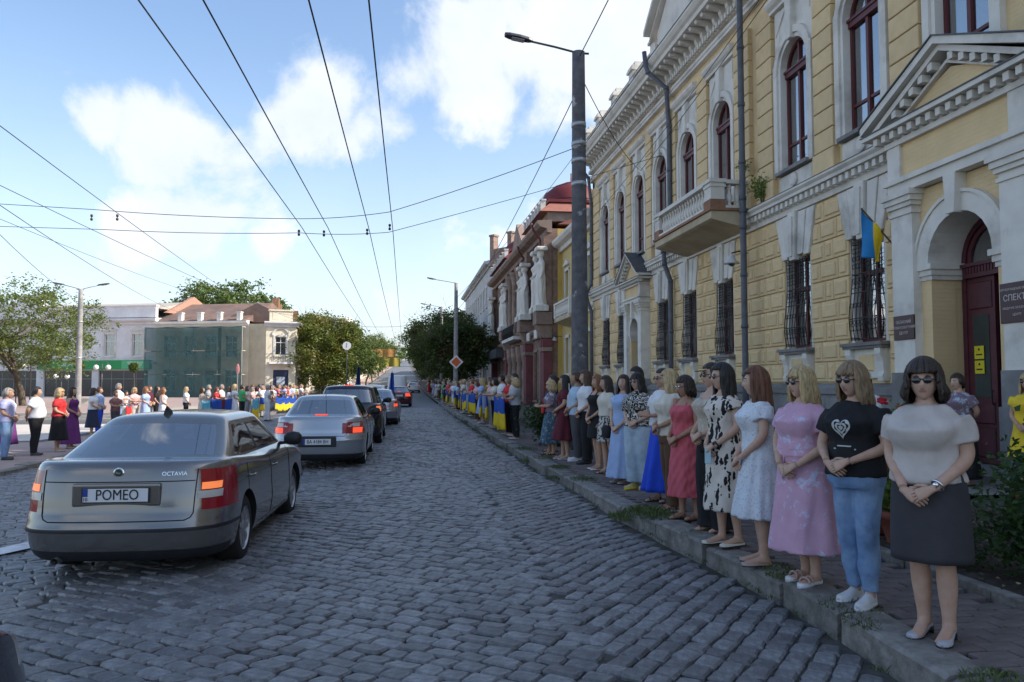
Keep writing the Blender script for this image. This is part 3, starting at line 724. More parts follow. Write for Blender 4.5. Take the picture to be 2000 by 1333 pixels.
# ---- portals
def portal(yc, proj, k, zb, zspring, rad, zent, apex, half, door_open):
    """projecting doorcase: pilasters, arch, entablature, dentilled pediment, double door"""
    X = FX - proj; t = .3 * k
    po = half - .38 * k; pi_ = po - .6 * k
    for s in (-1, 1):
        q = MB(); a, b = sorted((yc + s * pi_, yc + s * po))
        q.box(X, FX + .02, a, b, zb + 1.55, zent - .42); q.build('portal_pilaster', M_white, bld)
        q = MB(); q.box(X - .07, FX - .003, a - .07, b + .07, zb, zb + 1.0); q.box(X - .04, FX - .003, a - .04, b + .04, zb + 1.0, zb + 1.55); q.build('pilaster_base', M_grey, bld)
        q = MB()
        for (o, z0, z1) in ((.03, .42, .36), (.0, .36, .28), (.05, .28, .2), (.09, .2, .1), (.13, .1, 0)): q.box(X - o, FX + .02, a - o, b + o, zent - z0, zent - z1)
        q.build('pilaster_capital', M_whitesm, bld)
        q = MB(); a2, b2 = sorted((yc + s * (rad + .02), yc + s * (pi_)))
        q.box(X + .16, FX + .01, a2, b2, zb + 1.0, zspring - .28); q.build('portal_jamb', M_yel, bld)
        q = MB(); q.box(X + .13, FX - .003, a2 - .003, b2 + .003, zb, zb + 1.0); q.build('jamb_base', M_grey, bld)
        q = MB()
        for (o, z0, z1) in ((.02, .28, .2), (.05, .2, .1), (.09, .1, 0)): q.box(X + .16 - o, FX + .3, min(a2, yc + s * (rad - o)), max(b2, yc + s * (rad - o)) if s > 0 else max(b2 if s > 0 else yc - rad + o, yc - rad + o), zspring - z0, zspring - z1)
        q.build('impost', M_whitesm, bld)
    q = MB(); arch_panel(q, X + .16, FX + .01, yc - pi_, yc + pi_, zspring, zent - .02, yc, rad + .3 * k, zspring); q.build('portal_wall', M_yel, bld)
    n = 13; a_, b_ = arch_pts(yc, zspring, rad, n), arch_pts(yc, zspring, rad + .3 * k, n)
    for i in range(n):
        q = MB(); q.prism([a_[i], b_[i], b_[i + 1], a_[i + 1]][::-1], X + .08, FX + .3, 'x'); q.build('arch_stone', M_white, bld)
    arch = MB(); arch_band(arch, X + .05, X + .2, yc, zspring, rad + .3 * k, rad + .36 * k, 18); arch.build('arch_hood', M_whitesm, bld)
    q = MB(); q.prism([(yc - .1 * k, zspring + rad - .04), (yc + .1 * k, zspring + rad - .04), (yc + .15 * k, zent + .0), (yc - .15 * k, zent + .0)], X - .05, X + .3, 'x'); bevel_obj(q.build('portal_keystone', M_white, bld), .01, 1)
    # entablature
    q = MB(); q.box(X - .04, FX - .004, yc - po - .02, yc + po + .02, zent, zent + .17 * k); q.box(X - .10, FX - .004, yc - po - .08, yc + po + .08, zent + .17 * k, zent + .26 * k); q.build('entablature', M_whitesm, bld)
    zf = zent + .26 * k; zc = zf + .62 * k
    q = MB(); q.box(X + .03, FX - .004, yc - po + .02, yc + po - .02, zf, zc); q.build('frieze', M_yel, bld)
    for s in (-1, 1):
        q = MB(); a, b = sorted((yc + s * (po - .34 * k), yc + s * (po + .02))); q.box(X - .03, FX - .003, a, b, zf, zc); q.build('frieze_block', M_white, bld)
    q = MB(); q.box(X - .06, FX - .004, yc - po - .06, yc + po + .06, zc, zc + .1 * k); q.box(X - .26, FX - .004, yc - half - .1, yc + half + .1, zc + .26 * k, zc + .34 * k); q.box(X - .02, FX - .005, yc - po, yc + po, zc + .1 * k, zc + .26 * k)
    q.build('pediment_base', M_whitesm, bld)
    q = MB(); q.box(X - .28, FX - .006, yc - half - .12, yc + half + .12, zc + .34 * k, zc + .36 * k); q.build('pediment_flashing', M_roofcap, bld)
    dm = MB(); dm.box(X - .19, X - .0, -.06 * k, .06 * k, 0, .13 * k); dmm = dm.mesh('dentil', M_whitesm)
    for y in np.arange(yc - half + .05, yc + half, .25 * k):
        o = link('dentil', dmm, bld); o.location = (0, y, zc + .115 * k)
    zp = zc + .36 * k
    q = MB(); q.prism([(yc - half + .1, zp), (yc + half - .1, zp), (yc, apex - .42 * k)], X + .06, FX - .007, 'x'); q.build('tympanum', M_yel, bld)
    sl = (apex - zp - .1) / half
    for s in (-1, 1):
        q = MB(); L = half + .12
        for (d0, d1, xx) in ((-.36 * k, -.30 * k, .02), (-.16 * k, -.05 * k, .17), (-.05 * k, .08 * k, .27)):
            cut = 0 if d0 >= 0 else 0
            pts = [(yc + s * L, max(zp - .02, zp + d0 + .08)), (yc, apex + d0), (yc, apex + d1), (yc + s * L, zp + d1 + .10)]
            if d0 < -.1: pts = [(yc + s * (L + d0 * .9 / max(sl, .2)), zp), (yc, apex + d0), (yc, apex + d1), (yc + s * (L + d1 * .9 / max(sl, .2)), zp + .001)]
            q.prism(pts if s > 0 else pts[::-1], X - xx, FX - .008 - .002 * (d0 > -.1), 'x')
        q.build('pediment_rake', M_whitesm, bld)
        q = MB(); pts = [(yc + s * (L + .02), zp + .18 * k), (yc, apex + .082 * k), (yc, apex + .105 * k), (yc + s * (L + .02), zp + .205 * k)]; q.prism(pts if s > 0 else pts[::-1], X - .3, FX - .006, 'x'); q.build('rake_flashing', M_roofcap, bld)
        m_ = int(half / (.25 * k))
        for i in range(1, m_):
            yy = yc + s * half * i / m_; zz_ = apex - .29 * k - (abs(yy - yc) * (apex - zp - .06) / half)
            if zz_ < zp + .05: continue
            q = MB(); q.prism([(yy - .06 * k, zz_), (yy + .06 * k, zz_), (yy + .06 * k, zz_ + .13 * k), (yy - .06 * k, zz_ + .13 * k)], X - .15, X + .02, 'x'); q.build('dentil', M_whitesm, bld)
    # door: frame, fanlight, leaves
    DX = FX + .12
    q = MB(); q.box(DX, DX + .12, yc - rad, yc - rad + .1, zb, zspring); q.box(DX, DX + .12, yc + rad - .1, yc + rad, zb, zspring); arch_band(q, DX, DX + .12, yc, zspring, rad - .1, rad); arch_band(q, DX + .02, DX + .1, yc, zspring, rad - .2, rad - .12)
    q.box(DX - .06, DX + .12, yc - rad + .1, yc + rad - .1, zspring - .28, zspring - .02); q.box(DX - .1, DX + .03, yc - rad + .06, yc + rad - .06, zspring - .09, zspring - .03); q.box(DX + .02, DX + .1, yc - .04, yc + .04, zspring, zspring + rad - .15)
    dr = q.build('door', M_door, bld)
    q = MB(); q.prism(arch_pts(yc, zspring, rad - .12, 14), DX + .05, DX + .056, 'x'); q.build('fanlight', M_pane, dr)
    for i in range(int(2 * (rad - .12) / .07)):
        q = MB(); yy = yc - rad + .14 + i * .07; q.box(DX - .075, DX - .055, yy, yy + .04, zspring - .2, zspring - .1); q.build('transom_dentil', M_door, dr)
    zt = zspring - .28
    for s in ((1,) if door_open else (-1, 1)):
        a, b = sorted((yc + s * .02, yc + s * (rad - .1))); w = b - a
        q = MB(); q.box(DX + .02, DX + .085, a, b, zb + .02, zt - .005); lf = q.build('door_leaf', M_door, dr)
        q = MB(); pass
        for z0_, z1_ in ((zb + .12, zb + .62), (zb + .68, zb + 1.05), (zb + 2.62, zt - .08)): q = MB(); q.boss(DX - .012, DX + .024, a + .06, b - .06, z0_, z1_, .02); q.build('door_panel', M_door, dr)
        q = MB(); q.box(DX + .01, DX + .018, a + .14, b - .14, zb + 1.12, zb + 2.52); q.build('door_glass', glassmat('door_glass', (.04, .055, .055), .08), dr)
        q = MB(); q.tube([(DX - .02, b - .045 if s < 0 else a + .045, zb + 1.0), (DX - .05, b - .045 if s < 0 else a + .045, zb + 1.02), (DX - .05, b - .045 if s < 0 else a + .045, zb + 1.22), (DX - .02, b - .045 if s < 0 else a + .045, zb + 1.24)], .012, 6); q.build('door_handle', M_iron, dr)
    if door_open:
        q = MB(); q.box(DX + .1, DX + .16, yc - rad + .1, yc - rad + .13, zb, zt); q.box(DX + .12, DX + .74, yc - rad + .115, yc - rad + .165, zb + .02, zt - .01); q.build('open_door_leaf', M_door, dr)
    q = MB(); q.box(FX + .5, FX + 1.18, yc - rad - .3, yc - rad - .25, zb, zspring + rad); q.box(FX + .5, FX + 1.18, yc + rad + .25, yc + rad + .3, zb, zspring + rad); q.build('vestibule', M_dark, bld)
    q = MB(); q.box(X - .5, FX + 1.1, yc - po, yc + po, .08, zb - .001); q.build('doorstep', M_grey, bld)
    q = MB(); q.box(X - .85, X - .51, yc - po - .2, yc + po + .2, .08, zb * .55); q.build('doorstep', M_grey, bld)
portal(DOOR, .6, 1.0, .30, 3.74, .76, 5.12, 7.36, 2.02, True)
portal(DOOR2, .42, .72, .30, 3.7, .62, 4.95, 6.95, 1.5, False)
# ---- balcony
bal_a, bal_b, BXo = 20.45, 25.4, FX - 1.22
q = MB(); q.prism([(FX, 6.12), (BXo + .08, 6.38), (BXo, 6.42), (BXo, 6.62), (FX, 6.62)], bal_a, bal_b, 'y'); q.build('balcony_slab', M_slab, bld)
q = MB(); q.box(BXo - .06, FX - .003, bal_a - .06, bal_b + .06, 6.625, 6.70); q.build('balcony_edge', M_redbrick, bld)
for yy in (bal_a + .25, bal_b - .25):
    q = MB(); q.box(BXo - .02, BXo + .42, yy - .25, yy + .25, 6.702, 6.95); q.build('balcony_pier_base', M_redbrick, bld)
    q = MB(); q.box(BXo, BXo + .4, yy - .23, yy + .23, 6.952, 7.42); q.box(BXo - .03, BXo + .43, yy - .26, yy + .26, 7.3, 7.36); q.build('balcony_pier', M_white, bld)
q = MB(); q.box(BXo - .03, BXo + .27, bal_a + .5, bal_b - .5, 6.702, 6.78); q.box(BXo - .06, BXo + .28, bal_a + .502, bal_b - .502, 7.38, 7.5); q.box(BXo - .05, BXo + .44, bal_a - .03, bal_a + .52, 7.421, 7.52); q.box(BXo - .05, BXo + .44, bal_b - .52, bal_b + .03, 7.421, 7.52)
for yy in (bal_a + .12, bal_b - .12): q.box(BXo + .42, FX - .01, yy - .12, yy + .12, 6.702, 6.78); q.box(BXo + .44, FX - .01, yy - .14, yy + .14, 7.39, 7.5)
q.build('balcony_rail', M_white, bld)
bm_ = MB(); bm_.lathe([(.07, 0), (.07, .04), (.04, .06), (.045, .1), (.085, .2), (.08, .28), (.045, .38), (.035, .46), (.05, .5), (.065, .53), (.065, .6)], n=10); bmesh_ = bm_.mesh('baluster', M_whitesm, True)
for y in np.linspace(bal_a + .66, bal_b - .66, 17):
    o = link('baluster', bmesh_, bld); o.location = (BXo + .12, y, 6.781)
for yy in (bal_a + .12, bal_b - .12):
    for x in np.linspace(BXo + .58, FX - .16, 3):
        o = link('baluster', bmesh_, bld); o.location = (x, yy, 6.781)

for o in bld.children:
    if o.name.startswith('balcony') or o.name.startswith('baluster'): o.location.z -= .2
# ------------------------------------------------------------------ other buildings (local: x along the facade, -y outwards)
M_dimroom = pmat('dim_room', (.10, .11, .12), .9, .3, 2)
M_pvc = pmat('white_window_frame', (.72, .73, .74), .5, .05)
def wall_bands(root, name, x0, x1, bands, mat, depth=.4, y=0.0):
    """wall made of panels round its openings; bands: (z0, z1, [(xc, w, za, zb)])"""
    w = MB()
    for z0, z1, ops in bands:
        p = x0
        for xc, ww, za, zb in sorted(ops):
            w.box(p, xc - ww / 2, y, y + depth, z0, z1); w.box(xc - ww / 2, xc + ww / 2, y, y + depth, z0, za); w.box(xc - ww / 2, xc + ww / 2, y, y + depth, zb, z1); p = xc + ww / 2
        w.box(p, x1, y, y + depth, z0, z1)
    return w.build(name, mat, root)
def simple_window(root, xc, w, za, zb, y=0.0, frame=None, trim=None, rec=.14, hood=False, cols=2, pane=None):
    f = MB(); t = .07; yy = y + rec; a, b = xc - w / 2, xc + w / 2
    f.box(a, a + t, yy, yy + .07, za, zb); f.box(b - t, b, yy, yy + .07, za, zb); f.box(a + t, b - t, yy, yy + .07, za, za + t); f.box(a + t, b - t, yy, yy + .07, zb - t, zb)
    zt = za + (zb - za) * .68; f.box(a + t, b - t, yy + .004, yy + .066, zt - .03, zt + .03)
    for k in range(1, cols): xx = a + w * k / cols; f.box(xx - .03, xx + .03, yy + .006, yy + .064, za + t, zb - t)
    o = f.build('window', frame or M_pvc, root)
    for k in range(cols):
        for z0, z1 in ((za + t, zt - .03), (zt + .03, zb - t)):
            p = MB(); p.box(a + w * k / cols + .04, a + w * (k + 1) / cols - .04, yy + .03, yy + .036, z0, z1); p.build('pane', pane or M_pane, o)
    c = MB(); c.box(a, b, yy + .2, yy + .22, za, zb); c.build('curtain', M_dimroom, o)  # dark backing sheet; the dimness of the room is put into its colour
    if trim:
        q = MB()
        q.box(a - .18, a - .001, y - .06, y + .1, za - .05, zb + .12); q.box(b + .001, b + .18, y - .06, y + .1, za - .05, zb + .12); q.box(a - .18, b + .18, y - .065, y + .09, zb + .001, zb + .2)
        q.box(a - .24, b + .24, y - .13, y + .1, za - .17, za - .052)
        if hood: q.box(a - .26, b + .26, y - .16, y, zb + .34, zb + .44); q.prism([(a - .26, zb + .442), (b + .26, zb + .442), (xc, zb + .44 + w * .32)], y - .12, y, 'y')
        q.build('window_trim', trim, root)
    return o
def cornice(root, x0, x1, z, h, d, mat, y=0.0, name='cornice'):
    q = MB(); pr = [(y, z), (y - d * .3, z), (y - d * .35, z + h * .35), (y - d * .8, z + h * .5), (y - d, z + h * .75), (y - d, z + h), (y, z + h * 1.1)]
    q.prism([(p[0], p[1]) for p in pr], x0, x1, 'x'); return q.build(name, mat, root)
# ---- low yellow wing beyond the main building
XZ = (0, 2)
M_yelw = pmat('yellow_wing_brick', (.60, .47, .21), .85, .1, 1.3, .1, 40, brick=(XZ, .26, .077, .4), col2=(.50, .39, .19), c2lo=.48, c2hi=.72)
M_ochre = pmat('ochre_render', (.56, .40, .10), .85, .12, 1, col2=(.5, .36, .12))
wing = tag(empty('yellow_wing', (9.9, 50.0, .1), R(-90)), 'low yellow brick wing with small balcony between the long building and the brown stone house', 'building')
WL = 10.55
ops_u = [(2.2, 1.0, 6.6, 8.6), (5.0, 1.1, 6.2, 8.9), (8.4, 1.0, 6.6, 8.6)]; ops_g = [(2.2, 1.0, 2.2, 4.4), (5.2, 1.0, 2.2, 4.4), (8.4, 1.0, 2.2, 4.4)]
wall_bands(wing, 'wall', 0, WL, [(.0, 5.6, ops_g), (5.6, 10.0, ops_u)], M_yelw)
q = MB(); q.box(.002, WL, .41, 9, 0, 10); q.build('wing_core', M_ochre, wing)
for xc, w, a, b in ops_u + ops_g: simple_window(wing, xc, w, a, b, frame=M_maroon, trim=M_whitesm, hood=b > 5)
cornice(wing, -.1, WL - .02, 10.0, .7, .7, M_whitesm); cornice(wing, 0, WL - .02, 5.5, .35, .3, M_whitesm, name='string_course')
q = MB(); q.box(0, WL, .05, .5, 10.75, 11.1); q.prism([(.4, 10.7), (4.8, 12.6), (9, 10.7)], .05, WL, 'x'); q.build('roof', M_roofcap, wing)
q = MB(); q.prism([(0, 5.0), (-.95, 5.28), (-.95, 5.5), (0, 5.5)], 2.8, 7.4, 'x'); q.build('balcony_slab', M_slab, wing)
q = MB(); q.box(2.8, 7.4, -1.0, -.82, 6.3, 6.42); q.box(2.8, 3.1, -.99, -.8, 5.5, 6.3); q.box(7.1, 7.4, -.99, -.8, 5.5, 6.3); q.box(2.8, 2.92, -.8, -.01, 6.3, 6.4); q.box(7.28, 7.4, -.8, -.01, 6.3, 6.4); q.build('balcony_rail', M_whitesm, wing)
for x in np.linspace(3.3, 6.9, 13):
    o = link('baluster', bmesh_, wing); o.location = (x, -.9, 5.6); o.scale = (.9, .9, 1.16)
for x in (7.34, 2.86):
    for yy in (-.2, -.5):
        o = link('baluster', bmesh_, wing); o.location = (x, yy, 5.6); o.scale = (.9, .9, 1.16)
for row in range(8):
    for k in range(3):
        for sx in (0.05, 3.6, 6.6, 9.6):
            pass
# ---- ornate brown stone house with red domes and colossal figures
M_brown = pmat('brown_stone', (.25, .165, .13), .85, .2, 2.5, .4, 18, col2=(.17, .115, .09), brick=(XZ, .7, .42, .8))
M_brownsm = pmat('brown_moulding', (.30, .215, .175), .85, .2, 2.5, .4, 12, col2=(.21, .155, .13))
M_redroof = pmat('red_roof_metal', (.13, .016, .02), .65, .2, 1.5, .05, 20, col2=(.15, .025, .03))
M_copper = pmat('faded_red_roof', (.28, .115, .085), .8, .15, 2, col2=(.28, .11, .085))
orn = tag(empty('ornate_brown_house', (9.2, 81.0, .1), R(-90)), 'ornate brown stone house with red domes and colossal white figures', 'building')
OL = 31.5
u = lambda Y: 81.0 - Y
og = [(u(Y), 1.5, .4, 3.9) for Y in (60.2, 63.0, 65.8)] + [(u(Y), 1.5, .4, 3.8) for Y in (52.8, 55.6, 72.2, 75, 77.8)]
ou = [(u(Y), 1.25, 6.2, 9.3) for Y in (52.8, 55.6, 60.2, 63.0, 65.8, 72.2, 75, 77.8)]
wall_bands(orn, 'wall', 0, OL, [(0, 4.9, og), (4.9, 11.6, ou)], M_brown)
q = MB(); q.box(0.002, OL - .002, .41, 12, 0, 11.6); q.build('house_core', M_ochre, orn)
for xc, w, a, b in ou + og: simple_window(orn, xc, w, a, b, frame=M_maroon if b < 5 else M_door, trim=M_brownsm, hood=b > 5)
cornice(orn, -.2, OL + .25, 11.3, .75, .95, M_brownsm); cornice(orn, 0, OL + .05, 4.7, .6, .45, M_brownsm, name='string_course')
for Y in (49.9, 57.4, 69.0, 80.4):           # projecting piers
    q = MB(); x = u(Y); q.box(x - .55, x + .55, -.55, -.001, 0, 3.6); q.box(x - .62, x + .62, -.62, -.001, 3.9, 4.4); q.build('pier', pmat('maroon_render', (.17, .05, .055), .7, .15, 2), orn)
    q = MB(); q.box(x - .5, x + .5, -.5, -.002, 6.2, 11.28); q.build('upper_pier', M_brown, orn)
    q = MB(); q.box(x - .66, x + .66, -.66, -.003, 3.62, 3.88); q.box(x - .72, x + .72, -1.05, -.003, 5.35, 6.15); q.prism([(-.6, 4.5), (-1.0, 5.34), (-.003, 5.34), (-.003, 4.5)], x - .5, x + .5, 'x'); q.build('pier_corbel', M_brownsm, orn)
for Y in (58.8, 61.6, 64.4, 67.2):             # columns with carved capitals
    x = u(Y); q = MB(); q.lathe([(.34, 5.3), (.34, 5.5), (.25, 5.6), (.27, 7.4), (.23, 9.6), (.3, 9.7), (.25, 9.8), (.4, 10.5), (.46, 10.6), (.46, 10.8)], (x, -.32, 0), 12); q.build('column', M_brownsm, orn, True)
    q = MB(); q.lathe([(.36, 0), (.36, .3), (.27, .4), (.3, 1.1), (.24, 1.5), (.3, 2.3), (.23, 3.2), (.32, 3.4), (.4, 4.5)], (x, -.3, 0), 10); q.build('shop_column', M_brownsm, orn, True)
q = MB(); q.box(u(66.6), u(59.4), -1.15, -.47, 4.95, 5.2); q.build('balcony_slab', M_whitesm, orn)
q = MB()
for x in np.linspace(u(66.5), u(59.5), 40): q.tube([(x, -1.08, 5.2), (x, -1.08 - .1 * math.sin(1.2), 5.6), (x, -1.08, 6.15)], .014, 4)
q.tube([(u(66.5), -1.08, 6.15), (u(59.5), -1.08, 6.15)], .03, 5); q.build('balcony_railing', M_iron, orn)
q = MB(); q.prism([(.45, 11.9), (5.5, 14.0), (12, 11.9)], 0, OL, 'x'); q.build('roof', M_copper, orn)
for (Ya, Yb, hs) in ((49.4, 57.9, 1.0), (68.5, 80.9, .95)):   # pavilions: attic, mansard, dome
    a, b = u(Yb), u(Ya); xc = (a + b) / 2
    q = MB(); q.box(a + .2, b - .2, -.2, 4.5, 12.1, 12.7); q.build('attic', M_brownsm, orn)
    r0 = [(a, -.75, 12.72), (b, -.75, 12.72), (b, 5.4, 12.72), (a, 5.4, 12.72)]; r1 = [(a + .9, .15, 13.5), (b - .9, .15, 13.5), (b - .9, 4.4, 13.5), (a + .9, 4.4, 13.5)]
    q = MB(); q.loft([r0, r1]); q.build('mansard', M_copper if hs == 1 else M_redroof, orn)
    q = MB(); q.box(a + .7, b - .7, -.05, 4.7, 13.5, 13.7); q.build('mansard_cap', M_redroof, orn)
    for k in range(7):
        x = a + .6 + (b - a - 1.2) * k / 6; q = MB(); q.box(x - .12, x + .12, -.62, -.3, 12.73, 13.5); q.box(x - .17, x + .17, -.66, -.26, 13.5, 13.6); q.build('attic_post', M_whitesm, orn)
    q = MB(); rr = min(2.35, (b - a) * .27)
    q.lathe([(rr * 1.02, 13.7), (rr * 1.0, 13.9), (rr * .95, 14.3), (rr * .8, 14.9), (rr * .52, 15.4), (rr * .2, 15.7), (.05, 15.78), (.04, 16.4)], (xc, 2.2, 0), 20); q.build('dome', M_redroof, orn, True)
    q = MB(); rr2 = rr * 1.05
    for k in range(26):
        an = 2 * math.pi * k / 26; q.tube([(xc + rr2 * math.cos(an), 2.2 + rr2 * math.sin(an), 13.7), (xc + rr2 * math.cos(an), 2.2 + rr2 * math.sin(an), 14.1)], .02, 4)
    q.tube([(xc + rr2 * math.cos(2 * math.pi * k / 26), 2.2 + rr2 * math.sin(2 * math.pi * k / 26), 14.1) for k in range(27)], .025, 4); q.build('dome_cresting', M_iron, orn)
q = MB(); q.prism([(u(66.8), 12.1), (u(59.2), 12.1), (u(63), 14.6)], -.4, .3, 'y'); q.build('gable', M_brownsm, orn)
q = MB(); q.tube([(u(58.1), -1.0, 11.9), (u(58.1), -.9, 11.5), (u(58.1), -.45, 10.9), (u(58.1), -.25, 9), (u(58.1), -.25, .3)], .08, 6); q.build('downpipe', M_maroon, orn)
q = MB(); q.tube([(u(49.6), -1.3, 11.9), (u(49.6), -1.2, 11.5), (u(49.6), -.75, 10.9), (u(49.6), -.62, 9), (u(49.6), -.62, 3.6)], .08, 6); q.build('downpipe', M_maroon, orn)
q = MB(); q.box(u(80.8), u(70), -1.3, -.64, 3.9, 4.7); q.build('shop_awning', pmat('dark_awning', (.06, .065, .07), .7), orn)
for Y in (51.0, 54.2): # pale shop signs on brackets
    q = MB(); x = u(Y); q.box(x - .5, x + .5, -.85, -.7, 4.5, 5.1); bevel_obj(q.build('bay_sign', M_whitesm, orn), .2, 3)
# ---- grey-white corner house further on
M_greyw = pmat('pale_grey_render', (.50, .50, .51), .85, .1, 1.5, col2=(.42, .42, .43))
M_olive = pmat('olive_render', (.42, .38, .22), .85, .1, 1.5)
gh = tag(empty('grey_corner_house', (9.0, 122, .45), R(-90)), 'three-storey pale grey corner house with olive panels beyond the brown stone house', 'building')
GL = 37.0
opsA = [[(x, 1.2, z, z + h) for x in np.arange(2.5, 36, 3.4)] for z, h in ((.5, 2.6), (5.2, 2.6), (10.0, 2.2))]
wall_bands(gh, 'wall', 0, GL, [(0, 4.4, opsA[0]), (4.4, 9.2, opsA[1]), (9.2, 14.2, opsA[2])], M_greyw)
for ops in opsA:
    for xc, w, a, b in ops: simple_window(gh, xc, w, a, b, frame=pmat('blue_grey_frame', (.10, .13, .2), .5), trim=M_whitesm)
q = MB(); q.box(.002, GL - .002, .41, 12, 0, 14.2); q.build('house_core', M_greyw, gh)
cornice(gh, -.2, GL + .3, 14.0, .6, .7, M_greyw); cornice(gh, -.1, GL + .1, 4.3, .3, .3, M_whitesm, name='string_course')
q = MB(); q.prism([(.2, 14.6), (6, 17), (12, 14.6)], 0, GL, 'x'); q.build('roof', M_roofcap, gh)
chf = empty('corner_bay', (GL, 0, 0), R(38)); chf.parent = gh
wall_bands(chf, 'bay_wall', 0, 3.6, [(0, 4.4, [(1.8, 1.3, .2, 2.9)]), (4.4, 9.2, [(1.8, 1.2, 5.8, 8.6)]), (9.2, 14.0, [(1.8, 1.2, 10.2, 12.4)])], M_greyw)
for a, b in ((.2, 2.9), (5.8, 8.6), (10.2, 12.4)): simple_window(chf, 1.8, 1.2 if a > 1 else 1.3, a, b, frame=pmat('blue_grey_frame', (.1, .13, .2), .5), trim=M_whitesm)
q = MB(); q.box(.5, 3.1, -.03, -.001, 3.3, 5.3); q.build('bay_panel', M_olive, chf)
q = MB(); q.box(.5, 3.1, -.05, -.031, 3.0, 3.8); q.build('shop_fascia', pmat('yellow_fascia', (.55, .42, .05), .6), chf)
q = MB(); q.box(-.2, 3.8, -.3, .4, 14.0, 14.7); q.box(.1, .7, -.2, .5, 14.7, 17.3); q.box(2.8, 3.4, -.2, .5, 14.7, 17.3); q.box(0, .8, -.25, .55, 17.3, 17.5); q.box(2.7, 3.5, -.25, .55, 17.3, 17.5); q.prism([(0, 14.7), (3.6, 14.7), (3.2, 15.9), (.4, 15.9)], -.1, .3, 'y'); q.build('corner_attic', M_brownsm, chf)
# ---- left: white shop house, netted house, cream corner house
M_wh = pmat('white_render', (.76, .74, .74), .85, .08, 1.2, col2=(.66, .64, .64))
M_cream = pmat('cream_render', (.74, .67, .52), .85, .08, 1.2, col2=(.66, .58, .45))
M_tan = pmat('tan_render', (.56, .48, .34), .85, .1, 1.5)
M_tile = pmat('rusty_roof', (.20, .13, .105), .8, .2, 1, .4, 14, col2=(.14, .10, .09))
LR = R(-18)
lw = tag(empty('white_shop_house', (-16.0, 82.5, .45 + LZ), LR), 'white two-storey shop house with green fascia and glazed shop front', 'building')
xs = [-12.6, -15.9, -19.2, -22.5, -25.8, -29.1, -32.4, -35.7]
ou = [(x, 1.25, 4.4, 6.7) for x in xs]; og = [(-14.2, 5.8, .1, 2.9), (-20.8, 5.8, .1, 2.9), (-27.5, 5.8, .1, 2.9), (-34.2, 5.8, .1, 2.9)]
wall_bands(lw, 'wall', -40, -10.4, [(0, 3.7, og), (3.7, 8.4, ou)], M_wh)
for xc, w, a, b in ou: simple_window(lw, xc, w, a, b, trim=M_whitesm, hood=True)
for xc, w, a, b in og: simple_window(lw, xc, w, a, b, frame=pmat('shop_frame', (.25, .25, .26), .5), cols=4, pane=glassmat('shop_glass', (.03, .035, .04), .06))
q = MB(); q.box(-40, -10.42, .5, 12, 0, 8.4); q.build('house_core', M_wh, lw)
cornice(lw, -40, -10.2, 7.7, .6, .6, M_wh); q = MB(); q.box(-24, -10.5, -.1, .3, 8.45, 9.6); q.box(-24, -10.4, -.2, .35, 9.6, 9.72); q.box(-40, -24.2, -.1, .3, 8.45, 10.2); q.box(-27, -24, -.25, .5, 8.45, 11.0); q.build('parapet', M_wh, lw)
q = MB(); q.prism([(.31, 9.4), (6, 10.6), (12, 9.4)], -40, -10.4, 'x'); q.build('roof', pmat('pale_roof', (.42, .38, .33), .7), lw)
q = MB(); q.prism([(1.0, 9.0), (6.0, 11.2), (12, 9.0)], -10.39, -10.0, 'x'); q.build('brick_gable', pmat('orange_brick', (.40, .225, .165), .9, .15, 4, brick=(YZ, .26, .077, .6)), lw)
cornice(lw, -40, -10.4, 3.55, .18, .25, M_wh, name='string_course')
M_green = pmat('green_fascia', (.02, .30, .085), .5, .05)
q = MB(); q.box(-24.2, -10.9, -.28, -.06, 3.0, 3.95); fs_ = q.build('shop_fascia', M_green, lw)
q = MB(); q.box(-14.2, -10.95, -.30, -.281, 3.05, 3.9); q.build('fascia_panel', pmat('light_green_panel', (.10, .45, .2), .5, .05), fs_)
M_ltr = pmat('sign_lettering', (.75, .78, .76), .6, .03)
for ln, zz_ in (('СЕРВІСЦЕНТР', 3.68), ('ПОБУТОВОЇ', 3.46), ('ТЕХНІКИ', 3.24)):
    o = link('fascia_lettering', text_mesh(ln, .26, M_ltr, 'fascia_lettering', .004, True), fs_); o.location = (-12.6, -.305, zz_); o.rotation_euler = (R(90), 0, 0)
o = link('fascia_lettering', text_mesh('маркет', .5, M_ltr, 'fascia_lettering', .004, True), fs_); o.location = (-20.5, -.29, 3.5); o.rotation_euler = (R(90), 0, 0)
nb = tag(empty('netted_house', (-16.0, 82.5, .45 + LZ), LR), 'two-storey house with rusty roof hidden behind dark green scaffold netting', 'building')
ou = [(x, 1.3, 4.2, 6.4) for x in (-8.8, -6.5, -4.2, -1.9)]; og = [(x, 1.3, .8, 2.9) for x in (-8.8, -6.5, -4.2, -1.9)]
wall_bands(nb, 'wall', -10.38, 0, [(0, 3.5, og), (3.5, 7.6, ou)], M_cream)
for xc, w, a, b in ou + og: simple_window(nb, xc, w, a, b, trim=M_whitesm)
q = MB(); q.box(-10.37, -.01, .5, 12, 0, 7.6); q.build('house_core', M_cream, nb)
cornice(nb, -10.4, 0.05, 7.4, .5, .6, M_wh)
q = MB(); q.prism([(-.3, 7.95), (5.5, 10.3), (12, 7.95)], -10.38, -.3, 'x'); q.build('roof', M_tile, nb)
for x in (-7.6, -5.4, -3.2, -1.0): q = MB(); q.box(x - .22, x + .22, -.3, .15, 7.95, 8.75); q.box(x - .28, x + .28, -.36, .2, 8.75, 8.85); q.build('roof_post', M_whitesm, nb)
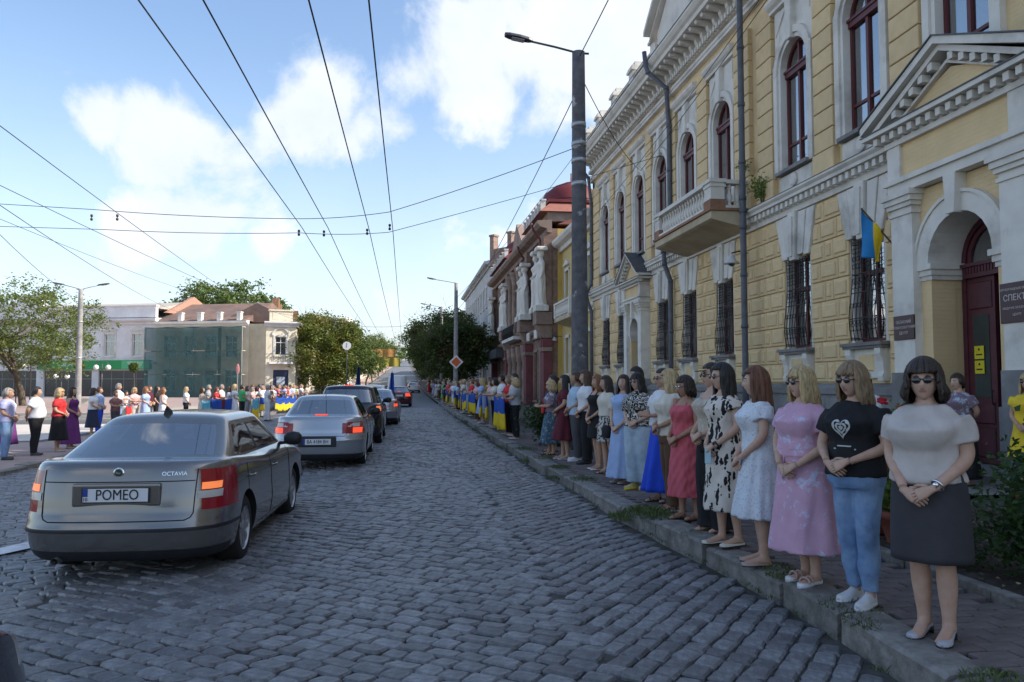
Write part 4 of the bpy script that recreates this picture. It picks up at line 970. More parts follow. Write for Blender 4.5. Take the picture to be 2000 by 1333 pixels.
# netting on a scaffold
def netmat():
    m = pmat('scaffold_net', (.035, .115, .11), .8, .3, 2.5, .2, 8); N, L = m.node_tree.nodes, m.node_tree.links
    t = N.new('ShaderNodeBsdfTransparent'); x = N.new('ShaderNodeMixShader'); x.inputs[0].default_value = .70; L.new(t.outputs[0], x.inputs[1]); L.new(N['Principled BSDF'].outputs[0], x.inputs[2]); L.new(x.outputs[0], N['Material Output'].inputs['Surface']); return m
net = tag(empty('scaffold_netting', (-16.0, 82.5, .45 + LZ), LR), 'dark green netting hung on scaffolding in front of the cream house', 'netting')
mb = MB(); nx, nz = 60, 36; vs = []
for j in range(nz + 1):
    for i in range(nx + 1):
        x = -10.9 + 10.9 * i / nx; z = .05 + 7.25 * j / nz - (.12 * math.sin(i * math.pi / 15) ** 2 if j > nz - 3 else 0)
        yy = -1.35 + .07 * math.sin(x * 2.1 + .8 * math.sin(z)) + .05 * math.sin(z * 2.6 + x) + (.10 if abs(j - 12) < 1 or abs(j - 24) < 1 else 0)
        vs.append((x, yy, z))
mb.add(vs, [(j * (nx + 1) + i, j * (nx + 1) + i + 1, (j + 1) * (nx + 1) + i + 1, (j + 1) * (nx + 1) + i) for j in range(nz) for i in range(nx)]); mb.build('net_sheet', netmat(), net, True)
for z in (2.4, 4.8, 7.2): q = MB(); q.box(-10.8, -.05, -1.24, -.5, z, z + .06); q.build('scaffold_deck', M_tan, net)
for x in (-10.8, -8.1, -5.4, -2.7, -.05):
    q = MB(); q.tube([(x, -1.2, -.4), (x, -1.2, 7.35)], .035, 6); q.build('scaffold_pole', pmat('scaffold_steel', (.45, .46, .47), .5, metal=.5), net)
ch = tag(empty('cream_corner_house', (-16.0, 82.5, .45 + LZ), LR), 'cream two-storey corner house with arched upper window and small balcony', 'building')
wall_bands(ch, 'wall', .01, 1.9, [(0, 7.6, [])], M_tan)
cf = empty('corner_face', (1.9, 0, 0), R(32)); cf.parent = ch
wall_bands(cf, 'corner_wall', 0, 2.9, [(0, 3.6, [(1.5, 1.5, .1, 2.9)]), (3.6, 7.6, [(1.45, 1.1, 4.4, 6.3)])], M_cream)
simple_window(cf, 1.45, 1.1, 4.4, 6.3, trim=M_whitesm)
q = MB(); arch_pts_ = arch_pts(1.45, 6.35, .75, 10); 
for k in range(10):
    a, b = arch_pts_[k], arch_pts_[k + 1]; q.prism([a, ((a[0] - 1.45) * 1.18 + 1.45, (a[1] - 6.35) * .9 + 6.5), ((b[0] - 1.45) * 1.18 + 1.45, (b[1] - 6.35) * .9 + 6.5), b][::-1], -.12, .02, 'y')
q.build('window_arch', M_whitesm, cf)
q = MB(); q.box(.78, 2.22, .1, .16, .1, 2.9); q.box(.85, 2.15, .02, .1, 2.35, 2.8); cd = q.build('door', pmat('navy_door', (.03, .04, .09), .5), cf)
q = MB(); q.box(1.1, 1.9, .06, .1, .2, 2.2); q.build('door_leaf', pmat('pale_blue_door', (.45, .5, .56), .5), cd)
q = MB(); q.box(.3, 2.6, -.75, -.01, 3.5, 3.68); q.build('balcony_slab', M_wh, cf)
q = MB()
for x in np.linspace(.35, 2.55, 14): q.tube([(x, -.7, 3.68), (x, -.75, 4.0), (x, -.7, 4.5)], .012, 4)
q.tube([(.35, -.7, 4.5), (2.55, -.7, 4.5)], .02, 5); q.build('balcony_railing', M_iron, cf)
cornice(cf, -.2, 3.2, 7.3, .5, .5, M_wh); q = MB(); q.box(.3, 2.6, -.15, .3, 7.85, 8.9); q.box(.2, 2.7, -.25, .35, 8.9, 9.05); q.box(.6, 2.3, -.17, -.151, 8.0, 8.75); q.build('attic', M_cream, cf)
sf = empty('street_face', (1.9 + 2.9 * math.cos(R(32)), 2.9 * math.sin(R(32)), 0), R(90 + 18 - 4)); sf.parent = ch
opsu = [(x, 1.1, 4.4, 6.4) for x in np.arange(1.6, 16, 2.4)]; opsg = [(x, 1.2, .6, 2.9) for x in np.arange(1.6, 16, 2.4)]
wall_bands(sf, 'street_wall', 0, 16.5, [(0, 3.6, opsg), (3.6, 7.6, opsu)], M_cream)
for xc, w, a, b in opsu + opsg: simple_window(sf, xc, w, a, b, trim=M_whitesm)
cornice(sf, 0, 16.5, 7.3, .5, .5, M_wh)
q = MB(); q.prism([(0, 7.85), (4.2, 9.9), (8, 7.85)], 1.0, 16.5, 'x'); q.box(0.3, 16.4, .41, 7.9, 0, 7.6); q.build('roof', M_tile, sf)
# further houses on the left of the climbing street
def row_house(label, Y0_, Y1_, X, H, cols, floors, wallm, roofm, rh, pediment=False, chim=(), right=False):
    L = Y1_ - Y0_; gz_ = ground_z((Y0_ + Y1_) / 2) - .2; b = tag(empty('street_house', (X, Y1_ if right else Y0_, gz_), R(-90 if right else 90)), label, 'building', 'houses up the ' + ('right' if right else 'left') + ' of the street')
    bands = []; fh = H / floors
    for k in range(floors):
        ops = [(L * (i + .5) / cols, 1.2, k * fh + fh * .28, k * fh + fh * .8) for i in range(cols)]; bands.append((k * fh - (2 if k == 0 else 0), (k + 1) * fh, ops))
    wall_bands(b, 'wall', 0, L, bands, wallm)
    for z0, z1, ops in bands:
        for xc, w, a, c in ops: simple_window(b, xc, w, a, c, trim=M_whitesm)
    q = MB(); q.box(.01, L - .01, .41, 12, -2, H); q.build('house_core', wallm, b); cornice(b, -.2, L + .2, H - .3, .5, .6, M_whitesm)
    q = MB(); q.loft([[(-.3, -.5, H + .22), (L + .3, -.5, H + .22), (L + .3, 12.3, H + .22), (-.3, 12.3, H + .22)], [(4, 5.5, H + rh), (L - 4, 5.5, H + rh), (L - 4, 6.5, H + rh), (4, 6.5, H + rh)]]); rf_ = q.build('roof', roofm, b)
    for cx, cy in chim: q = MB(); q.box(cx - .4, cx + .4, cy - .4, cy + .4, H + .2, H + rh + .6); q.build('chimney', M_redbrick, rf_)
    if pediment: q = MB(); q.prism([(L * .1, H + .22), (L * .9, H + .22), (L / 2, H + 2.4)], -.5, .2, 'y'); q.build('pediment', M_whitesm, b)
    return b
M_slate = pmat('grey_roof', (.25, .225, .20), .8, .15, 1, .3, 10)
row_house('pale house with grey hipped roof and chimneys behind the round tree', 101, 128, -13.0, 8.6, 8, 2, M_wh, M_slate, 3.4, chim=((4, 4), (12, 5), (22, 4)))
row_house('white house with dark red roof farther up the left of the street', 131, 160, -12.8, 10.0, 9, 3, pmat('whitewash', (.68, .66, .63), .85), M_redroof, 2.0, chim=((6, 4), (20, 4)))
row_house('grey house with a pediment farther up the left of the street', 164, 190, -12.8, 12.5, 7, 3, M_greyw, M_slate, 2.2, True)
row_house('far cream house with pyramid roof up the left of the street', 196, 250, -12.5, 11, 12, 3, M_cream, M_slate, 4.0, chim=((10, 4), (40, 4)))
row_house('farthest tan house up the left of the climbing street', 300, 380, -13, 10, 12, 2, M_tan, M_slate, 5.0)
row_house('tall pale house added behind the right-hand street trees to shade the road', 125, 150, 9.0, 12.5, 6, 3, M_wh, M_slate, 2.2, right=True)  # right-hand row: houses added behind the trees to shade the far road
row_house('ochre house added farther behind the right-hand street trees to shade the road', 153, 190, 9.0, 11, 8, 3, M_ochre, M_slate, 2.4, right=True)
row_house('grey house added high up the right of the street to shade the road', 195, 250, 9.2, 11, 8, 3, M_greyw, M_slate, 2.6, right=True)
row_house('last house added up the right of the street to shade the road', 256, 330, 9.5, 10, 8, 2, M_cream, M_tile, 3, right=True)
# banners strung above the far street
for (lab, Yb, xa, xb, za, zb, cm, tx) in (('orange banner strung across the far street above the traffic', 150, -8.9, -2.2, 6.7, 8.3, (.42, .21, .06), 'КРОПИВНИЦЬКИЙ'), ('yellow banner strung across the far street below the orange banner', 165, -7.9, -1.4, 5.2, 7.1, (.42, .34, .06), None)):
    z = 0
    br_ = tag(empty('street_banner', ((xa + xb) / 2, Yb, ground_z(Yb) + 3), world_parts=True), lab, 'banner')
    mb = MB(); n = 24; vs = []
    for i in range(n + 1):
        x = xa + (xb - xa) * i / n; dy = .12 * math.sin(i * .9); vs += [(x, Yb + dy, za), (x, Yb + dy, zb - .1 * math.sin(math.pi * i / n)), (x, Yb + dy + .03, za), (x, Yb + dy + .03, zb - .1 * math.sin(math.pi * i / n))]
    for i in range(n): k = 4 * i; mb.add([], []); mb.f += [(k, k + 4, k + 5, k + 1), (k + 2, k + 3, k + 7, k + 6), (k, k + 2, k + 6, k + 4), (k + 1, k + 5, k + 7, k + 3)]; mb.m += [0] * 4
    mb.v += [tuple(map(float, v)) for v in vs]; mb.build('banner_cloth', pmat(lab[:6] + '_banner_cloth', cm, .7, .06), br_)
    for zz_ in (za, zb - .05): q = MB(); q.tube([(-13, Yb, zz_ + .4), (xa, Yb, zz_), (xb, Yb, zz_), (9, Yb, zz_ + .4)], .02, 4); q.build('banner_cable', M_iron, br_)
# ------------------------------------------------------------------ trees
M_bark = pmat('bark', (.10, .08, .062), .95, .3, 12, .7, 30, stretch=(1, 1, .2))
def leafmat(name, c, c2=None, rand=.4):
    m = pmat(name, c, .55, .2, 1.1, rand=rand, col2=c2, c2lo=.48, c2hi=.6, spec=.3)
    N, L = m.node_tree.nodes, m.node_tree.links
    t = N.new('ShaderNodeBsdfTranslucent'); t.inputs[0].default_value = (c[0] * 1.6, c[1] * 1.7, c[2] * .8, 1); x = N.new('ShaderNodeMixShader'); x.inputs[0].default_value = .3
    L.new(N['Principled BSDF'].outputs[0], x.inputs[1]); L.new(t.outputs[0], x.inputs[2]); L.new(x.outputs[0], N['Material Output'].inputs['Surface']); return m
ML_acacia = leafmat('acacia_leaf', (.115, .15, .045), (.15, .165, .055))
ML_dark = leafmat('dark_leaf', (.055, .085, .025), (.085, .055, .022))
ML_autumn = leafmat('turning_leaf', (.11, .138, .032), (.19, .15, .035))
ML_mid = leafmat('mid_leaf', (.10, .15, .045), (.12, .15, .05))
def leaves_mesh(name, C, N, size, mat, rnd, flat=.5):
    """one small bent leaf (two triangles) per centre, tilted at random around direction N"""
    n = len(C); d = rnd.normal(size=(n, 3)); d[:, 2] = d[:, 2] * flat; d /= np.linalg.norm(d, axis=1)[:, None]
    e = np.cross(d, rnd.normal(size=(n, 3))); e /= np.linalg.norm(e, axis=1)[:, None]
    s = size * rnd.uniform(.6, 1.3, n)[:, None]; nn = np.cross(d, e)
    V = np.stack([C - d * s * .6, C + e * s * .38 + nn * s * .12, C + d * s * .7 - nn * s * .15, C - e * s * .38 + nn * s * .12], 1).reshape(-1, 3)
    I = np.arange(n) * 4; Fq = np.stack([I, I + 1, I + 2, I, I + 2, I + 3], 1).reshape(-1, 3)
    me = bpy.data.meshes.new(name); me.vertices.add(len(V)); me.vertices.foreach_set('co', V.ravel()); me.loops.add(Fq.size); me.loops.foreach_set('vertex_index', Fq.ravel().astype(np.int32))
    me.polygons.add(len(Fq)); me.polygons.foreach_set('loop_start', np.arange(len(Fq), dtype=np.int32) * 3); me.update(calc_edges=True); me.validate(); me.materials.append(mat); return me
def tree(name, label, loc, H, crown_r, mat, n_leaf=9000, leaf=.16, trunk_r=.22, fork=.3, seed=1, shape=1.0, droop=0.0, group=None, clump=.55, airy=False, cat='tree', base=.28):
    rnd = np.random.default_rng(seed); rr = random.Random(seed)
    root = tag(empty(name, loc), label, cat, group)
    tk = MB(); tips = []
    def branch(p, d, L, r, lvl):
        pts = [Vector(p)]; rad = [r]; d = Vector(d).normalized(); n = 5
        for k in range(n):
            d = (d + Vector((rr.gauss(0, .16), rr.gauss(0, .16), rr.gauss(.03, .1) - droop * lvl * .10))).normalized(); pts.append(pts[-1] + d * L / n); rad.append(r * (1 - .62 * (k + 1) / n))
        tk.tube(pts, rad, 7 if lvl < 2 else 4, cap=False)
        if lvl >= 2:
            for q in pts[1:]: tips.append(q)
        if lvl < 3:
            m = {0: 7, 1: 5, 2: 3}[lvl]
            for k in range(m):
                t = rr.uniform(.45 if lvl else fork + .35, 1.0); i = min(n - 1, int(t * n)); q = pts[i].lerp(pts[i + 1], t * n - i); a = 2 * math.pi * (k + rr.random() * .6) / m
                side = Vector((math.cos(a), math.sin(a), rr.uniform(.1, .8) * (1 - droop * .4))); nd = (d * .55 + side * (1.0 if lvl == 0 else .8)).normalized()
                branch(q, nd, L * rr.uniform(.5, .75) * (1.0 if lvl else crown_r / (H * .42)), rad[i] * .6, lvl + 1)
    branch((0, 0, 0), (0, 0, 1), H * (.62 if not airy else .55), trunk_r, 0)
    tk.build('trunk', M_bark, root, True)
    T = np.array([list(t) for t in tips])
    # squeeze tips into the crown envelope
    zc = H * (base + 1) / 2; hz = H * (1 - base) / 2
    Q = np.c_[T[:, 0] / crown_r, T[:, 1] / crown_r, (T[:, 2] - zc) / hz]; rad = np.linalg.norm(Q, axis=1)
    keep = rad < 1.25; T = T[keep]
    nc = max(30, int(n_leaf / 60)); 
    # clump centres: branch tips plus points over the crown volume
    dirs = rnd.normal(size=(nc, 3)); dirs /= np.linalg.norm(dirs, axis=1)[:, None]
    lump = 1 + .16 * np.sin(dirs[:, 0] * 5 + seed) * np.cos(dirs[:, 1] * 4 + 2 * seed) + .12 * np.sin(dirs[:, 2] * 7 + seed)
    rads = (rnd.uniform(.25 if not airy else .3, 1.0, nc) ** .45) * lump
    E_ = dirs * rads[:, None] * np.array([crown_r, crown_r, hz]) * .92 + np.array([0, 0, zc])
    E_ = E_[E_[:, 2] > H * base * .8]
    CC = np.concatenate([E_, T[rnd.integers(0, len(T), int(nc * (1.0 if airy else .45)))]]) if len(T) else E_
    idx = rnd.integers(0, len(CC), n_leaf); cs = clump * rnd.uniform(.5, 1.3, len(CC))
    P = CC[idx] + rnd.normal(size=(n_leaf, 3)) * cs[idx][:, None] * np.array([.55, .55, .38])
    link('crown', leaves_mesh('crown', P, None, leaf, mat, rnd), root)
    return root
tree('acacia_tree', 'sparse olive-green acacia leaning over the left of the plaza', (-24.8, 55.0, .5 + LZ), 8.6, 4.7, ML_acacia, 20000, .13, .24, .05, 11, droop=.9, clump=.5, airy=True, base=.22)
tree('acacia_tree', 'leafy dark tree at the far left edge behind the plaza', (-28.5, 50, .5 + LZ), 6.6, 4.2, ML_acacia, 7000, .17, .22, .1, 5, droop=.6, clump=.6, base=.1)
tree('chestnut_tree', 'round chestnut tree with browning leaves at the left street corner', (-8.9, 85, .2 + LZ), 8.5, 4.25, ML_autumn, 20000, .21, .26, .2, 21, clump=.75, base=.12)
tree('chestnut_tree', 'tree partly hidden behind the round browning chestnut', (-9.3, 96, .3), 6.6, 3.6, ML_dark, 9000, .22, .2, .2, 22, clump=.75, base=.12, group='street trees up the left side')
for i, (x, y, h, r, m, lab) in enumerate([(-8.8, 118, 8.5, 4.2, ML_mid, 'green street tree behind the banners on the left'), (-8.4, 136, 7.5, 4.0, ML_acacia, 'pale green street tree under the orange banner'), (-8.2, 160, 9, 4.8, ML_mid, 'green street tree far up the left side'), (-8.2, 190, 10, 5.2, ML_autumn, 'yellowing street tree far up the left side'), (-8.5, 240, 12, 6.2, ML_mid, 'tall tree near the top of the left side'), (-9, 300, 13, 7, ML_mid, 'last big tree at the top of the left side')]):
    tree('street_tree', lab, (x, y, ground_z(y)), h, r, m, 5000, .3, .2, .2, 30 + i, clump=.8, base=.2, group='street trees up the left side')
for i, (x, y, h, r, m, lab) in enumerate([(5.1, 78, 8.4, 3.4, ML_dark, 'nearest dark street tree on the right beyond the lamp posts'), (4.9, 90, 9.2, 4.0, ML_dark, 'second dark street tree on the right'), (4.4, 104, 10.5, 4.6, ML_dark, 'third dark street tree on the right, tall and broad'), (4.4, 122, 11, 5.0, ML_mid, 'fourth street tree on the right'), (4.6, 145, 11, 5.0, ML_dark, 'fifth street tree on the right'), (4.8, 180, 11, 5.4, ML_dark, 'sixth street tree on the right'), (5.2, 230, 12, 6.2, ML_dark, 'far street tree near the top of the right side'), (5.5, 300, 12, 6.8, ML_mid, 'last street tree at the top of the right side')]):
    tree('street_tree', lab, (x, y, ground_z(y)), h, r, m, 11000 if i < 4 else 5000, .24 if i < 4 else .34, .24, .2, 50 + i, clump=.85, base=.16, group='street trees along the right side')
for i, (x, y, h, r, lab) in enumerate([(-31, 124, 17, 5, 'broad green tree rising behind the rusty roof'), (-24.5, 118, 16.6, 4.5, 'tall green tree rising behind the netted house'), (-21, 122, 15, 3.5, 'small tree showing beside the cream corner house roof')]):
    tree('tall_tree', lab, (x, y, .3), h, r, ML_mid, 9000, .34, .3, .3, 70 + i, clump=1.0, base=.45, group='trees behind the left houses')
for i, (x, y, s) in enumerate([(-40, 560, 1), (-17, 520, .9), (13, 500, 1.0), (30, 600, 1.1), (-12, 800, 1.3), (12, 820, 1.3), (-2, 1100, 1.5)]):
    tree('hill_tree', 'far-off tree on the hill crest at the end of the street', (x, y, ground_z(y) - 1), 13 * s, 10 * s, ML_mid, 2500, 1.0, .4, .3, 80 + i, clump=2.6, base=.1, group='trees on the hill crest')
# ------------------------------------------------------------------ poles, lamps, wires
M_conc = pmat('weathered_concrete_pole', (.125, .122, .13), .9, .25, 6, .5, 24, col2=(.42, .41, .41), c2lo=.60, c2hi=.66)
M_conc2 = pmat('concrete_pole', (.30, .295, .29), .9, .2, 5, .4, 24, col2=(.2, .2, .2))
M_lamp = pmat('lamp_housing', (.09, .09, .10), .45, .1, metal=.3)
M_galv = pmat('galvanised_steel', (.42, .43, .44), .45, .15, metal=.6)
M_wire = pmat('overhead_wire', (.03, .03, .032), .6, .1)
M_ins = pmat('insulator', (.05, .035, .035), .4, .1)
def lamp_pole(label, x, y, H, r0, r1, arm, mat, heads=((-1.0, 0.08),), bands=()):
    z = ground_z(y) + .1 + (LZ if x < -8 else 0)
    p = tag(empty('lamp_post', (x, y, z)), label, 'lamp post', 'street lamp posts')
    q = MB(); n = 12; q.tube([(0, 0, H * k / n) for k in range(n + 1)], [r0 + (r1 - r0) * k / n for k in range(n + 1)], 16); q.build('pole', mat, p, True)
    for bz in bands: q = MB(); rr = r0 + (r1 - r0) * bz / H + .012; q.tube([(0, 0, bz - .05), (0, 0, bz + .05)], rr, 16); q.build('pole_band', M_galv, p, True)
    for (sx, dy) in heads:
        L = abs(sx) * arm; s = -1 if sx < 0 else 1
        q = MB(); q.tube([(.25 * -s, 0, H - .02), (0, 0, H - .02), (s * L * .5, dy * .5, H + .12), (s * L, dy, H + .24)], .026, 8); q.build('lamp_arm', M_galv if mat is not M_conc else M_lamp, p, True)
        q = MB(); hx, hz = s * L, H + .24
        q.loft([[(hx + s * t, dy + w, hz + .02 + t * .16 + e) for w, e in ((-ww, -.03), (ww, -.03), (ww * .8, .05), (-ww * .8, .05))] for t, ww in ((-.05, .04), (.05, .1), (.25, .14), (.5, .13), (.62, .07))]); bevel_obj(q.build('lamp_head', M_lamp, p), .02, 2)
        q = MB(); q.loft([[(hx + s * t, dy + w, hz - .022 + t * .16) for w in (-ww, ww)] + [(hx + s * t, dy + w, hz - .036 + t * .16) for w in (ww, -ww)] for t, ww in ((.16, .09), (.45, .09))]); q.build('lamp_lens', pmat('lamp_lens', (.5, .5, .5), .3), p)
    return p
lamp_pole('tall weathered concrete lamp post with peeling paint by the women', 3.95, 17.7, 9.35, .215, .15, 1.12, M_conc, ((-1, .1),), (6.75, 7.15, 7.6, 6.2))
lamp_pole('grey lamp post with the orange diamond sign farther up the right pavement', 3.7, 60, 9.3, .2, .13, 1.6, M_conc2, ((-1, .1),), (7, 7.4))
lamp_pole('third lamp post up the right pavement among the trees', 3.6, 83, 9.6, .2, .13, 1.6, M_conc2)
lamp_pole('pale concrete lamp post with twin lamps beside the acacia on the plaza', -19.7, 50.5, 7.6, .2, .13, 1.0, M_conc2, ((-1, .0), (1, .0)), (3.4, 5.6))
# diamond priority sign
ds = tag(empty('priority_sign', (3.7, 59.6, 3.3)), 'orange diamond priority road sign with white rim on the far lamp post', 'sign')
q = MB(); q.prism([(-.54, 0), (0, -.54), (.54, 0), (0, .54)], -.02, .02, 'y'); q.build('sign_plate', pmat('sign_white', (.7, .7, .7), .5), ds)
q = MB(); q.prism([(-.38, 0), (0, -.38), (.38, 0), (0, .38)], -.03, -.021, 'y'); q.build('sign_face', pmat('sign_orange', (.62, .12, .03), .5), ds)
q = MB(); q.box(-.05, .05, .02, .2, -.1, .1); q.build('sign_bracket', M_galv, ds)
def wire(name, label, pts, r=.011, sag=0.0, cat='wire', group='overhead wires', n=14):
    P = []
    for a, b in zip(pts[:-1], pts[1:]):
        for k in range(n): t = k / n; P.append(Vector(a).lerp(Vector(b), t) - Vector((0, 0, sag * 4 * t * (1 - t))))
    P.append(Vector(pts[-1])); q = MB(); q.tube(P, r, 5); return tag(q.build(name, M_wire), label, cat, group)
TW = [(-3.05, 'leftmost of the four trolley wires above the road'), (-2.36, 'second trolley wire from the left above the road'), (-1.14, 'third trolley wire from the left above the road'), (-.5, 'rightmost of the four trolley wires above the road')]
SPY = 21.4
for x, lab in TW:
    y2 = [-25, SPY, 60, 95, 130, 170, 230, 320]
    wire('trolley_wire', lab, [(x + (.22 if y == SPY else 0) * (-1 if x < -2 else -.4) * -1, y, 5.85 + ground_z(y)) for y in y2], .0105, .10)
wire('span_wire', 'upper span wire crossing from the weathered lamp post to the far left', [(3.95, 17.7, 7.2), (-.5, 20.6, 6.15), (-3.0, 21.3, 6.05), (-8.5, 22.5, 6.4), (-36, 30, 9.0)], .009, .05)
wire('span_wire', 'lower span wire carrying the trolley wires to the far left', [(8.4, 25, 9.3), (-.55, 22.5, 5.98), (-3.05, 22.5, 5.9), (-8.4, 23, 5.95), (-36, 29, 7.4)], .009, .05)
for yy, zz_ in ((60, 'nearest'), (95, 'second'), (130, 'third'), (170, 'farthest')):
    g = ground_z(yy); wire('span_wire', zz_ + ' of the four thin span wires farther up the street', [(3.7, yy, 6.9 + g), (-.5, yy, 6.0 + g), (-3.05, yy, 5.95 + g), (-9.5, yy, 6.9 + g)], .012, .03, group='far span wires')
wire('service_wire', 'black cable rising from the lamp post top out of the picture', [(3.95, 17.7, 9.3), (4.2, 6, 10.6)], .012, .2)
wire('service_wire', 'cable running from the lamp post to the building cornice', [(3.95, 17.7, 6.9), (8.5, 39, 12.3)], .012, .3)
wire('service_wire', 'cable sloping from the weathered lamp post down to the far lamp post', [(3.95, 17.7, 8.6), (3.7, 60, 7.2)], .012, .6)
wire('service_wire', 'cable above the pavement from far lamp post to the gable', [(3.7, 60, 8.2), (8.6, 27.2, 13.6)], .012, .5)
wire('facade_cable', 'upper black cable slung across the yellow facade', [(3.95, 17.7, 9.0), (8.6, 28, 9.6), (8.9, 8, 13.2)], .011, .3)
wire('facade_cable', 'lower black cable slung across the yellow facade', [(8.7, 38, 9.4), (8.7, 18, 11.3), (8.9, 8, 12.9)], .011, .25)
wire('overhead_cable', 'upper cable of the pair slanting down at the left edge', [(-8, 10, 6.9), (-20, 50, 6.9)], .011, .4)
wire('overhead_cable', 'lower cable of the pair slanting down at the left edge', [(-8.6, 11, 6.3), (-22, 80, 8.6)], .011, .5)
wire('overhead_cable', 'thin cable with a dark clamp above the plaza lamp post', [(-12, 18, 6.6), (-17, 78, 9.5)], .009, .4)
# insulators and clamps on the wires
ins = MB(); ins.lathe([(.015, -.12), (.05, -.1), (.05, -.03), (.02, -.02), (.02, .02), (.05, .03), (.05, .1), (.015, .12)], n=8); insm = ins.mesh('wire_insulator', M_ins, True)
for i, (x, y, z, lab) in enumerate([(-3.05, 22.5, 5.9, 'dark insulator on the leftmost trolley wire at the crossing'), (-2.36, 22.5, 5.9, 'dark insulator on the second trolley wire at the crossing'), (-1.14, 22.2, 5.92, 'dark insulator on the third trolley wire at the crossing'), (-.5, 21.6, 5.95, 'dark insulator on the right trolley wire at the crossing'), (-7.9, 22.5, 6.2, 'right of the two dark insulators on the left span wire'), (-8.6, 22.6, 6.2, 'left of the two dark insulators on the left span wire')]):
    o = tag(link('wire_insulator', insm), lab, 'insulator', 'insulators on the wires'); o.location = (x, y, z); o.scale = (.7, .7, .75)
# globe lamps and clipped ball trees on the plaza
M_globe = pmat('white_globe', (.8, .8, .8), .3, .02)
def globe_lamp(label, x, y, z, h=2.9):
    g = tag(empty('globe_lamp', (x, y, z)), label, 'lamp', 'twin globe lamps on the plaza')
    q = MB(); q.tube([(0, 0, 0), (0, 0, h)], .04, 8); q.tube([(-.42, 0, h - .1), (-.42, 0, h), (-.3, 0, h + .15), (0, 0, h + .1), (.3, 0, h + .15), (.42, 0, h), (.42, 0, h - .1)], .022, 6); q.build('post', M_lamp, g, True)
    for s in (-1, 1): q = MB(); q.ball((s * .42, 0, h - .26), .19, 14, 8); q.build('globe', M_globe, g, True)
globe_lamp('twin globe lamp in front of the green netting', -22.0, 60.5, .5 + LZ); globe_lamp('twin globe lamp in front of the dark shop window', -26.4, 57.5, .5 + LZ)
globe_lamp('twin globe lamp lower in front of the shop window', -27.4, 67, .5 + LZ, 2.3)
tall = tag(empty('forked_lamp', (-27.5, 62.0, .5 + LZ)), 'black forked lamp standard in front of the green fascia', 'lamp'); q = MB(); q.tube([(0, 0, 0), (0, 0, 6.3)], .05, 8); q.build('post', M_lamp, tall, True)
for s in (-1, 1):
    q = MB(); q.tube([(0, 0, 5.6), (s * .8, 0, 6.1), (s * 1.3, 0, 6.6), (s * 1.35, 0, 7.1)], .03, 6); q.build('arm', M_lamp, tall, True)
    q = MB(); q.lathe([(.05, 0), (.18, .25), (.14, .4), (.03, .45)], (s * 1.35, 0, 7.1), 8); q.build('lantern', M_lamp, tall)
M_planter = pmat('planter_concrete', (.6, .58, .55), .8, .1)
for i, (x, y, lab) in enumerate([(-22.6, 58, 'clipped ball tree in front of the left part of the netting'), (-20.3, 62, 'clipped ball tree in front of the right part of the netting'), (-28.6, 56, 'clipped ball tree in front of the dark shop window'), (-24.2, 47, 'clipped ball tree beside the plaza lamp post')]):
    rt_ = tag(empty('ball_tree', (x, y, .5 + LZ)), lab, 'tree', 'clipped ball trees in planters')
    q = MB(); q.tube([(.1, 0, .3), (.05, 0, 1.4), (0, 0, 2.6)], .035, 6); q.build('trunk', M_bark, rt_)
    rnd = np.random.default_rng(i); d = rnd.normal(size=(900, 3)); d /= np.linalg.norm(d, axis=1)[:, None]; link('crown', leaves_mesh('crown', d * (rnd.uniform(.3, 1, 900) ** .4)[:, None] * .36 + np.array([0, 0, 2.7]), None, .12, ML_mid, rnd), rt_)
    q = MB(); q.box(-.9, .9, -.5, .5, 0, .42); q.box(-1.0, 1.0, -.6, .6, .42, .55); q.build('planter', M_planter, rt_)
ib = tag(empty('info_board', (-12.4, 60.1, .12 + LZ)), 'oval red-edged sign on a post behind the man in green', 'sign'); q = MB(); q.tube([(0, 0, 0), (0, 0, 2.6)], .03, 6); q.build('post', M_galv, ib); q = MB(); q.ball((0, 0, 2.9), (.13, .03, .40), 14, 8); q.build('sign_face', pmat('oval_sign', (.6, .25, .25), .5), ib, True)
ck = tag(empty('street_clock', (-6.0, 80, ground_z(80) + .1)), 'round white street clock on a post before the chestnut tree', 'clock'); q = MB(); q.tube([(0, 0, 0), (0, 0, 4.9)], .05, 8); q.build('post', M_lamp, ck)
q = MB(); q.lathe([(.42, -.06), (.42, .06)], n=24); me = q.mesh('clock_face', M_globe); me.transform(Matrix.Rotation(R(90), 4, 'X')); o = link('clock_face', me, ck); o.location = (0, 0, 5.3)
q = MB(); q.box(-.02, .02, -.08, -.065, 0, .3); q.box(-.02, .02, -.08, -.065, -.2, 0); h_ = q.build('clock_hand', M_lamp, ck); h_.location = (0, 0, 5.3)

wire('overhead_cable', 'uppermost fine cable fanning out at the left edge', [(-6.5, 8, 6.1), (-13.5, 78, 8.3)], .009, .3)
wire('overhead_cable', 'fine cable crossing the sky from the left edge to the chestnut tree', [(-9.5, 14, 6.3), (-9.0, 84, 7.5)], .009, .4)
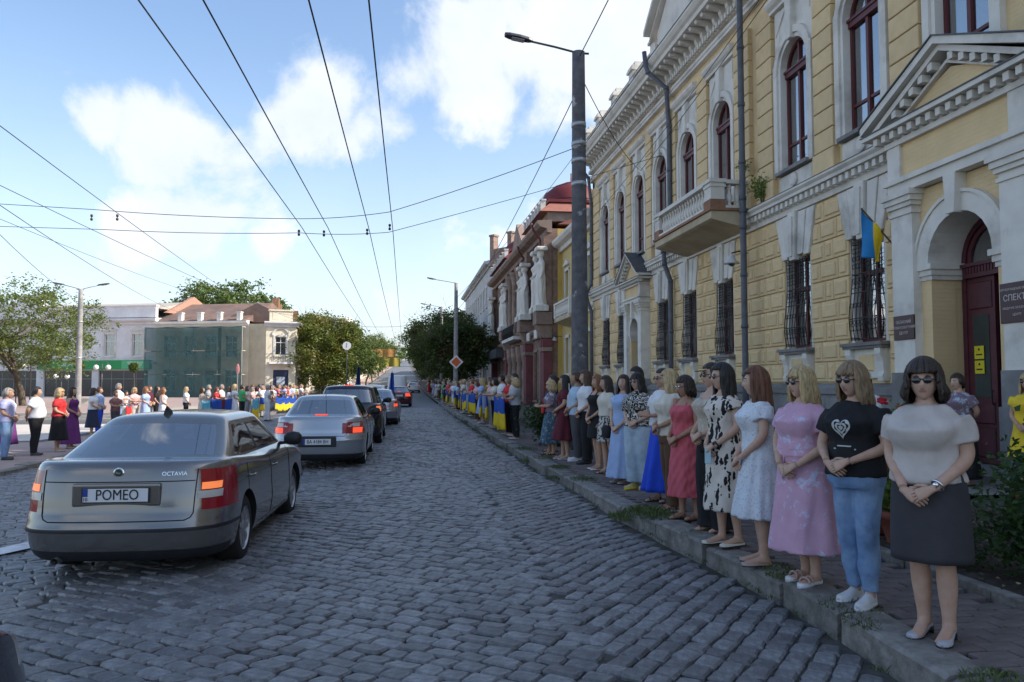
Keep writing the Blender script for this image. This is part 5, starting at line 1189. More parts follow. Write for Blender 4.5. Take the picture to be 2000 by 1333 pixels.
# ------------------------------------------------------------------ cars
from mathutils.bvhtree import BVHTree
def paint(name, c, metal=.65, rough=.2):
    return pmat(name, c, rough=rough, var=.03, scale=3, metal=metal, coat=.7, spec=.5)
M_tyre = pmat('tyre_rubber', (.018, .018, .019), .85, .2, 8, .2, 60)
M_trim = pmat('black_trim', (.022, .023, .027), .5, .1)
M_under = pmat('car_underside', (.012, .012, .013), .9, .1)
M_rim = pmat('wheel_alloy', (.42, .43, .45), .35, .1, metal=.7)
M_red = pmat('tail_light_red', (.30, .012, .018), .15, .1, coat=.5)
M_redlit = pmat('brake_light_lit', (.6, .04, .02), .2, .1, emit=((1.0, .08, .03), .8))
M_orlit = pmat('tail_light_glow', (.8, .3, .1), .2, .1, emit=((1.0, .22, .06), .45))
M_clear = pmat('clear_lens', (.55, .53, .50), .12, .1, coat=.5)
M_plate = pmat('number_plate', (.66, .68, .70), .45, .03)
M_plblue = pmat('plate_blue', (.02, .05, .30), .5)
M_black = pmat('black_ink', (.01, .01, .012), .6)
M_chrome = pmat('chrome', (.7, .72, .74), .12, .02, metal=1.0)
M_seat = pmat('car_seat', (.035, .036, .04), .9, .2)
# half outline: (x fraction, y parameter -1 rear .. 1 front); shared by every ring
HALF = [(0, -1), (.18, -.999), (.36, -.996), (.52, -.989), (.66, -.977), (.78, -.957), (.87, -.928), (.93, -.892), (.968, -.85), (.99, -.80), (1, -.74), (1, -.66), (1, -.55), (1, -.44), (1, -.32), (1, -.20), (1, -.10), (1, -.04), (1, .04), (1, .12), (1, .22), (1, .33), (1, .44), (1, .55), (1, .66), (.998, .75), (.99, .82), (.97, .88), (.93, .92), (.86, .95), (.74, .973), (.55, .988), (.28, .997), (0, 1)]
NH = len(HALF)
def car_body(sp):
    L, Wd, H = sp['L'], sp['W'] / 2, sp['H']
    def Y(d): return d - L / 2                       # distance from the rear end -> local y
    rings = []
    def ring(w, yr, yf, z, rag=1.0, crown=0.0):
        half = []
        for a, b in HALF:
            y = yr + (yf - yr) * (b + 1) / 2
            zz_ = z(b) if callable(z) else z
            half.append((a * w, y, zz_ + crown * (1 - a * a)))
        full = half + [(-x, y, zz_) for x, y, zz_ in half[-2:0:-1]]
        rings.append(full)
    bz = lambda r, m, f: (lambda b: float(np.interp(b, [-1, -.75, -.1, .45, .8, 1], [r, r + .01, m, m + .0, (m + f) / 2 + .05, f])))
    e, dk = sp.get('end', .0), sp['deck']; hd = sp['hood']; bl = sp['belt']; zb = sp.get('clear', .19)
    s1, s2 = sp.get('strip', (.44, .50))
    ring(Wd * .80, Y(.22), Y(L - .22), zb - .02)
    ring(Wd * .93, Y(.12), Y(L - .10), zb)
    ring(Wd * .975, Y(.035), Y(L - .03), zb + .10)
    ring(Wd * .995, Y(.008), Y(L - .005), s1)
    ring(Wd * 1.0, Y(.0), Y(L), s1 + .008)
    ring(Wd * 1.0, Y(.0), Y(L), s2 - .008)
    ring(Wd * .998, Y(.012), Y(L - .01), s2)
    ring(Wd * .996, Y(.03), Y(L - .03), sp['lamp'][0] - .012)
    ring(Wd * .990, Y(.045), Y(L - .05), sp['lamp'][0])
    la, lb = sp['lamp'][0], sp['lamp'][1]
    ring(Wd * .985, Y(.055), Y(L - .08), la + (lb - la) * .33)
    ring(Wd * .975, Y(.07), Y(L - .11), lambda b: min(la + (lb - la) * .52, bz(lb, bl, hd)(b) - .06))
    ring(Wd * .962, Y(.085), Y(L - .14), lambda b: min(la + (lb - la) * .74, bz(lb, bl, hd)(b) - .04))
    ring(Wd * .945, Y(.105), Y(L - .18), lambda b: min(lb, bz(dk, bl, hd)(b) - .022))
    ring(Wd * .918, Y(.13), Y(L - .23), bz(dk, bl, hd))
    g0, g1, g2, g3 = sp['gh']                       # rear glass base, roof rear, roof front, windscreen base
    rw = sp.get('roofw', .64)
    zt = lambda b: float(np.interp(b, [-1, -.5, .5, 1], [dk + .012, bl + .045, bl + .045, sp.get('cowl', bl + .05)]))
    ring(Wd * .885, Y(min(.2, g0 * .6 + .06)), Y(L - .5), lambda b: float(np.interp(b, [-1, -.75, -.1, .45, .8, 1], [dk + .012, dk + .01, bl + .03, bl + .03, bl + .02, hd + .09])), crown=.012)
    ring(Wd * .865, Y(g0 - .03), Y(g3 + .05), zt, crown=.012)
    rings_meta = {'gb': len(rings)}
    def gh(t, dz=0.0):
        w = Wd * (.85 + (rw - .85) * t ** 1.15); yr = g0 + (g1 - g0) * (t ** .92); yf = g3 + (g2 - g3) * (t ** .92)
        zr = lambda b: zt(b) + (H - .075 - zt(b)) * t + dz
        ring(w, Y(yr), Y(yf), zr, crown=.028 * t)
    for t in (.0, .05, .30, .60, .86, .93): gh(t)
    gh(1.0)
    ring(Wd * rw * .90, Y(g1 + .10), Y(g2 - .10), H - .035, crown=.02)
    ring(Wd * rw * .55, Y(g1 + .35), Y(g2 - .35), H - .012, crown=.008)
    ring(Wd * rw * .12, Y(g1 + .6), Y(g2 - .6), H - .002)
    return rings, rings_meta
SLOT = [pmat('slot_%s' % k, (.1, .1, .1)) for k in 'abcd']
def make_car(name, label, sp, pm, group='cars in the convoy', detail=2, cat='car'):
    root = tag(empty(name, (0, 0, 0)), label, cat, group)
    rings, meta = car_body(sp); n = len(rings[0]); gb = meta['gb']
    L, Wd, H = sp['L'], sp['W'] / 2, sp['H']
    mb = MB(); vs = [p for r in rings for p in r]; fs, ms = [], []
    hi = lambda i: i if i < NH - 1 else (n - 1 - i)       # half-outline segment index, 0 = rear centre
    for k in range(len(rings) - 1):
        for i in range(n):
            j = (i + 1) % n; fs.append((k * n + i, k * n + j, (k + 1) * n + j, (k + 1) * n + i))
            h = i if i < NH - 1 else 2 * NH - 3 - i; m = 0
            if k in (0,): m = 2
            if 3 < k + 1 < 6 and k == 4 and sp.get('striped') and (h < 11 or h > 24): m = 2
            if k in (0, 1) and (h < 9 or h > 25): m = 2
            if 8 <= k <= 11 and sp['lx'][0] <= h <= sp['lx'][1]: m = 3       # tail lamps
            if 8 <= k <= 10 and 27 <= h <= 30: m = 4                           # headlamps
            if 5 <= k <= 8 and h >= 31: m = 2                                  # grille
            if gb + 1 <= k <= gb + 3:
                if h <= 5: m = 0 if sp.get('panel') else 5                                             # rear window
                elif h >= 28: m = 6                                          # windscreen
                elif sp['sw'][0] <= h <= 24 and h != 17: m = 7
                elif h == 17: m = 2
            ms.append(m)
    fs.append(tuple(range(n))[::-1]); ms.append(2); fs.append(tuple(range((len(rings) - 1) * n, len(rings) * n))); ms.append(0)
    mb.v = vs; mb.f = fs; mb.m = ms
    tmp = tlink('tmp_car', mb.mesh('tmp_car', [pm, SLOT[0], M_trim, M_red, M_clear, SLOT[1], SLOT[2], SLOT[3], M_under]))
    sb = tmp.modifiers.new('s', 'SUBSURF'); sb.levels = 1 if detail > 1 else 1; sb.render_levels = 1
    rz, wr = sp['wheel'], sp['wheel'] + .055
    cut = MB()
    for wy in sp['axles']:
        for s in (-1, 1):
            cut.add(*[(lambda V, Fq: (V, Fq))([(s * xx, wy - L / 2 + wr * math.cos(2 * math.pi * k / 28), rz + wr * math.sin(2 * math.pi * k / 28)) for xx in (Wd - .30, Wd + .2) for k in range(28)], [(k, (k + 1) % 28, 28 + (k + 1) % 28, 28 + k) for k in range(28)] + [tuple(range(28))[::-1], tuple(range(28, 56))])][0])
    cm = cut.mesh('cut', M_under); bmm = bmesh.new(); bmm.from_mesh(cm); bmesh.ops.recalc_face_normals(bmm, faces=bmm.faces); bmm.to_mesh(cm); bmm.free()
    co = tlink('tmp_cut', cm)
    bo = tmp.modifiers.new('b', 'BOOLEAN'); bo.operation = 'DIFFERENCE'; bo.object = co; bo.solver = SOLVER
    if hasattr(bo, 'material_mode'): bo.material_mode = 'TRANSFER'
    bmn = bmesh.new(); bmn.from_mesh(tmp.data); bmesh.ops.recalc_face_normals(bmn, faces=bmn.faces); bmn.to_mesh(tmp.data); bmn.free()
    me = eval_mesh(tmp); matnames = [m.name if m else '' for m in me.materials]
    bpy.data.objects.remove(tmp); bpy.data.objects.remove(co)
    V = [tuple(v.co) for v in me.vertices]; P = [(tuple(p.vertices), p.material_index) for p in me.polygons]
    bvh = BVHTree.FromPolygons([Vector(v) for v in V], [p[0] for p in P])
    def sub(idx, nm, mats, parent, off=0.0, test=None):
        used = {}; vv, ff, mm = [], [], []
        for vsx, mi in P:
            if mi not in idx: continue
            if test and not test(sum((Vector(V[q]) for q in vsx), Vector()) / len(vsx)): continue
            f = []
            for q in vsx:
                if q not in used: used[q] = len(vv); vv.append(V[q])
                f.append(used[q])
            ff.append(tuple(f)); mm.append(idx.index(mi))
        if not ff: return None
        m_ = bpy.data.meshes.new(nm); m_.from_pydata(vv, [], ff)
        for q in mats: m_.materials.append(q)
        m_.polygons.foreach_set('material_index', mm); m_.polygons.foreach_set('use_smooth', [True] * len(ff)); m_.update()
        try: m_.set_sharp_from_angle(angle=R(38))
        except Exception: pass
        return link(nm, m_, parent)
    und = [i for i, q in enumerate(matnames) if q == 'car_underside'] or [8]
    body = sub([0, 2] + und, 'body', [pm, M_trim] + [M_under] * len(und), root)
    sub([5], 'rear_window', [M_carglass], root); sub([6], 'windscreen', [M_carglass], root)
    for s in (-1, 1):
        sub([7], 'side_window', [M_carglass], root, test=lambda c, s=s: c.x * s > 0 and c.y < -L / 2 + sp['bp']); sub([7], 'side_window', [M_carglass], root, test=lambda c, s=s: c.x * s > 0 and c.y >= -L / 2 + sp['bp'])
        tl = sub([3], 'tail_light', [M_red], root, test=lambda c, s=s: c.x * s > 0); sub([4], 'headlight', [M_clear], root, test=lambda c, s=s: c.x * s > 0)
        # lit band and reversing lens set into the lamp
        la, lb = sp['lamp']
        for (xa, xb, za, zb_, mt, nm) in sp['lit']:
            g = MB(); nx, nz = 8, 4; pts = []
            for j in range(nz + 1):
                for i in range(nx + 1):
                    x = s * Wd * (xa + (xb - xa) * i / nx); z = la + (lb - la) * (za + (zb_ - za) * j / nz)
                    h = bvh.ray_cast(Vector((x, -L, z)), Vector((0, 1, 0))); pts.append(((h[0].x, h[0].y - .006, h[0].z) if h[0] else (x, -L / 2, z)))
            fq = [(j * (nx + 1) + i, j * (nx + 1) + i + 1, (j + 1) * (nx + 1) + i + 1, (j + 1) * (nx + 1) + i) for j in range(nz) for i in range(nx)]
            fq = [f for f in fq if max(math.dist(pts[f[0]], pts[q]) for q in f) < .12]
            g.add(pts, fq if s > 0 else [f[::-1] for f in fq]); g.build(nm, mt, tl, True)
    # cabin interior
    g0, g1, g2, g3 = sp['gh']; yb = lambda d: d - L / 2
    q = MB(); q.box(-Wd * .8, Wd * .8, yb(max(.4, g0 + .05)), yb(g3 + .02), zb0 := .3, sp['belt'] - .05); q.build('cabin_floor', M_seat, root)
    for s in (-1, 1):
        for d in (g1 + .25, g1 + 1.15):
            q = MB(); x = s * Wd * .42
            q.loft([[(x + a * .24 * w, yb(d) + dy + b * .05, z) for a, b in ((-1, -1), (1, -1), (1, 1), (-1, 1))] for w, dy, z in ((.9, .05, .6), (1, .0, .95), (.85, -.06, 1.12 if H < 1.6 else 1.25))]); q.loft([[(x + a * .13, yb(d) + dy + b * .045, z) for a, b in ((-1, -1), (1, -1), (1, 1), (-1, 1))] for dy, z in ((-.07, (1.15 if H < 1.6 else 1.28)), (-.08, (1.33 if H < 1.6 else 1.48)))])
            bevel_obj(q.build('seat', M_seat, root), .03, 2)
    # wheels
    wm = MB(); r = rz; wd = .105
    prof = [(r * .66, -wd), (r * .9, -wd * .98), (r * .985, -wd * .8), (r, -wd * .45), (r, wd * .45), (r * .985, wd * .8), (r * .9, wd * .98), (r * .66, wd)]
    SOLIDT = wm.loft([[(xx, rr_ * math.cos(2 * math.pi * k / 32), rr_ * math.sin(2 * math.pi * k / 32)) for k in range(32)] for rr_, xx in prof], cap=False); tyre_me = wm.mesh('tyre', M_tyre, True)
    rm = MB(); rm.loft([[(xx, rr_ * math.cos(2 * math.pi * k / 32), rr_ * math.sin(2 * math.pi * k / 32)) for k in range(32)] for rr_, xx in ((r * .70, wd * .3), (r * .70, wd * .92), (r * .655, wd * .98), (r * .63, wd * .8), (r * .60, wd * .35))], cap=False)
    ns = sp.get('spokes', 9)
    for k in range(ns):
        a = 2 * math.pi * k / ns; da = .52 * math.pi / ns
        def pt(rr_, an, xx): return (xx, rr_ * math.cos(an), rr_ * math.sin(an))
        rm.loft([[pt(r * .16, a - da * 1.6, wd * .80), pt(r * .16, a + da * 1.6, wd * .80), pt(r * .16, a + da * 1.6, wd * .4), pt(r * .16, a - da * 1.6, wd * .4)], [pt(r * .42, a - da * .9, wd * .9), pt(r * .42, a + da * .9, wd * .9), pt(r * .42, a + da * .9, wd * .5), pt(r * .42, a - da * .9, wd * .5)], [pt(r * .66, a - da * .85, wd * .86), pt(r * .66, a + da * .85, wd * .86), pt(r * .66, a + da * .85, wd * .5), pt(r * .66, a - da * .85, wd * .5)]])
    rm.loft([[(xx, rr_ * math.cos(2 * math.pi * k / 20), rr_ * math.sin(2 * math.pi * k / 20)) for k in range(20)] for rr_, xx in ((r * .22, wd * .3), (r * .22, wd * .82), (r * .14, wd * .95), (r * .01, wd * .97))])
    rim_me = rm.mesh('rim', M_rim); dk_ = MB(); dk_.loft([[(xx, r * .68 * math.cos(2 * math.pi * k / 24), r * .68 * math.sin(2 * math.pi * k / 24)) for k in range(24)] for xx in (wd * .1, wd * .25)]); dk_me = dk_.mesh('brake_disc', M_under)
    for wy in sp['axles']:
        for s in (-1, 1):
            w_ = empty('wheel', (s * (Wd - wd - .035), yb(wy), rz), 0 if s > 0 else math.pi); w_.parent = root
            link('tyre', tyre_me, w_); link('rim', rim_me, w_); link('brake_disc', dk_me, w_)
    # mirrors
    for s in (-1, 1):
        q = MB(); x0 = s * Wd * .90; ym = yb(g3 - .42); zm = sp['belt'] + .09
        q.loft([[(x0 + s * t, ym + dy + b * .045 * w, zm + c * .075 * w + .015) for b, c in [(math.cos(2 * math.pi * k / 12), math.sin(2 * math.pi * k / 12)) for k in range(12)]] for t, dy, w in ((.04, .0, .5), (.08, -.01, .95), (.16, -.015, 1.1), (.22, -.01, .95), (.25, 0, .5))]); q.tube([(x0 - s * .03, ym + .02, zm - .05), (x0 + s * .1, ym, zm - .03)], .022, 6)
        q.build('wing_mirror', sp.get('mirror', M_trim), root, True)
    # seams, handles: traced on the body surface by projection
    def trace(pts, axis, nm, rad=.0045, mat=M_under):
        out_ = []
        for p in pts:
            if axis == 'rear': h = bvh.ray_cast(Vector((p[0], -L, p[1])), Vector((0, 1, 0)))
            elif axis == 'top': h = bvh.ray_cast(Vector((p[0], p[1], 3)), Vector((0, 0, -1)))
            else: h = bvh.ray_cast(Vector((axis * 3, p[0], p[1])), Vector((-axis, 0, 0)))
            if h[0]: out_.append(h[0])
        if len(out_) > 1: q = MB(); q.tube(out_, rad, 4); q.build(nm, mat, root)
    def poly(pts, step=.04):
        o_ = []
        for a, b in zip(pts[:-1], pts[1:]):
            m_ = max(1, int(math.dist(a, b) / step)); o_ += [(a[0] + (b[0] - a[0]) * k / m_, a[1] + (b[1] - a[1]) * k / m_) for k in range(m_)]
        return o_ + [pts[-1]]
    la, lb = sp['lamp']
    if detail > 0:
        for s in (-1, 1):
            for d in sp['doors']: trace(poly([(yb(d) + .03, sp['belt'] - .0), (yb(d), .6), (yb(d) + .02, .30)]), s, 'door_seam')
            trace(poly([(yb(sp['doors'][0]) + .1, .28), (yb(sp['doors'][-1]) - .05, .28)], .1), s, 'sill_seam')
            for d in sp['doors'][:-1]:
                yy = yb(d) + .16; h = bvh.ray_cast(Vector((s * 3, yy, sp['belt'] - .13)), Vector((-s, 0, 0)))
                if h[0]: q = MB(); q.tube([(h[0].x - s * .005, yy - .09, h[0].z), (h[0].x + s * .03, yy - .06, h[0].z), (h[0].x + s * .03, yy + .06, h[0].z), (h[0].x - s * .005, yy + .09, h[0].z)], .014, 6); q.build('door_handle', sp.get('handle', pm), root, True)
        xb = sp['lidx'] * Wd
        trace(poly([(-xb * 1.02, lb), (-xb, la), (-xb * .97, sp['lidz'] + .02), (-xb * .9, sp['lidz']), (xb * .9, sp['lidz']), (xb * .97, sp['lidz'] + .02), (xb, la), (xb * 1.02, lb)]), 'rear', 'boot_seam', .006)
        if sp.get('crease'): trace(poly([(-xb, sp['crease']), (xb, sp['crease'])]), 'rear', 'boot_crease', .005)
        trace(poly([(-Wd * .55, H - .1 if False else lb)], .1) if False else [(0, 0)], 'top', 'x')
        # number plate
        px, pz, ang = sp['plate']
        h = bvh.ray_cast(Vector((0, -L, pz)), Vector((0, 1, 0))); yy = h[0].y if h[0] else -L / 2
        q = MB(); q.box(-.36, .36, yy - .012, yy + .06, pz - .10, pz + .095); bevel_obj(q.build('plate_recess', M_trim if sp.get('dark_recess', True) else pm, root), .02, 2)
        pl_ = empty('number_plate', (0, yy - .022, pz)); pl_.parent = root
        q = MB(); q.box(-.275, .275, 0, .012, -.062, .062); q.build('plate_frame', M_trim, pl_)
        q = MB(); q.box(-.262, .262, -.005, .0, -.055, .055); q.build('plate_face', M_plate, pl_)
        q = MB(); q.box(-.262, -.222, -.008, -.005, -.01 if sp.get('tall10') else -.055, .055); q.build('plate_band', M_plblue, pl_)
        o = link('plate_text', text_mesh(sp['text'], .125 if len(sp['text']) < 7 else .10, M_black, 'plate_text', .0015, False, .82 if len(sp['text']) < 7 else .8), pl_); o.location = (.015, -.008, 0); o.rotation_euler = (R(90), 0, 0)
        if sp.get('tall10'): o = link('plate_text', text_mesh('10', .04, M_black, 'plate_text', .001), pl_); o.location = (-.242, -.008, -.034); o.rotation_euler = (R(90), 0, 0)
        if sp.get('badge'):
            h = bvh.ray_cast(Vector((0, -L, sp['badge'])), Vector((0, 1, 0))); q = MB(); q.lathe([(.045, 0), (.045, .006), (.036, .010)], n=20); m_ = q.mesh('badge', M_chrome); m_.transform(Matrix.Rotation(R(90), 4, 'X')); o = link('badge', m_, root); o.location = (0, h[0].y + .002, sp['badge'])
            q = MB(); q.lathe([(.030, 0), (.030, .004)], n=16); m_ = q.mesh('badge_centre', pmat('badge_green', (.02, .05, .04), .3)); m_.transform(Matrix.Rotation(R(90), 4, 'X')); o = link('badge_centre', m_, root); o.location = (0, h[0].y - .009, sp['badge'])
            q = MB(); q.prism([(-.02, -.008), (.012, -.008), (.012, -.014), (.024, -.002), (.012, .010), (.012, .004), (-.004, .004), (-.02, .018)], 0, .004, 'y'); o = q.build('badge_arrow', M_chrome, root); o.location = (0, h[0].y - .018, sp['badge'])
        if sp.get('script'):
            x, z, tx, sz = sp['script']; h = bvh.ray_cast(Vector((x, -L, z)), Vector((0, 1, 0))); o = link('model_lettering', text_mesh(tx, sz, M_chrome, 'model_lettering', .002), root); o.location = (x, h[0].y - .006, z); o.rotation_euler = (R(90 - 10), 0, R(4))
    if sp.get('third'):
        z = sp['third'][0]; h = bvh.ray_cast(Vector((0, -L, z)), Vector((0, 1, 0)))
        if h[0]: q = MB(); q.box(-sp['third'][1], sp['third'][1], h[0].y - .008, h[0].y + .02, z - .014, z + .014); q.build('brake_light', M_redlit, root)
    if sp.get('fin'):
        q = MB(); z = H - .02; yy = yb(g1 + .12); q.loft([[(a * .035 * w, yy + b * .05 * w + dy, z + hh) for a, b in ((-1, -1), (1, -1), (1, 1), (-1, 1))] for w, dy, hh in ((1, 0, -.02), (.75, -.01, .03), (.15, -.05, .075))]); q.build('roof_antenna', M_trim, root)
    if sp.get('mast'): q = MB(); q.tube([(0, yb(g1 + .15), H - .02), (0, yb(g1 + .02), H + .24)], .006, 5); q.build('roof_antenna', M_trim, root)
    if sp.get('exhaust'): q = MB(); q.tube([(-Wd * .55, -L / 2 + .05, .22), (-Wd * .55, -L / 2 + .4, .22)], .03, 10, cap=False); q.build('exhaust_pipe', M_rim, root)
    root['_L'] = L
    return root
def place(o, x, yrear, heading=0.0):
    """put a car with the middle of its rear bumper at (x, yrear); heading: degrees clockwise from the street direction"""
    a = R(-heading); L = o['_L']; o.rotation_euler = (0, 0, a); yc = yrear + L / 2 * math.cos(a); o.location = (x - L / 2 * math.sin(a), yc, ground_z(yc) + .018 + cross(x - .3)); return o
SED = dict(L=4.57, W=1.75, H=1.42, deck=1.02, hood=.72, belt=.93, gh=(.43, 1.20, 2.70, 3.42), axles=(1.0, 3.58), wheel=.315, lamp=(.60, .965), lx=(5, 9), sw=(11, 24), bp=2.15, doors=(1.05, 2.1, 3.15), lidx=.70, lidz=.545, plate=(0, .765, 0), text='POMEO', lit=[(.76, .91, .52, .68, M_orlit, 'lit_band'), (.73, .92, .32, .49, M_clear, 'clear_band')])
oct_ = dict(SED, striped=True, tall10=True, badge=.945, script=(.45, .93, 'OCTAVIA', .048), fin=True, exhaust=True, crease=.868, dark_recess=False, mirror=M_trim)
SILVER = paint('warm_silver_paint', (.205, .197, .19)); SILVER2 = paint('silver_paint', (.42, .43, .45)); BLACKP = paint('black_paint', (.012, .013, .016), .2); DARKP = paint('dark_paint', (.02, .022, .03), .3); WHITEP = paint('white_paint', (.62, .63, .64), .0); REDP = paint('dark_red_paint', (.10, .01, .012), .2); NAVYP = paint('navy_paint', (.008, .010, .03), .2)
place(make_car('silver_saloon', 'beige-silver saloon in the left foreground with the plate POMEO', oct_, SILVER), -2.42, 6.98, 2.0)
omega = dict(SED, L=4.79, W=1.79, H=1.45, deck=1.02, gh=(.64, 1.32, 2.85, 3.6), axles=(1.05, 3.78), lamp=(.70, .92), lx=(4, 8), doors=(1.3, 2.3, 3.35), bp=2.3, plate=(0, .56, 0), lidz=.66, lidx=.62, text='BA 4184 BH', lit=[(.52, .74, .05, .95, M_red, 'inner_band'), (.74, .93, .1, .55, M_redlit, 'lit_band'), (.55, .93, .62, .95, M_clear, 'clear_band')], third=(1.05, .12), mast=True, strip=(.56, .60))
place(make_car('silver_saloon', 'silver saloon with the plate BA 4184 BH, second in the convoy', omega, SILVER2), -1.70, 15.45, .5)
suv = dict(SED, L=4.6, W=1.86, H=1.74, deck=1.12, belt=1.06, hood=.95, gh=(.16, .50, 3.0, 3.65), axles=(.95, 3.6), wheel=.36, clear=.25, lamp=(.85, 1.12), lx=(6, 9), sw=(10, 24), doors=(1.0, 2.0, 3.1), bp=2.05, plate=(0, .78, 0), lidz=.5, lidx=.8, text='BA 7210 CX', roofw=.70, lit=[(.82, .95, .3, .8, M_orlit, 'lit_band')], third=(1.62, .12), cowl=1.1)
place(make_car('black_suv', 'black off-road car behind the silver saloon, third in the convoy', dict(suv, H=1.64), BLACKP), -1.58, 21.3, .5)
place(make_car('dark_hatchback', 'dark car hidden beyond the black off-road car', dict(suv, H=1.52, deck=1.05, belt=.96, hood=.85, L=4.3, W=1.74, third=None, roofw=.66), DARKP, detail=1), -1.75, 26.2, 1)
cam_ = dict(omega, L=4.82, W=1.80, lamp=(.72, .98), lx=(6, 9), plate=(0, .8, 0), text='BA 0912 AK', third=(1.08, .1), lit=[(.80, .95, .2, .6, M_redlit, 'lit_band')], mast=False)
place(make_car('silver_saloon', 'silver saloon farther ahead with a blue flag beyond it', cam_, SILVER2), -1.22, 30.8, 1)
place(make_car('white_estate', 'white estate car ahead with a lit red brake light', dict(suv, H=1.62, third=(1.5, .12), L=4.5, W=1.78), WHITEP, detail=1), -1.75, 39.5, 1)
place(make_car('dark_red_saloon', 'dark red car ahead beside the white van', dict(cam_, lit=[(.5, .95, .1, .9, M_redlit, 'lit_band')]), REDP, detail=1), -.55, 56, 1)
van = dict(suv, panel=True, L=5.2, W=1.95, H=2.35, deck=1.3, belt=1.25, hood=1.0, gh=(.05, .12, 3.7, 4.4), axles=(1.1, 4.2), wheel=.34, lamp=(.9, 1.25), roofw=.80, sw=(20, 24), plate=(0, .6, 0), text='BA 5533 EE', third=None, doors=(1.2, 3.0, 4.0), bp=3.0, lidz=.5)
place(make_car('white_van', 'white delivery van ahead in the far traffic', van, WHITEP, detail=1, cat='van'), -.85, 68, .5)
place(make_car('dark_car', 'dark car on the left of the far traffic below the chestnut tree', dict(cam_, third=None), DARKP, detail=0), -4.2, 66, 0)
place(make_car('silver_hatchback', 'pale car parked by the right kerb far up the street', dict(suv, H=1.5, deck=1.0, belt=.95, hood=.85, third=None), WHITEP, detail=0), .95, 112, 180 if False else 0)
place(make_car('dark_car', 'dark car parked beyond the pale car far up the street', dict(suv, H=1.5, deck=1.0, belt=.95, hood=.85, third=None), DARKP, detail=0), 1.0, 124, 0)
place(make_car('pale_car', 'pale car climbing far up the street', dict(cam_, third=None), SILVER2, detail=0), -1.2, 90, 0)
place(make_car('pale_car', 'last pale car climbing near the hilltop', dict(suv, third=None), WHITEP, detail=0), -1.4, 150, 0)
place(make_car('navy_car', 'corner of a dark blue car at the lower left edge of the picture', dict(SED, text='BA 1177 HX', lit=[]), NAVYP, detail=1), -2.30, -.96, 0)
# blue flags on cars
def car_flag(label, x, y, z, h, lean, col, second=None):
    f = tag(empty('car_flag', (x, y, z)), label, 'flag', 'flags on cars'); q = MB(); q.tube([(0, 0, 0), (lean, 0, h + .1)], .012, 5); q.build('staff', M_iron, f)
    mb = MB(); vs = []; nx, nz = 8, 14
    for j in range(nz + 1):
        for i in range(nx + 1):
            t = j / nz; w = .28 * (.4 + .6 * (1 - t)); vs.append((lean * t + (i / nx) * w * 1.0 - w * .4, .06 * math.sin(i * 1.5 + t * 4), h * (.05 + .95 * t)))
    mb.add(vs, [(j * (nx + 1) + i, j * (nx + 1) + i + 1, (j + 1) * (nx + 1) + i + 1, (j + 1) * (nx + 1) + i) for j in range(nz) for i in range(nx)]); o = mb.build('cloth', col, f, True); sl = o.modifiers.new('s', 'SOLIDIFY'); sl.thickness = .006
M_flagblue = pmat('flag_blue', (.015, .07, .36), .8, .12, 5); M_flagyel = pmat('flag_yellow', (.72, .50, .02), .8, .1, 5); M_navyflag = pmat('flag_navy', (.01, .035, .13), .8, .15, 5)
car_flag('dark blue flag furled above the white estate car', -2.45, 39.8, 1.5, 1.0, .05, M_navyflag)
car_flag('bright blue flag fluttering above the far silver saloon', -.72, 36.0, 1.15, 1.0, .05, M_flagblue)
# ------------------------------------------------------------------ people
from mathutils import noise as mnoise
def skinmat(name, c): return pmat(name, c, .55, .10, 14, .08, 120, spec=.35, col2=(c[0] * .93, c[1] * .80, c[2] * .74), c2lo=.5, c2hi=.75)
SK = [skinmat('skin_fair', (.52, .335, .25)), skinmat('skin_light', (.47, .29, .205)), skinmat('skin_tan', (.38, .22, .15))]
M_lips = pmat('lips', (.40, .19, .165), .45, .05); M_eye = pmat('eye_dark', (.03, .022, .02), .2); M_eyew = pmat('eye_white', (.6, .58, .56), .3); M_lens = pmat('sunglass_lens', (.012, .012, .014), .08, .05, spec=.8)
def hairmat(name, c): return pmat(name, c, .42, .35, 60, .5, 140, stretch=(1, 1, .07), spec=.5, col2=(c[0] * 1.5, c[1] * 1.45, c[2] * 1.35), c2lo=.5, c2hi=.7)
HR = dict(black=hairmat('black_hair', (.012, .010, .010)), dark=hairmat('dark_brown_hair', (.030, .018, .013)), brown=hairmat('brown_hair', (.075, .038, .022)), auburn=hairmat('auburn_hair', (.12, .045, .022)), red=hairmat('copper_hair', (.21, .085, .035)), blond=hairmat('blond_hair', (.42, .31, .16)), grey=hairmat('grey_hair', (.28, .26, .24)), ash=hairmat('ash_hair', (.22, .15, .085)))
def cloth(name, c, var=.1, **k): return pmat(name, c, k.pop('rough', .85), var, k.pop('scale', 9), k.pop('bump', .35), k.pop('bscale', 9), **k)
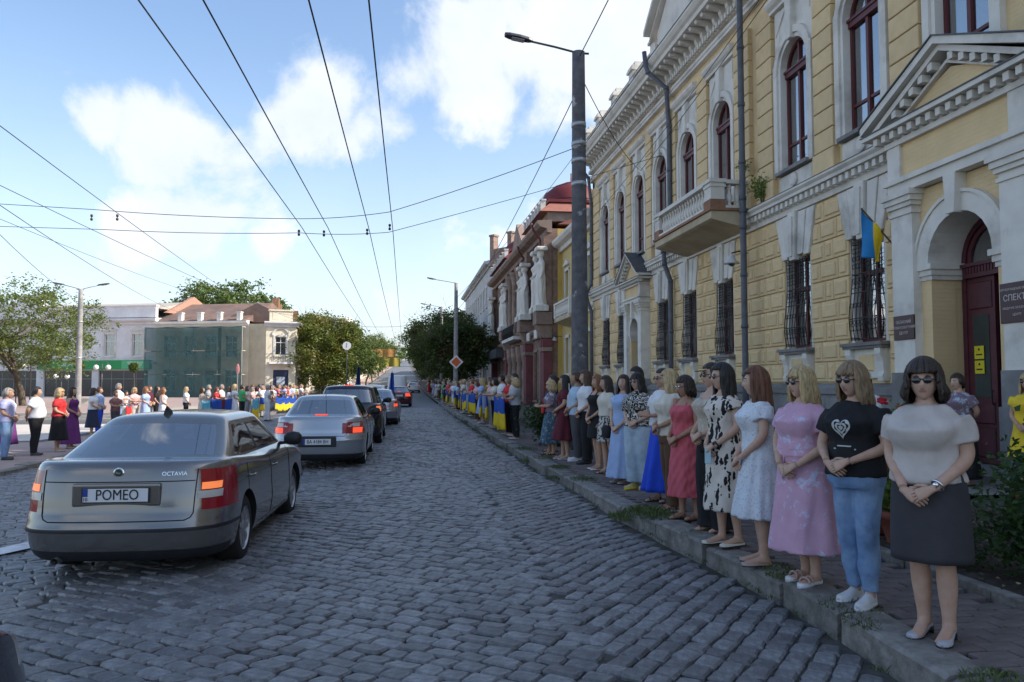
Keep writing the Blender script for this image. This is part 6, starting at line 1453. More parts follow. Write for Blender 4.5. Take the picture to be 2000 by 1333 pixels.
def patmat(name, kindp, c1, c2, scale):
    if name in MATS: return MATS[name]
    m = cloth(name, c1, .06); N, L = m.node_tree.nodes, m.node_tree.links; b = N['Principled BSDF']; t = N.new('ShaderNodeTexCoord')
    if kindp == 'zebra':
        w = N.new('ShaderNodeTexNoise'); w.inputs['Scale'].default_value = scale; w.inputs['Distortion'].default_value = 1.5; w.inputs['Detail'].default_value = 1
        s = N.new('ShaderNodeMath'); s.operation = 'SINE'; mu = N.new('ShaderNodeMath'); mu.operation = 'MULTIPLY'; mu.inputs[1].default_value = 55; L.new(w.outputs['Fac'], mu.inputs[0]); L.new(mu.outputs[0], s.inputs[0]); fac = s.outputs[0]; lo, hi = .35, .5
        L.new(t.outputs['Object'], w.inputs['Vector'])
    elif kindp == 'leaf':
        w = N.new('ShaderNodeTexVoronoi'); w.inputs['Scale'].default_value = scale; w.feature = 'F1'; w.inputs['Randomness'].default_value = 1
        mp = N.new('ShaderNodeMapping'); mp.inputs['Rotation'].default_value = (.5, .6, .4); mp.inputs['Scale'].default_value = (1.8, 1.8, .5); nz = N.new('ShaderNodeTexNoise'); nz.inputs['Scale'].default_value = scale * 1.4; mxv = N.new('ShaderNodeMix'); mxv.data_type = 'VECTOR'; mxv.inputs[0].default_value = .1
        L.new(t.outputs['Object'], mp.inputs[0]); L.new(t.outputs['Object'], nz.inputs['Vector']); L.new(mp.outputs[0], mxv.inputs[4]); L.new(nz.outputs['Color'], mxv.inputs[5]); L.new(mxv.outputs[1], w.inputs['Vector'])
        inv = N.new('ShaderNodeMath'); inv.operation = 'SUBTRACT'; inv.inputs[0].default_value = 1; L.new(w.outputs['Distance'], inv.inputs[1]); fac = inv.outputs[0]; lo, hi = .60, .62
    elif kindp == 'floral':
        w = N.new('ShaderNodeTexNoise'); w.inputs['Scale'].default_value = scale; w.inputs['Detail'].default_value = 6; w.inputs['Roughness'].default_value = .75; L.new(t.outputs['Object'], w.inputs['Vector']); fac = w.outputs['Fac']; lo, hi = .54, .60
    else:                          # dots / check
        w = N.new('ShaderNodeTexVoronoi'); w.inputs['Scale'].default_value = scale; L.new(t.outputs['Object'], w.inputs['Vector']); fac = w.outputs['Distance']; lo, hi = .42, .5
    mr = N.new('ShaderNodeMapRange'); mr.inputs[1].default_value = lo; mr.inputs[2].default_value = hi; L.new(fac, mr.inputs[0])
    old = b.inputs['Base Color'].links[0].from_socket; mx_ = N.new('ShaderNodeMix'); mx_.data_type = 'RGBA'; L.new(mr.outputs[0], mx_.inputs[0]); L.new(old, mx_.inputs[6]); mx_.inputs[7].default_value = (*c2, 1); L.new(mx_.outputs[2], b.inputs['Base Color']); return m
def sring(cx, cy, z, rx, ry, n=24, pw=2.25, fold=None):
    o_ = []
    for k in range(n):
        a = 2 * math.pi * k / n; c, s = math.cos(a), math.sin(a); q = (abs(c) ** pw + abs(s) ** pw) ** (-1 / pw)
        if fold: q *= fold(a)
        o_.append((cx + rx * q * c, cy + ry * q * s, z))
    return o_
def remesh(mb, vox, mats, it=4, wr=0.0, wscale=9.0, seed=0.0):
    me = mb.mesh('tmp', mats if isinstance(mats, (list, tuple)) else [mats]); o = tlink('tmp_remesh', me)
    m = o.modifiers.new('r', 'REMESH'); m.mode = 'VOXEL'; m.voxel_size = vox; m.use_smooth_shade = True
    if it: s = o.modifiers.new('s', 'SMOOTH'); s.iterations = it; s.factor = .5
    r = eval_mesh(o); bpy.data.objects.remove(o); bpy.data.meshes.remove(me)
    r.materials.clear()
    for q in (mats if isinstance(mats, (list, tuple)) else [mats]): r.materials.append(q)
    if wr:
        n = len(r.vertices); co = np.empty(n * 3, np.float32); no = np.empty(n * 3, np.float32); r.vertices.foreach_get('co', co); r.vertices.foreach_get('normal', no)
        co = co.reshape(-1, 3); no = no.reshape(-1, 3); p = co * np.array([wscale, wscale, wscale * .4]); rn_ = np.random.default_rng(int(seed * 10) + 3); d = 0
        for f, am in ((1.0, .55), (1.9, .45), (3.3, .3)):
            k1, k2 = rn_.normal(size=3) * f, rn_.normal(size=3) * f * .8
            sv = np.sin(p @ k1 * 2.2 + 1.6 * np.sin(p @ k2 * 1.3 + seed) + seed); d = d + am * np.sign(sv) * np.abs(sv) ** .7
        r.vertices.foreach_set('co', (co + no * (d * wr)[:, None]).astype(np.float32).ravel())
    r.polygons.foreach_set('use_smooth', [True] * len(r.polygons)); r.update(); return r
# torso sections: z, half width, half depth, y centre (front is -y) for a 1.65 m woman / man
TW_ = [(.78, .150, .110, .0), (.84, .172, .125, .005), (.90, .180, .128, .006), (.97, .166, .118, .002), (1.04, .146, .104, -.002), (1.12, .142, .104, -.004), (1.19, .150, .118, -.012), (1.25, .157, .124, -.016), (1.305, .160, .108, -.006), (1.345, .146, .086, .004), (1.375, .112, .070, .010), (1.395, .078, .062, .012), (1.412, .056, .056, .012), (1.45, .050, .052, .006), (1.50, .050, .053, -.002)]
TM_ = [(.78, .150, .110, .0), (.84, .165, .120, .005), (.90, .168, .122, .004), (.97, .160, .118, .0), (1.04, .154, .114, -.004), (1.12, .158, .116, -.004), (1.19, .168, .120, -.004), (1.25, .178, .122, -.004), (1.305, .184, .112, .0), (1.345, .170, .094, .006), (1.378, .126, .074, .012), (1.40, .086, .066, .012), (1.418, .064, .062, .012), (1.45, .058, .060, .006), (1.50, .058, .060, -.002)]
POSES = {'clasp': ((.222, -.005, 1.085), (.082, -.185, .955)), 'hang': ((.222, .02, 1.085), (.232, -.035, .845)), 'hold': ((.215, -.05, 1.10), (.10, -.265, 1.13)), 'behind': ((.235, .08, 1.10), (.075, .165, .95)), 'low': ((.225, -.01, 1.08), (.075, -.175, .90)), 'phone': ((.21, -.02, 1.09), (.10, -.23, 1.17))}
def tsec(sp, z0, z1, off=0.0, n=28, fold=None, belly=0.0):
    T = TM_ if sp['male'] else TW_; g = sp['g']; gy = sp['g'] * sp.get('gd', 1.0); zs = [t[0] for t in T]
    lv = sorted(set([z0, z1] + [z for z in zs if z0 < z < z1])); o_ = []
    for z in lv:
        rx, ry, cy = (float(np.interp(z, zs, [t[k] for t in T])) for k in (1, 2, 3)); k = 1.0 if z > 1.40 else 1.0
        gg = 1 + (g - 1) * (1.0 if z < 1.3 else .6 if z < 1.4 else .35); gd = 1 + (gy - 1) * (1.0 if z < 1.3 else .5 if z < 1.4 else .3)
        b = belly * math.exp(-((z - 1.02) / .14) ** 2); bu = sp.get('bust', 0) * math.exp(-((z - 1.235) / .07) ** 2)
        o_.append(sring(0, cy - (b + bu) * .6, z, rx * gg + off, ry * gd + off + (b + bu) * .6, n, 2.3 if z < 1.38 else 2.0, fold))
    return o_
def arm_path(sp, s):
    e, w = POSES[sp['pose']]; g = sp['g']; sx = (.150 if not sp['male'] else .170) * (1 + (g - 1) * .55)
    k = (g - 1)
    jt = sp.get('jit', (0, 0, 0, 0, 0)); sh = Vector((s * sx, .006, 1.318)); el = Vector((s * (e[0] + k * .10), e[1], e[2])); wr = Vector((s * (w[0] + (k * .02)), w[1] - (k * .12 + sp.get('belly', 0) * .8 if w[1] < 0 else -k * .1), w[2]))
    el = el + Vector((jt[0] * s, jt[1], jt[2] * s * .3)); wr = wr + Vector((jt[3], 0, jt[4]))
    return sh, el, wr
def arm_tube(mb, sp, s, t0=0.0, t1=1.0, off=0.0, n=12, thick=1.0, flare=0.0):
    sh, el, wr = arm_path(sp, s); P = []; 
    keys = [(0, .052), (.12, .054), (.3, .047), (.48, .040), (.56, .040), (.68, .038), (.86, .029), (1, .024)]
    a_th = (1 + (sp['g'] - 1) * .9) * (1.12 if sp['male'] else .97) * thick
    m = 14
    for i in range(m + 1):
        t = t0 + (t1 - t0) * i / m
        if t < .52: q = sh.lerp(el, t / .52)
        else: q = el.lerp(wr, (t - .52) / .48)
        # round the elbow
        if .42 < t < .62: u = (t - .42) / .2; q = q.lerp(sh.lerp(el, .81).lerp(el.lerp(wr, .21), u), .55)
        P.append((q, float(np.interp(t, [k[0] for k in keys], [k[1] for k in keys])) * a_th + off + flare * (i / m)))
    mb.tube([p for p, r in P], [r for p, r in P], n)
def leg_tube(mb, sp, s, z0, z1, off=0.0, n=12, flare=0.0, st=None):
    keys = [(.05, .040), (.09, .034), (.14, .035), (.25, .047), (.33, .054), (.41, .051), (.47, .052), (.55, .060), (.68, .074), (.80, .086), (.87, .085)]
    g = 1 + (sp['g'] - 1) * .8; st = sp.get('stance', .078) if st is None else st; P = []; m = 14
    for i in range(m + 1):
        z = z1 + (z0 - z1) * i / m; r = float(np.interp(z, [k[0] for k in keys], [k[1] for k in keys])) * g * (.97 if sp['male'] else 1.0)
        y = float(np.interp(z, [.05, .09, .33, .47, .85], [.03, .028, .02, -.006, .0])) + sp.get('step', 0) * s * float(np.interp(z, [.05, .85], [1, 0])); x = s * float(np.interp(z, [.05, .47, .85], [st, st, .085 * (1 + (sp['g'] - 1) * .5)]))
        P.append(((x, y, z), r + off + flare * (i / m)))
    mb.tube([p for p, r in P], [r for p, r in P], n)
def hand(mb, wr, d, nb, s, curl=.5, sc=1.0, spread=.0):
    """palm and five jointed fingers; d: along the fingers, nb: back of the hand, s: +1 left hand"""
    d = Vector(d).normalized(); nb = Vector(nb); nb = (nb - d * nb.dot(d)).normalized(); t = d.cross(nb) * s      # t points to the thumb side
    wr = Vector(wr)
    def P(a, b, c): return wr + (d * a + t * b + nb * c) * sc
    rings = []
    for a, w, h in ((-.02, .021, .018), (.01, .026, .017), (.045, .036, .015), (.075, .039, .013), (.09, .036, .010)):
        rings.append([P(a, w * math.cos(2 * math.pi * k / 10), h * math.sin(2 * math.pi * k / 10)) for k in range(10)])
    mb.loft(rings if s > 0 else [r[::-1] for r in rings])
    for b, L, r in ((.028, .068, .0082), (.0095, .076, .0086), (-.0095, .070, .0082), (-.027, .055, .0074)):
        p = P(.082, b, 0); dd = d.copy(); nn = nb.copy(); pts = [p - d * .012 * sc]; rad = [r * sc]
        for k, f in enumerate((.42, .32, .26)):
            an = curl * (.75 if k == 0 else 1.0); dd, nn = dd * math.cos(an) - nn * math.sin(an), nn * math.cos(an) + dd * math.sin(an); p = p + dd * L * f * sc; pts.append(p); rad.append(r * (1, .95, .72)[k] * sc)
        mb.tube(pts, rad, 6)
    p = P(.015, .024, -.004); dd = (d * .62 + t * .75 - nb * .25).normalized(); pts = [p]; rad = [.0125 * sc]
    for k, f in enumerate((.034, .030, .024)):
        dd = (dd + d * .28 * (k + .3) - nb * curl * .15).normalized(); p = p + dd * f * sc; pts.append(p); rad.append((.011, .0098, .0075)[k] * sc)
    mb.tube(pts, rad, 6)
HC = Vector((0, -.012, 1.537))
def head_mesh(mb, male=False, wide=1.0, nu=36, nv=26):
    rings = []
    for j in range(nv + 1):
        th = -math.pi / 2 + math.pi * j / nv; ring = []
        for i in range(nu):
            ph = 2 * math.pi * i / nu; c = max(.03, math.cos(th)); x = .0735 * wide * c * math.sin(ph); y = -.094 * c * math.cos(ph); z = .116 * math.sin(th); zz_ = z
            t = max(0, -z / .116)
            x *= 1 - (.30 if not male else .20) * t ** 1.6
            if y < 0: y = y * (1 - .04 * t) - .006 * t + (.010 * max(0, z / .116) ** 2)
            else: y *= 1 - .42 * t ** 1.4
            if y < -.02:
                g = lambda x0, z0, sx, sz: math.exp(-((x - x0) / sx) ** 2 - ((z - z0) / sz) ** 2)
                y -= .016 * g(0, -.014, .011, .022) + .012 * g(0, -.028, .013, .010)
                y += .010 * (g(.031, .010, .015, .011) + g(-.031, .010, .015, .011)); y -= .004 * g(0, .034, .045, .011)
                y -= .007 * g(0, -.056, .020, .010); y += .004 * g(0, -.074, .02, .007); y -= .008 * g(0, -.096, .020, .016); y -= .004 * (g(.038, -.022, .018, .02) + g(-.038, -.022, .018, .02))
            ring.append((HC.x + x, HC.y + y, HC.z + zz_))
        rings.append(ring)
    o = len(mb.v); mb.loft(rings, True, True, 0)
    for fi in range(len(mb.f)):
        f = mb.f[fi]
        if f[0] < o or len(f) > 4: continue
        c = [sum(mb.v[q][k] for q in f) / len(f) - HC[k] for k in range(3)]
        if c[1] < -.06 and abs(c[2] + .056) < .0095 and abs(c[0]) < .024 - abs(c[2] + .056): mb.m[fi] = 1
    for s in (-1, 1):
        mb.ball((HC.x + s * .030, HC.y - .0815, HC.z + .010), (.012, .007, .0075), 10, 6, 3); mb.ball((HC.x + s * .030, HC.y - .087, HC.z + .010), (.0062, .004, .0062), 8, 5, 2)
        mb.tube([(HC.x + s * .016, HC.y - .0885, HC.z + .030), (HC.x + s * .032, HC.y - .088, HC.z + .035), (HC.x + s * .048, HC.y - .076, HC.z + .029)], [.0034, .0032, .0018], 5, m=2)
        mb.ball((HC.x + s * .073 * wide, HC.y + .012, HC.z - .004), (.010, .019, .030), 10, 7, 0)
def hair_mesh(style, mat, seed=0, locks=0):
    """shell over the skull that falls to a length which depends on the direction; front is azimuth 0"""
    rr = random.Random(seed); nphi, nl, nh = 96, 11, 12
    S = dict(bob=(.013, 66, 34, -.10, -.12, .016), fringe_bob=(.017, 60, 26, -.105, -.13, .02), volume=(.026, 60, 27, -.115, -.13, .028), shoulder=(.013, 62, 38, -.19, -.22, .014), fringe_long=(.014, 60, 26, -.18, -.24, .016), long=(.013, 66, 42, -.28, -.40, .010), verylong=(.013, 64, 42, -.32, -.50, .008), short=(.012, 70, 40, -.02, -.085, .0), crop=(.009, 72, 44, .0, -.07, .0), tied=(.008, 70, 46, .0, -.06, .0))[style]
    th, face, fl, sl, bl, fz = S; grid = []
    ph_noise = [rr.uniform(-1, 1) for _ in range(nphi)]
    for i in range(nphi):
        ph = 2 * math.pi * i / nphi; d = math.degrees(min(ph, 2 * math.pi - ph)); col = []
        f01 = float(smooth01(face - 7, face + 7, d)); back = float(smooth01(80, 150, d))
        latE = fl * (1 - f01) + (-8) * f01; hang = (sl * (1 - back) + bl * back) * f01 if sl < -.03 or bl < -.03 else 0.0
        hang = (sl * (1 - back) + bl * back) * f01
        endz = min(0, hang) * (1 + .13 * ph_noise[i] * (abs(hang) > .05))
        st = 1 + .022 * math.sin(ph * 17 + seed) + .018 * math.sin(ph * 29 + 2 * seed) + .022 * ph_noise[i]
        rx, ry, rz = .0735 + th, .094 + th * .9, .116 + th
        for k in range(nl):
            la = R(89 + (latE - 89) * k / (nl - 1)); c = math.cos(la); grow = (1 + (st - 1) * min(1, 2.2 * c))
            col.append((HC.x + rx * c * math.sin(ph) * grow, HC.y + .006 - ry * c * math.cos(ph) * grow + .004 * (1 - c), HC.z + .002 + rz * math.sin(la)))
        x0, y0, z0 = col[-1]; dirv = Vector((math.sin(ph), -math.cos(ph), 0))
        for k in range(1, nh + 1):
            t = k / nh; zz_ = z0 + (HC.z + endz - z0) * t if endz < z0 - HC.z else z0 - .002 * k
            w = fz * math.sin(math.pi * min(1, t * .9)) - (.018 * t if abs(endz) < .15 else 0) + (.02 * t * back if abs(endz) > .25 else 0) + .004 * math.sin(t * 9 + i * .8)
            col.append((x0 + dirv.x * w * f01, y0 + dirv.y * w * f01 + (.018 * t if abs(endz) > .15 and d < 110 else 0), zz_ if f01 > .05 else z0 - .0012 * k))
        grid.append(col)
    mb = MB(); m = nl + nh; vs = [p for c in grid for p in c]; fs = []
    for i in range(nphi):
        j = (i + 1) % nphi
        for k in range(m - 1): fs.append((i * m + k, j * m + k, j * m + k + 1, i * m + k + 1))
    mb.add(vs, fs)
    if locks:                      # loose locks lying over the shell, ends straying
        for q in range(locks):
            i = rr.randrange(nphi); col = grid[i]; k0 = rr.randrange(0, 5); pts = [Vector(col[k]) for k in range(k0, m, 2)]
            if len(pts) < 4 or (pts[0] - pts[-1]).length < .05: continue
            ph = 2 * math.pi * i / nphi; od = Vector((math.sin(ph), -math.cos(ph), .1)); sw = Vector((math.cos(ph), math.sin(ph), 0)) * rr.uniform(-.016, .016); L_ = len(pts) - 1
            pts = [p + od * (.004 + rr.uniform(0, .004)) + sw * math.sin(2.2 * k / L_ + q) + od * .010 * (k / L_) ** 2 * rr.uniform(-.3, 1) for k, p in enumerate(pts)]; w_ = rr.uniform(.004, .009)
            mb.tube(pts, [w_ * (.4 + .6 * math.sin(math.pi * min(1, (k + .6) / (L_ + .8)))) for k in range(L_ + 1)], 5)
    return mb
def turn(mb_or_me, yaw_, nod, piv=Vector((0, .01, 1.45)), roll=0.0):
    return Matrix.Translation(piv) @ Matrix.Rotation(R(yaw_), 4, 'Z') @ Matrix.Rotation(R(nod), 4, 'X') @ Matrix.Rotation(R(roll), 4, 'Y') @ Matrix.Translation(-piv)
def shoe_mesh(kind_, mats):
    mb = MB(); hl = {'heel': .045, 'sandal': .012, 'flat': .010, 'sneaker': .026, 'platform': .035, 'dress': .018}[kind_]
    L0, L1 = .075, -.175
    prof = [(.075, .026), (.06, .034), (.02, .034), (-.04, .036), (-.09, .044), (-.13, .043), (-.16, .032), (-.178, .014)]
    def so(y): return hl * (1.0 if y > .02 else max(.25, 1 - (.02 - y) / .12) if kind_ == 'heel' else 1.0)
    base = [[(x * w, y, z) for x, z in ((-1, 0 if kind_ != 'heel' or y < -.05 or y > .035 else so(y) * .55), (1, 0 if kind_ != 'heel' or y < -.05 or y > .035 else so(y) * .55), (1.02, so(y)), (-1.02, so(y)))] for y, w in prof]
    mb.loft(base, m=1)
    top = {'heel': .030, 'sandal': .0, 'flat': .028, 'sneaker': .062, 'platform': .0, 'dress': .055}[kind_]
    if top:
        rings = []
        for y, w in prof:
            t = (y - L1) / (L0 - L1); h = top * (.55 + .45 * min(1, max(0, (t - .25) / .35))); h = h if kind_ in ('sneaker', 'dress') else top * (1.0 if t < .45 else .8)
            rings.append([(w * .97 * math.cos(a), y, so(y) + (h + (.028 if kind_ in ('sneaker', 'dress') and t > .55 else 0)) * max(0, math.sin(a)) ** .6 - .002) for a in [math.pi * k / 8 for k in range(9)]])
        mb.loft([r + [(r[-1][0], r[-1][1], r[-1][2] - .003), (r[0][0], r[0][1], r[0][2] - .003)] for r in rings], m=0)
    else:
        for y, w in ((-.11, .044), (-.06, .04), (.03, .037)):
            mb.tube([(w * 1.02 * math.cos(a), y + .004 * math.sin(a), so(y) + (.040 if y < 0 else .07) * math.sin(a)) for a in [math.pi * k / 8 for k in range(9)]], .0085, 5, m=0)
    return mb.mesh('shoe', mats, True)
def person(label, loc, rz, h=1.65, g=1.0, male=False, pose='clasp', skin=0, hair=('shoulder', 'brown'), top=None, bottom=None, dress=None, shoes=('flat', None), shoecol=(.5, .48, .45), glasses=None, yaw_=0, nod=0, vox=.0125, group=None, bust=.0, belly=0.0, extra=None, gd=1.0, stance=.078, seed=0, heel=0.0, category='person', name='person', pony=None, smat=None):
    sp = dict(g=g, male=male, pose=pose, bust=bust, belly=belly, gd=gd, stance=stance)
    jr = random.Random(seed * 7 + 1); sp['jit'] = (jr.uniform(-.02, .025), jr.uniform(-.02, .03), jr.uniform(-.02, .02), jr.uniform(-.035, .035), jr.uniform(-.05, .035)); sp['step'] = step = jr.uniform(-.05, .05)
    root = tag(empty(name, loc, R(rz)), label, category, group); s_ = h / 1.65; root.scale = (s_, s_, s_); root.rotation_euler = (R(random.uniform(-1.2, 1.2)), R(random.uniform(-1.2, 1.2)), R(rz))
    fine = vox < .016
    sk = smat or SK[skin]
    # ---- body: one skin mesh (trunk, limbs and neck fused) with head and hands
    b = MB(); b.loft(tsec(sp, .85, 1.24, -.018, belly=belly)); b.loft(tsec(sp, 1.18, 1.33, -.008)); b.loft(tsec(sp, 1.30, 1.50, -.002))
    for s in (-1, 1):
        arm_tube(b, sp, s); leg_tube(b, sp, s, .06, .87)
        if shoes[0] in ('sneaker', 'dress'): continue
        ft = [(.062, .024, .030), (.04, .032, .05), (.0, .034, .058), (-.05, .037, .044), (-.10, .041, .030), (-.14, .038, .022), (-.165, .022, .014)]
        b.loft([[(s * stance + w * math.cos(2 * math.pi * k / 10), y + .015 + step * s, .012 + heel * .0 + max(-.008, hh * math.sin(2 * math.pi * k / 10)) + hh * .4 + (.035 * max(0, min(1, (y + .08) / .1)) if shoes[0] == 'heel' else 0)) for k in range(10)] for y, w, hh in ft])
    core = remesh(b, vox if fine else vox, [sk], 3)
    hm = MB(); head_mesh(hm, male, 1.0 + (g - 1) * .35, *((36, 26) if fine else (20, 14))); mt = turn(None, yaw_, nod)
    hv = [tuple(mt @ Vector(v)) for v in hm.v]
    hd = MB()
    for s in (-1, 1):
        sh, el, wr = arm_path(sp, s)
        fw = (wr - el).normalized()
        if pose in ('clasp', 'low'): d, nb, cu = Vector((-s * .86, -.22, -.46)), Vector((s * .15, -.85, .5)), .55
        elif pose in ('hold', 'phone'): d, nb, cu = Vector((-s * .45, -.6, .25)), Vector((s * .8, -.3, .5)), .85
        elif pose == 'behind': d, nb, cu = Vector((-s * .9, .1, -.35)), Vector((0, 1, .2)), .5
        else: d, nb, cu = Vector((0, -.18, -1)), Vector((s, 0, 0)), .35
        off = Vector((0, -.012 if s > 0 else .022, .014 if s > 0 else -.022)) if pose in ('clasp', 'low', 'behind') else Vector((0, 0, 0))
        hand(hd, wr + fw * .012 + off * .5, d, nb, s, cu, 1.02 if not male else 1.12)
    cb = MB(); cb.v = [tuple(v.co) for v in core.vertices]; cb.f = [tuple(p.vertices) for p in core.polygons]; cb.m = [0] * len(cb.f)
    cb.add(hv, hm.f); cb.m[-len(hm.f):] = hm.m
    cb.add(hd.v, hd.f); bpy.data.meshes.remove(core)
    cb.build('body', [sk, M_lips, M_eye, M_eyew], root, True)
    # ---- hair
    hs, hc = hair; hmesh = hair_mesh(hs, None, seed + 1, (90 if hs not in ('crop', 'short', 'tied') else 30) if fine else 0); hm_ = MB(); hm_.v = [tuple(mt @ Vector(v)) for v in hmesh.v]; hm_.f = hmesh.f; hm_.m = hmesh.m
    if pony == 'tail':
        q = MB(); q.tube([(0, .07, 1.60), (0, .12, 1.605), (0, .155, 1.56), (0, .15, 1.47), (0, .14, 1.36), (0, .13, 1.26)], [.02, .03, .036, .034, .028, .01], 10); hm_.add([tuple(mt @ Vector(v)) for v in q.v], q.f)
    if pony == 'bun': q = MB(); q.ball((0, .105, 1.585), (.045, .04, .042), 12, 8); hm_.add([tuple(mt @ Vector(v)) for v in q.v], q.f)
    ho = hm_.build('hair', HR[hc] if isinstance(hc, str) else hc, root, True); so_ = ho.modifiers.new('s', 'SOLIDIFY'); so_.thickness = .016; so_.offset = -1
    # ---- clothes
    def garment(nm, mb, mat, wr_=.005, it=3): return link(nm, remesh(mb, vox, mat, it, wr_ if fine else 0, 9, seed * 3.1), root)
    def torso_clothes(mb, z0, sleeve, neck, off, loose):
        ztop = {'crew': 1.390, 'scoop': 1.372, 'v': 1.372, 'tank': 1.315, 'collar': 1.41}[neck]
        secs = tsec(sp, max(.80, z0), ztop, off, 28, None, belly)
        n_ = len(secs)
        if loose:
            for i, r in enumerate(secs):
                z = r[0][2]; k = 1 + loose * float(np.interp(z, [.80, .95, 1.1, 1.3], [.9, 1, 1, .15])); cy = sum(p[1] for p in r) / len(r); secs[i] = [(p[0] * k, cy + (p[1] - cy) * (1 + (k - 1) * 1.25), p[2]) for p in r]
        mb.loft(secs)
        if neck == 'tank':
            for s in (-1, 1): mb.tube([(s * .085, -.10 * g, 1.28), (s * .09, -.068, 1.345), (s * .088, .0, 1.372), (s * .085, .055, 1.35), (s * .08, .09, 1.29)], .013 if fine else .02, 6)
        for s in (-1, 1):
            if sleeve == 'short': arm_tube(mb, sp, s, 0.0, .33, off + .010, 14, 1.0, .010)
            elif sleeve == 'cap': arm_tube(mb, sp, s, 0.0, .17, off + .012, 14, 1.0, .012)
            elif sleeve == 'puff': arm_tube(mb, sp, s, 0.0, .24, off + .028, 14, 1.0, .0)
            elif sleeve == 'elbow': arm_tube(mb, sp, s, 0.0, .47, off + .014, 14, 1.0, .008)
            elif sleeve == 'long': arm_tube(mb, sp, s, 0.0, .97, off + .010, 14, 1.0, .004)
    def skirt_rings(zt, zb, rx1, ry1, folds, amp, off=.008, n=64, cy1=.0):
        o_ = []; base = tsec(sp, .80, 1.20, off, n, None, belly); zs = [r[0][2] for r in base]
        m_ = 16
        for i in range(m_ + 1):
            t = i / m_; z = zt + (zb - zt) * t
            bx = float(np.interp(z, zs, [max(p[0] for p in r) for r in base])); by = float(np.interp(z, zs, [(max(p[1] for p in r) - min(p[1] for p in r)) / 2 for r in base])); cy = float(np.interp(z, zs, [(max(p[1] for p in r) + min(p[1] for p in r)) / 2 for r in base]))
            hipx, hipy = .182 * g + off, .130 * g * gd + off + belly * .4
            if z < .88: u = (.88 - z) / max(.01, .88 - zb); rx, ry, c_ = hipx + (rx1 - hipx) * u, hipy + (ry1 - hipy) * u, cy * (1 - u) + cy1 * u
            else: u = 0; rx, ry, c_ = bx, by, cy
            fo = (lambda a, t=t: 1 + 1.7 * amp * (t ** 1.1) * (math.sin(folds * a + seed) * .6 + math.sin((folds * 2 - 3) * a + 1.3 * seed + 2 * t) * .4))
            o_.append(sring(0, c_, z, rx, ry, n, 2.15, fo))
        return o_
    waist = 1.0
    if dress:
        mat, zb, rx1, ry1, folds, amp, sleeve, neck = dress[:8]; loose = dress[8] if len(dress) > 8 else 0
        mb = MB(); torso_clothes(mb, .98, sleeve, neck, .015, loose); sr = skirt_rings(1.05, zb, rx1 * g, ry1 * g, folds, amp, .013 + .1 * loose)
        mb.loft(sr); garment('dress', mb, mat, .0075, 2)
    else:
        if bottom:
            bk_ = bottom[0]
            if bk_ == 'skirt':
                _, mat, zb, rx1, ry1, folds, amp = bottom; mb = MB(); mb.loft(skirt_rings(1.07, zb, rx1 * g, ry1 * g, folds, amp)); mb.build('skirt', mat, root, True)
            else:
                _, mat, zb, off, flare = bottom; mb = MB(); mb.loft(tsec(sp, .79, 1.05, .017, 28, None, belly))
                for s in (-1, 1): leg_tube(mb, sp, s, zb, .87, off, 14, flare)
                garment('trousers', mb, mat, .0075, 2)
        if top:
            mat, z0, sleeve, neck, loose = top; mb = MB(); torso_clothes(mb, z0, sleeve, neck, .017, loose); garment('top', mb, mat, .0095, 2)
    # ---- shoes, glasses
    sm = shoe_mesh(shoes[0], [pmat('shoe_%02x%02x%02x' % tuple(int(255 * min(1, c)) for c in shoecol), shoecol, .5), shoes[1] or M_trim])
    for s in (-1, 1): o = link('shoe', sm, root); o.location = (s * stance, .008 + step * s, 0); o.rotation_euler = (0, 0, s * R(6))
    if glasses:
        q = MB(); fm = 0
        for s in (-1, 1):
            q.loft([[(HC.x + s * .031 + (.026 if glasses == 'sun' else .022) * kx * math.cos(a), HC.y - .098 + dy + .5 * (abs(.026 * kx * math.cos(a) + .031 * 1) - .031) ** 2, HC.z + .008 + (.021 if glasses == 'sun' else .017) * kx * math.sin(a)) for a in [2 * math.pi * k / 16 for k in range(16)]] for kx, dy in ((.85, -.003), (1, 0), (1, .004))], m=0 if glasses == 'sun' else 0)
            q.tube([(HC.x + s * .056, HC.y - .094, HC.z + .014), (HC.x + s * .076, HC.y - .06, HC.z + .014), (HC.x + s * .081, HC.y + .015, HC.z + .010)], .0034, 5, m=1)
        q.tube([(HC.x - .008, HC.y - .102, HC.z + .012), (HC.x, HC.y - .106, HC.z + .015), (HC.x + .008, HC.y - .102, HC.z + .012)], .003, 5, m=1)
        q.v = [tuple(mt @ Vector(v)) for v in q.v]; q.build('sunglasses' if glasses == 'sun' else 'glasses', [M_lens if glasses == 'sun' else M_pane, M_trim], root, True)
    if extra: extra(root, sp, mt)
    return root
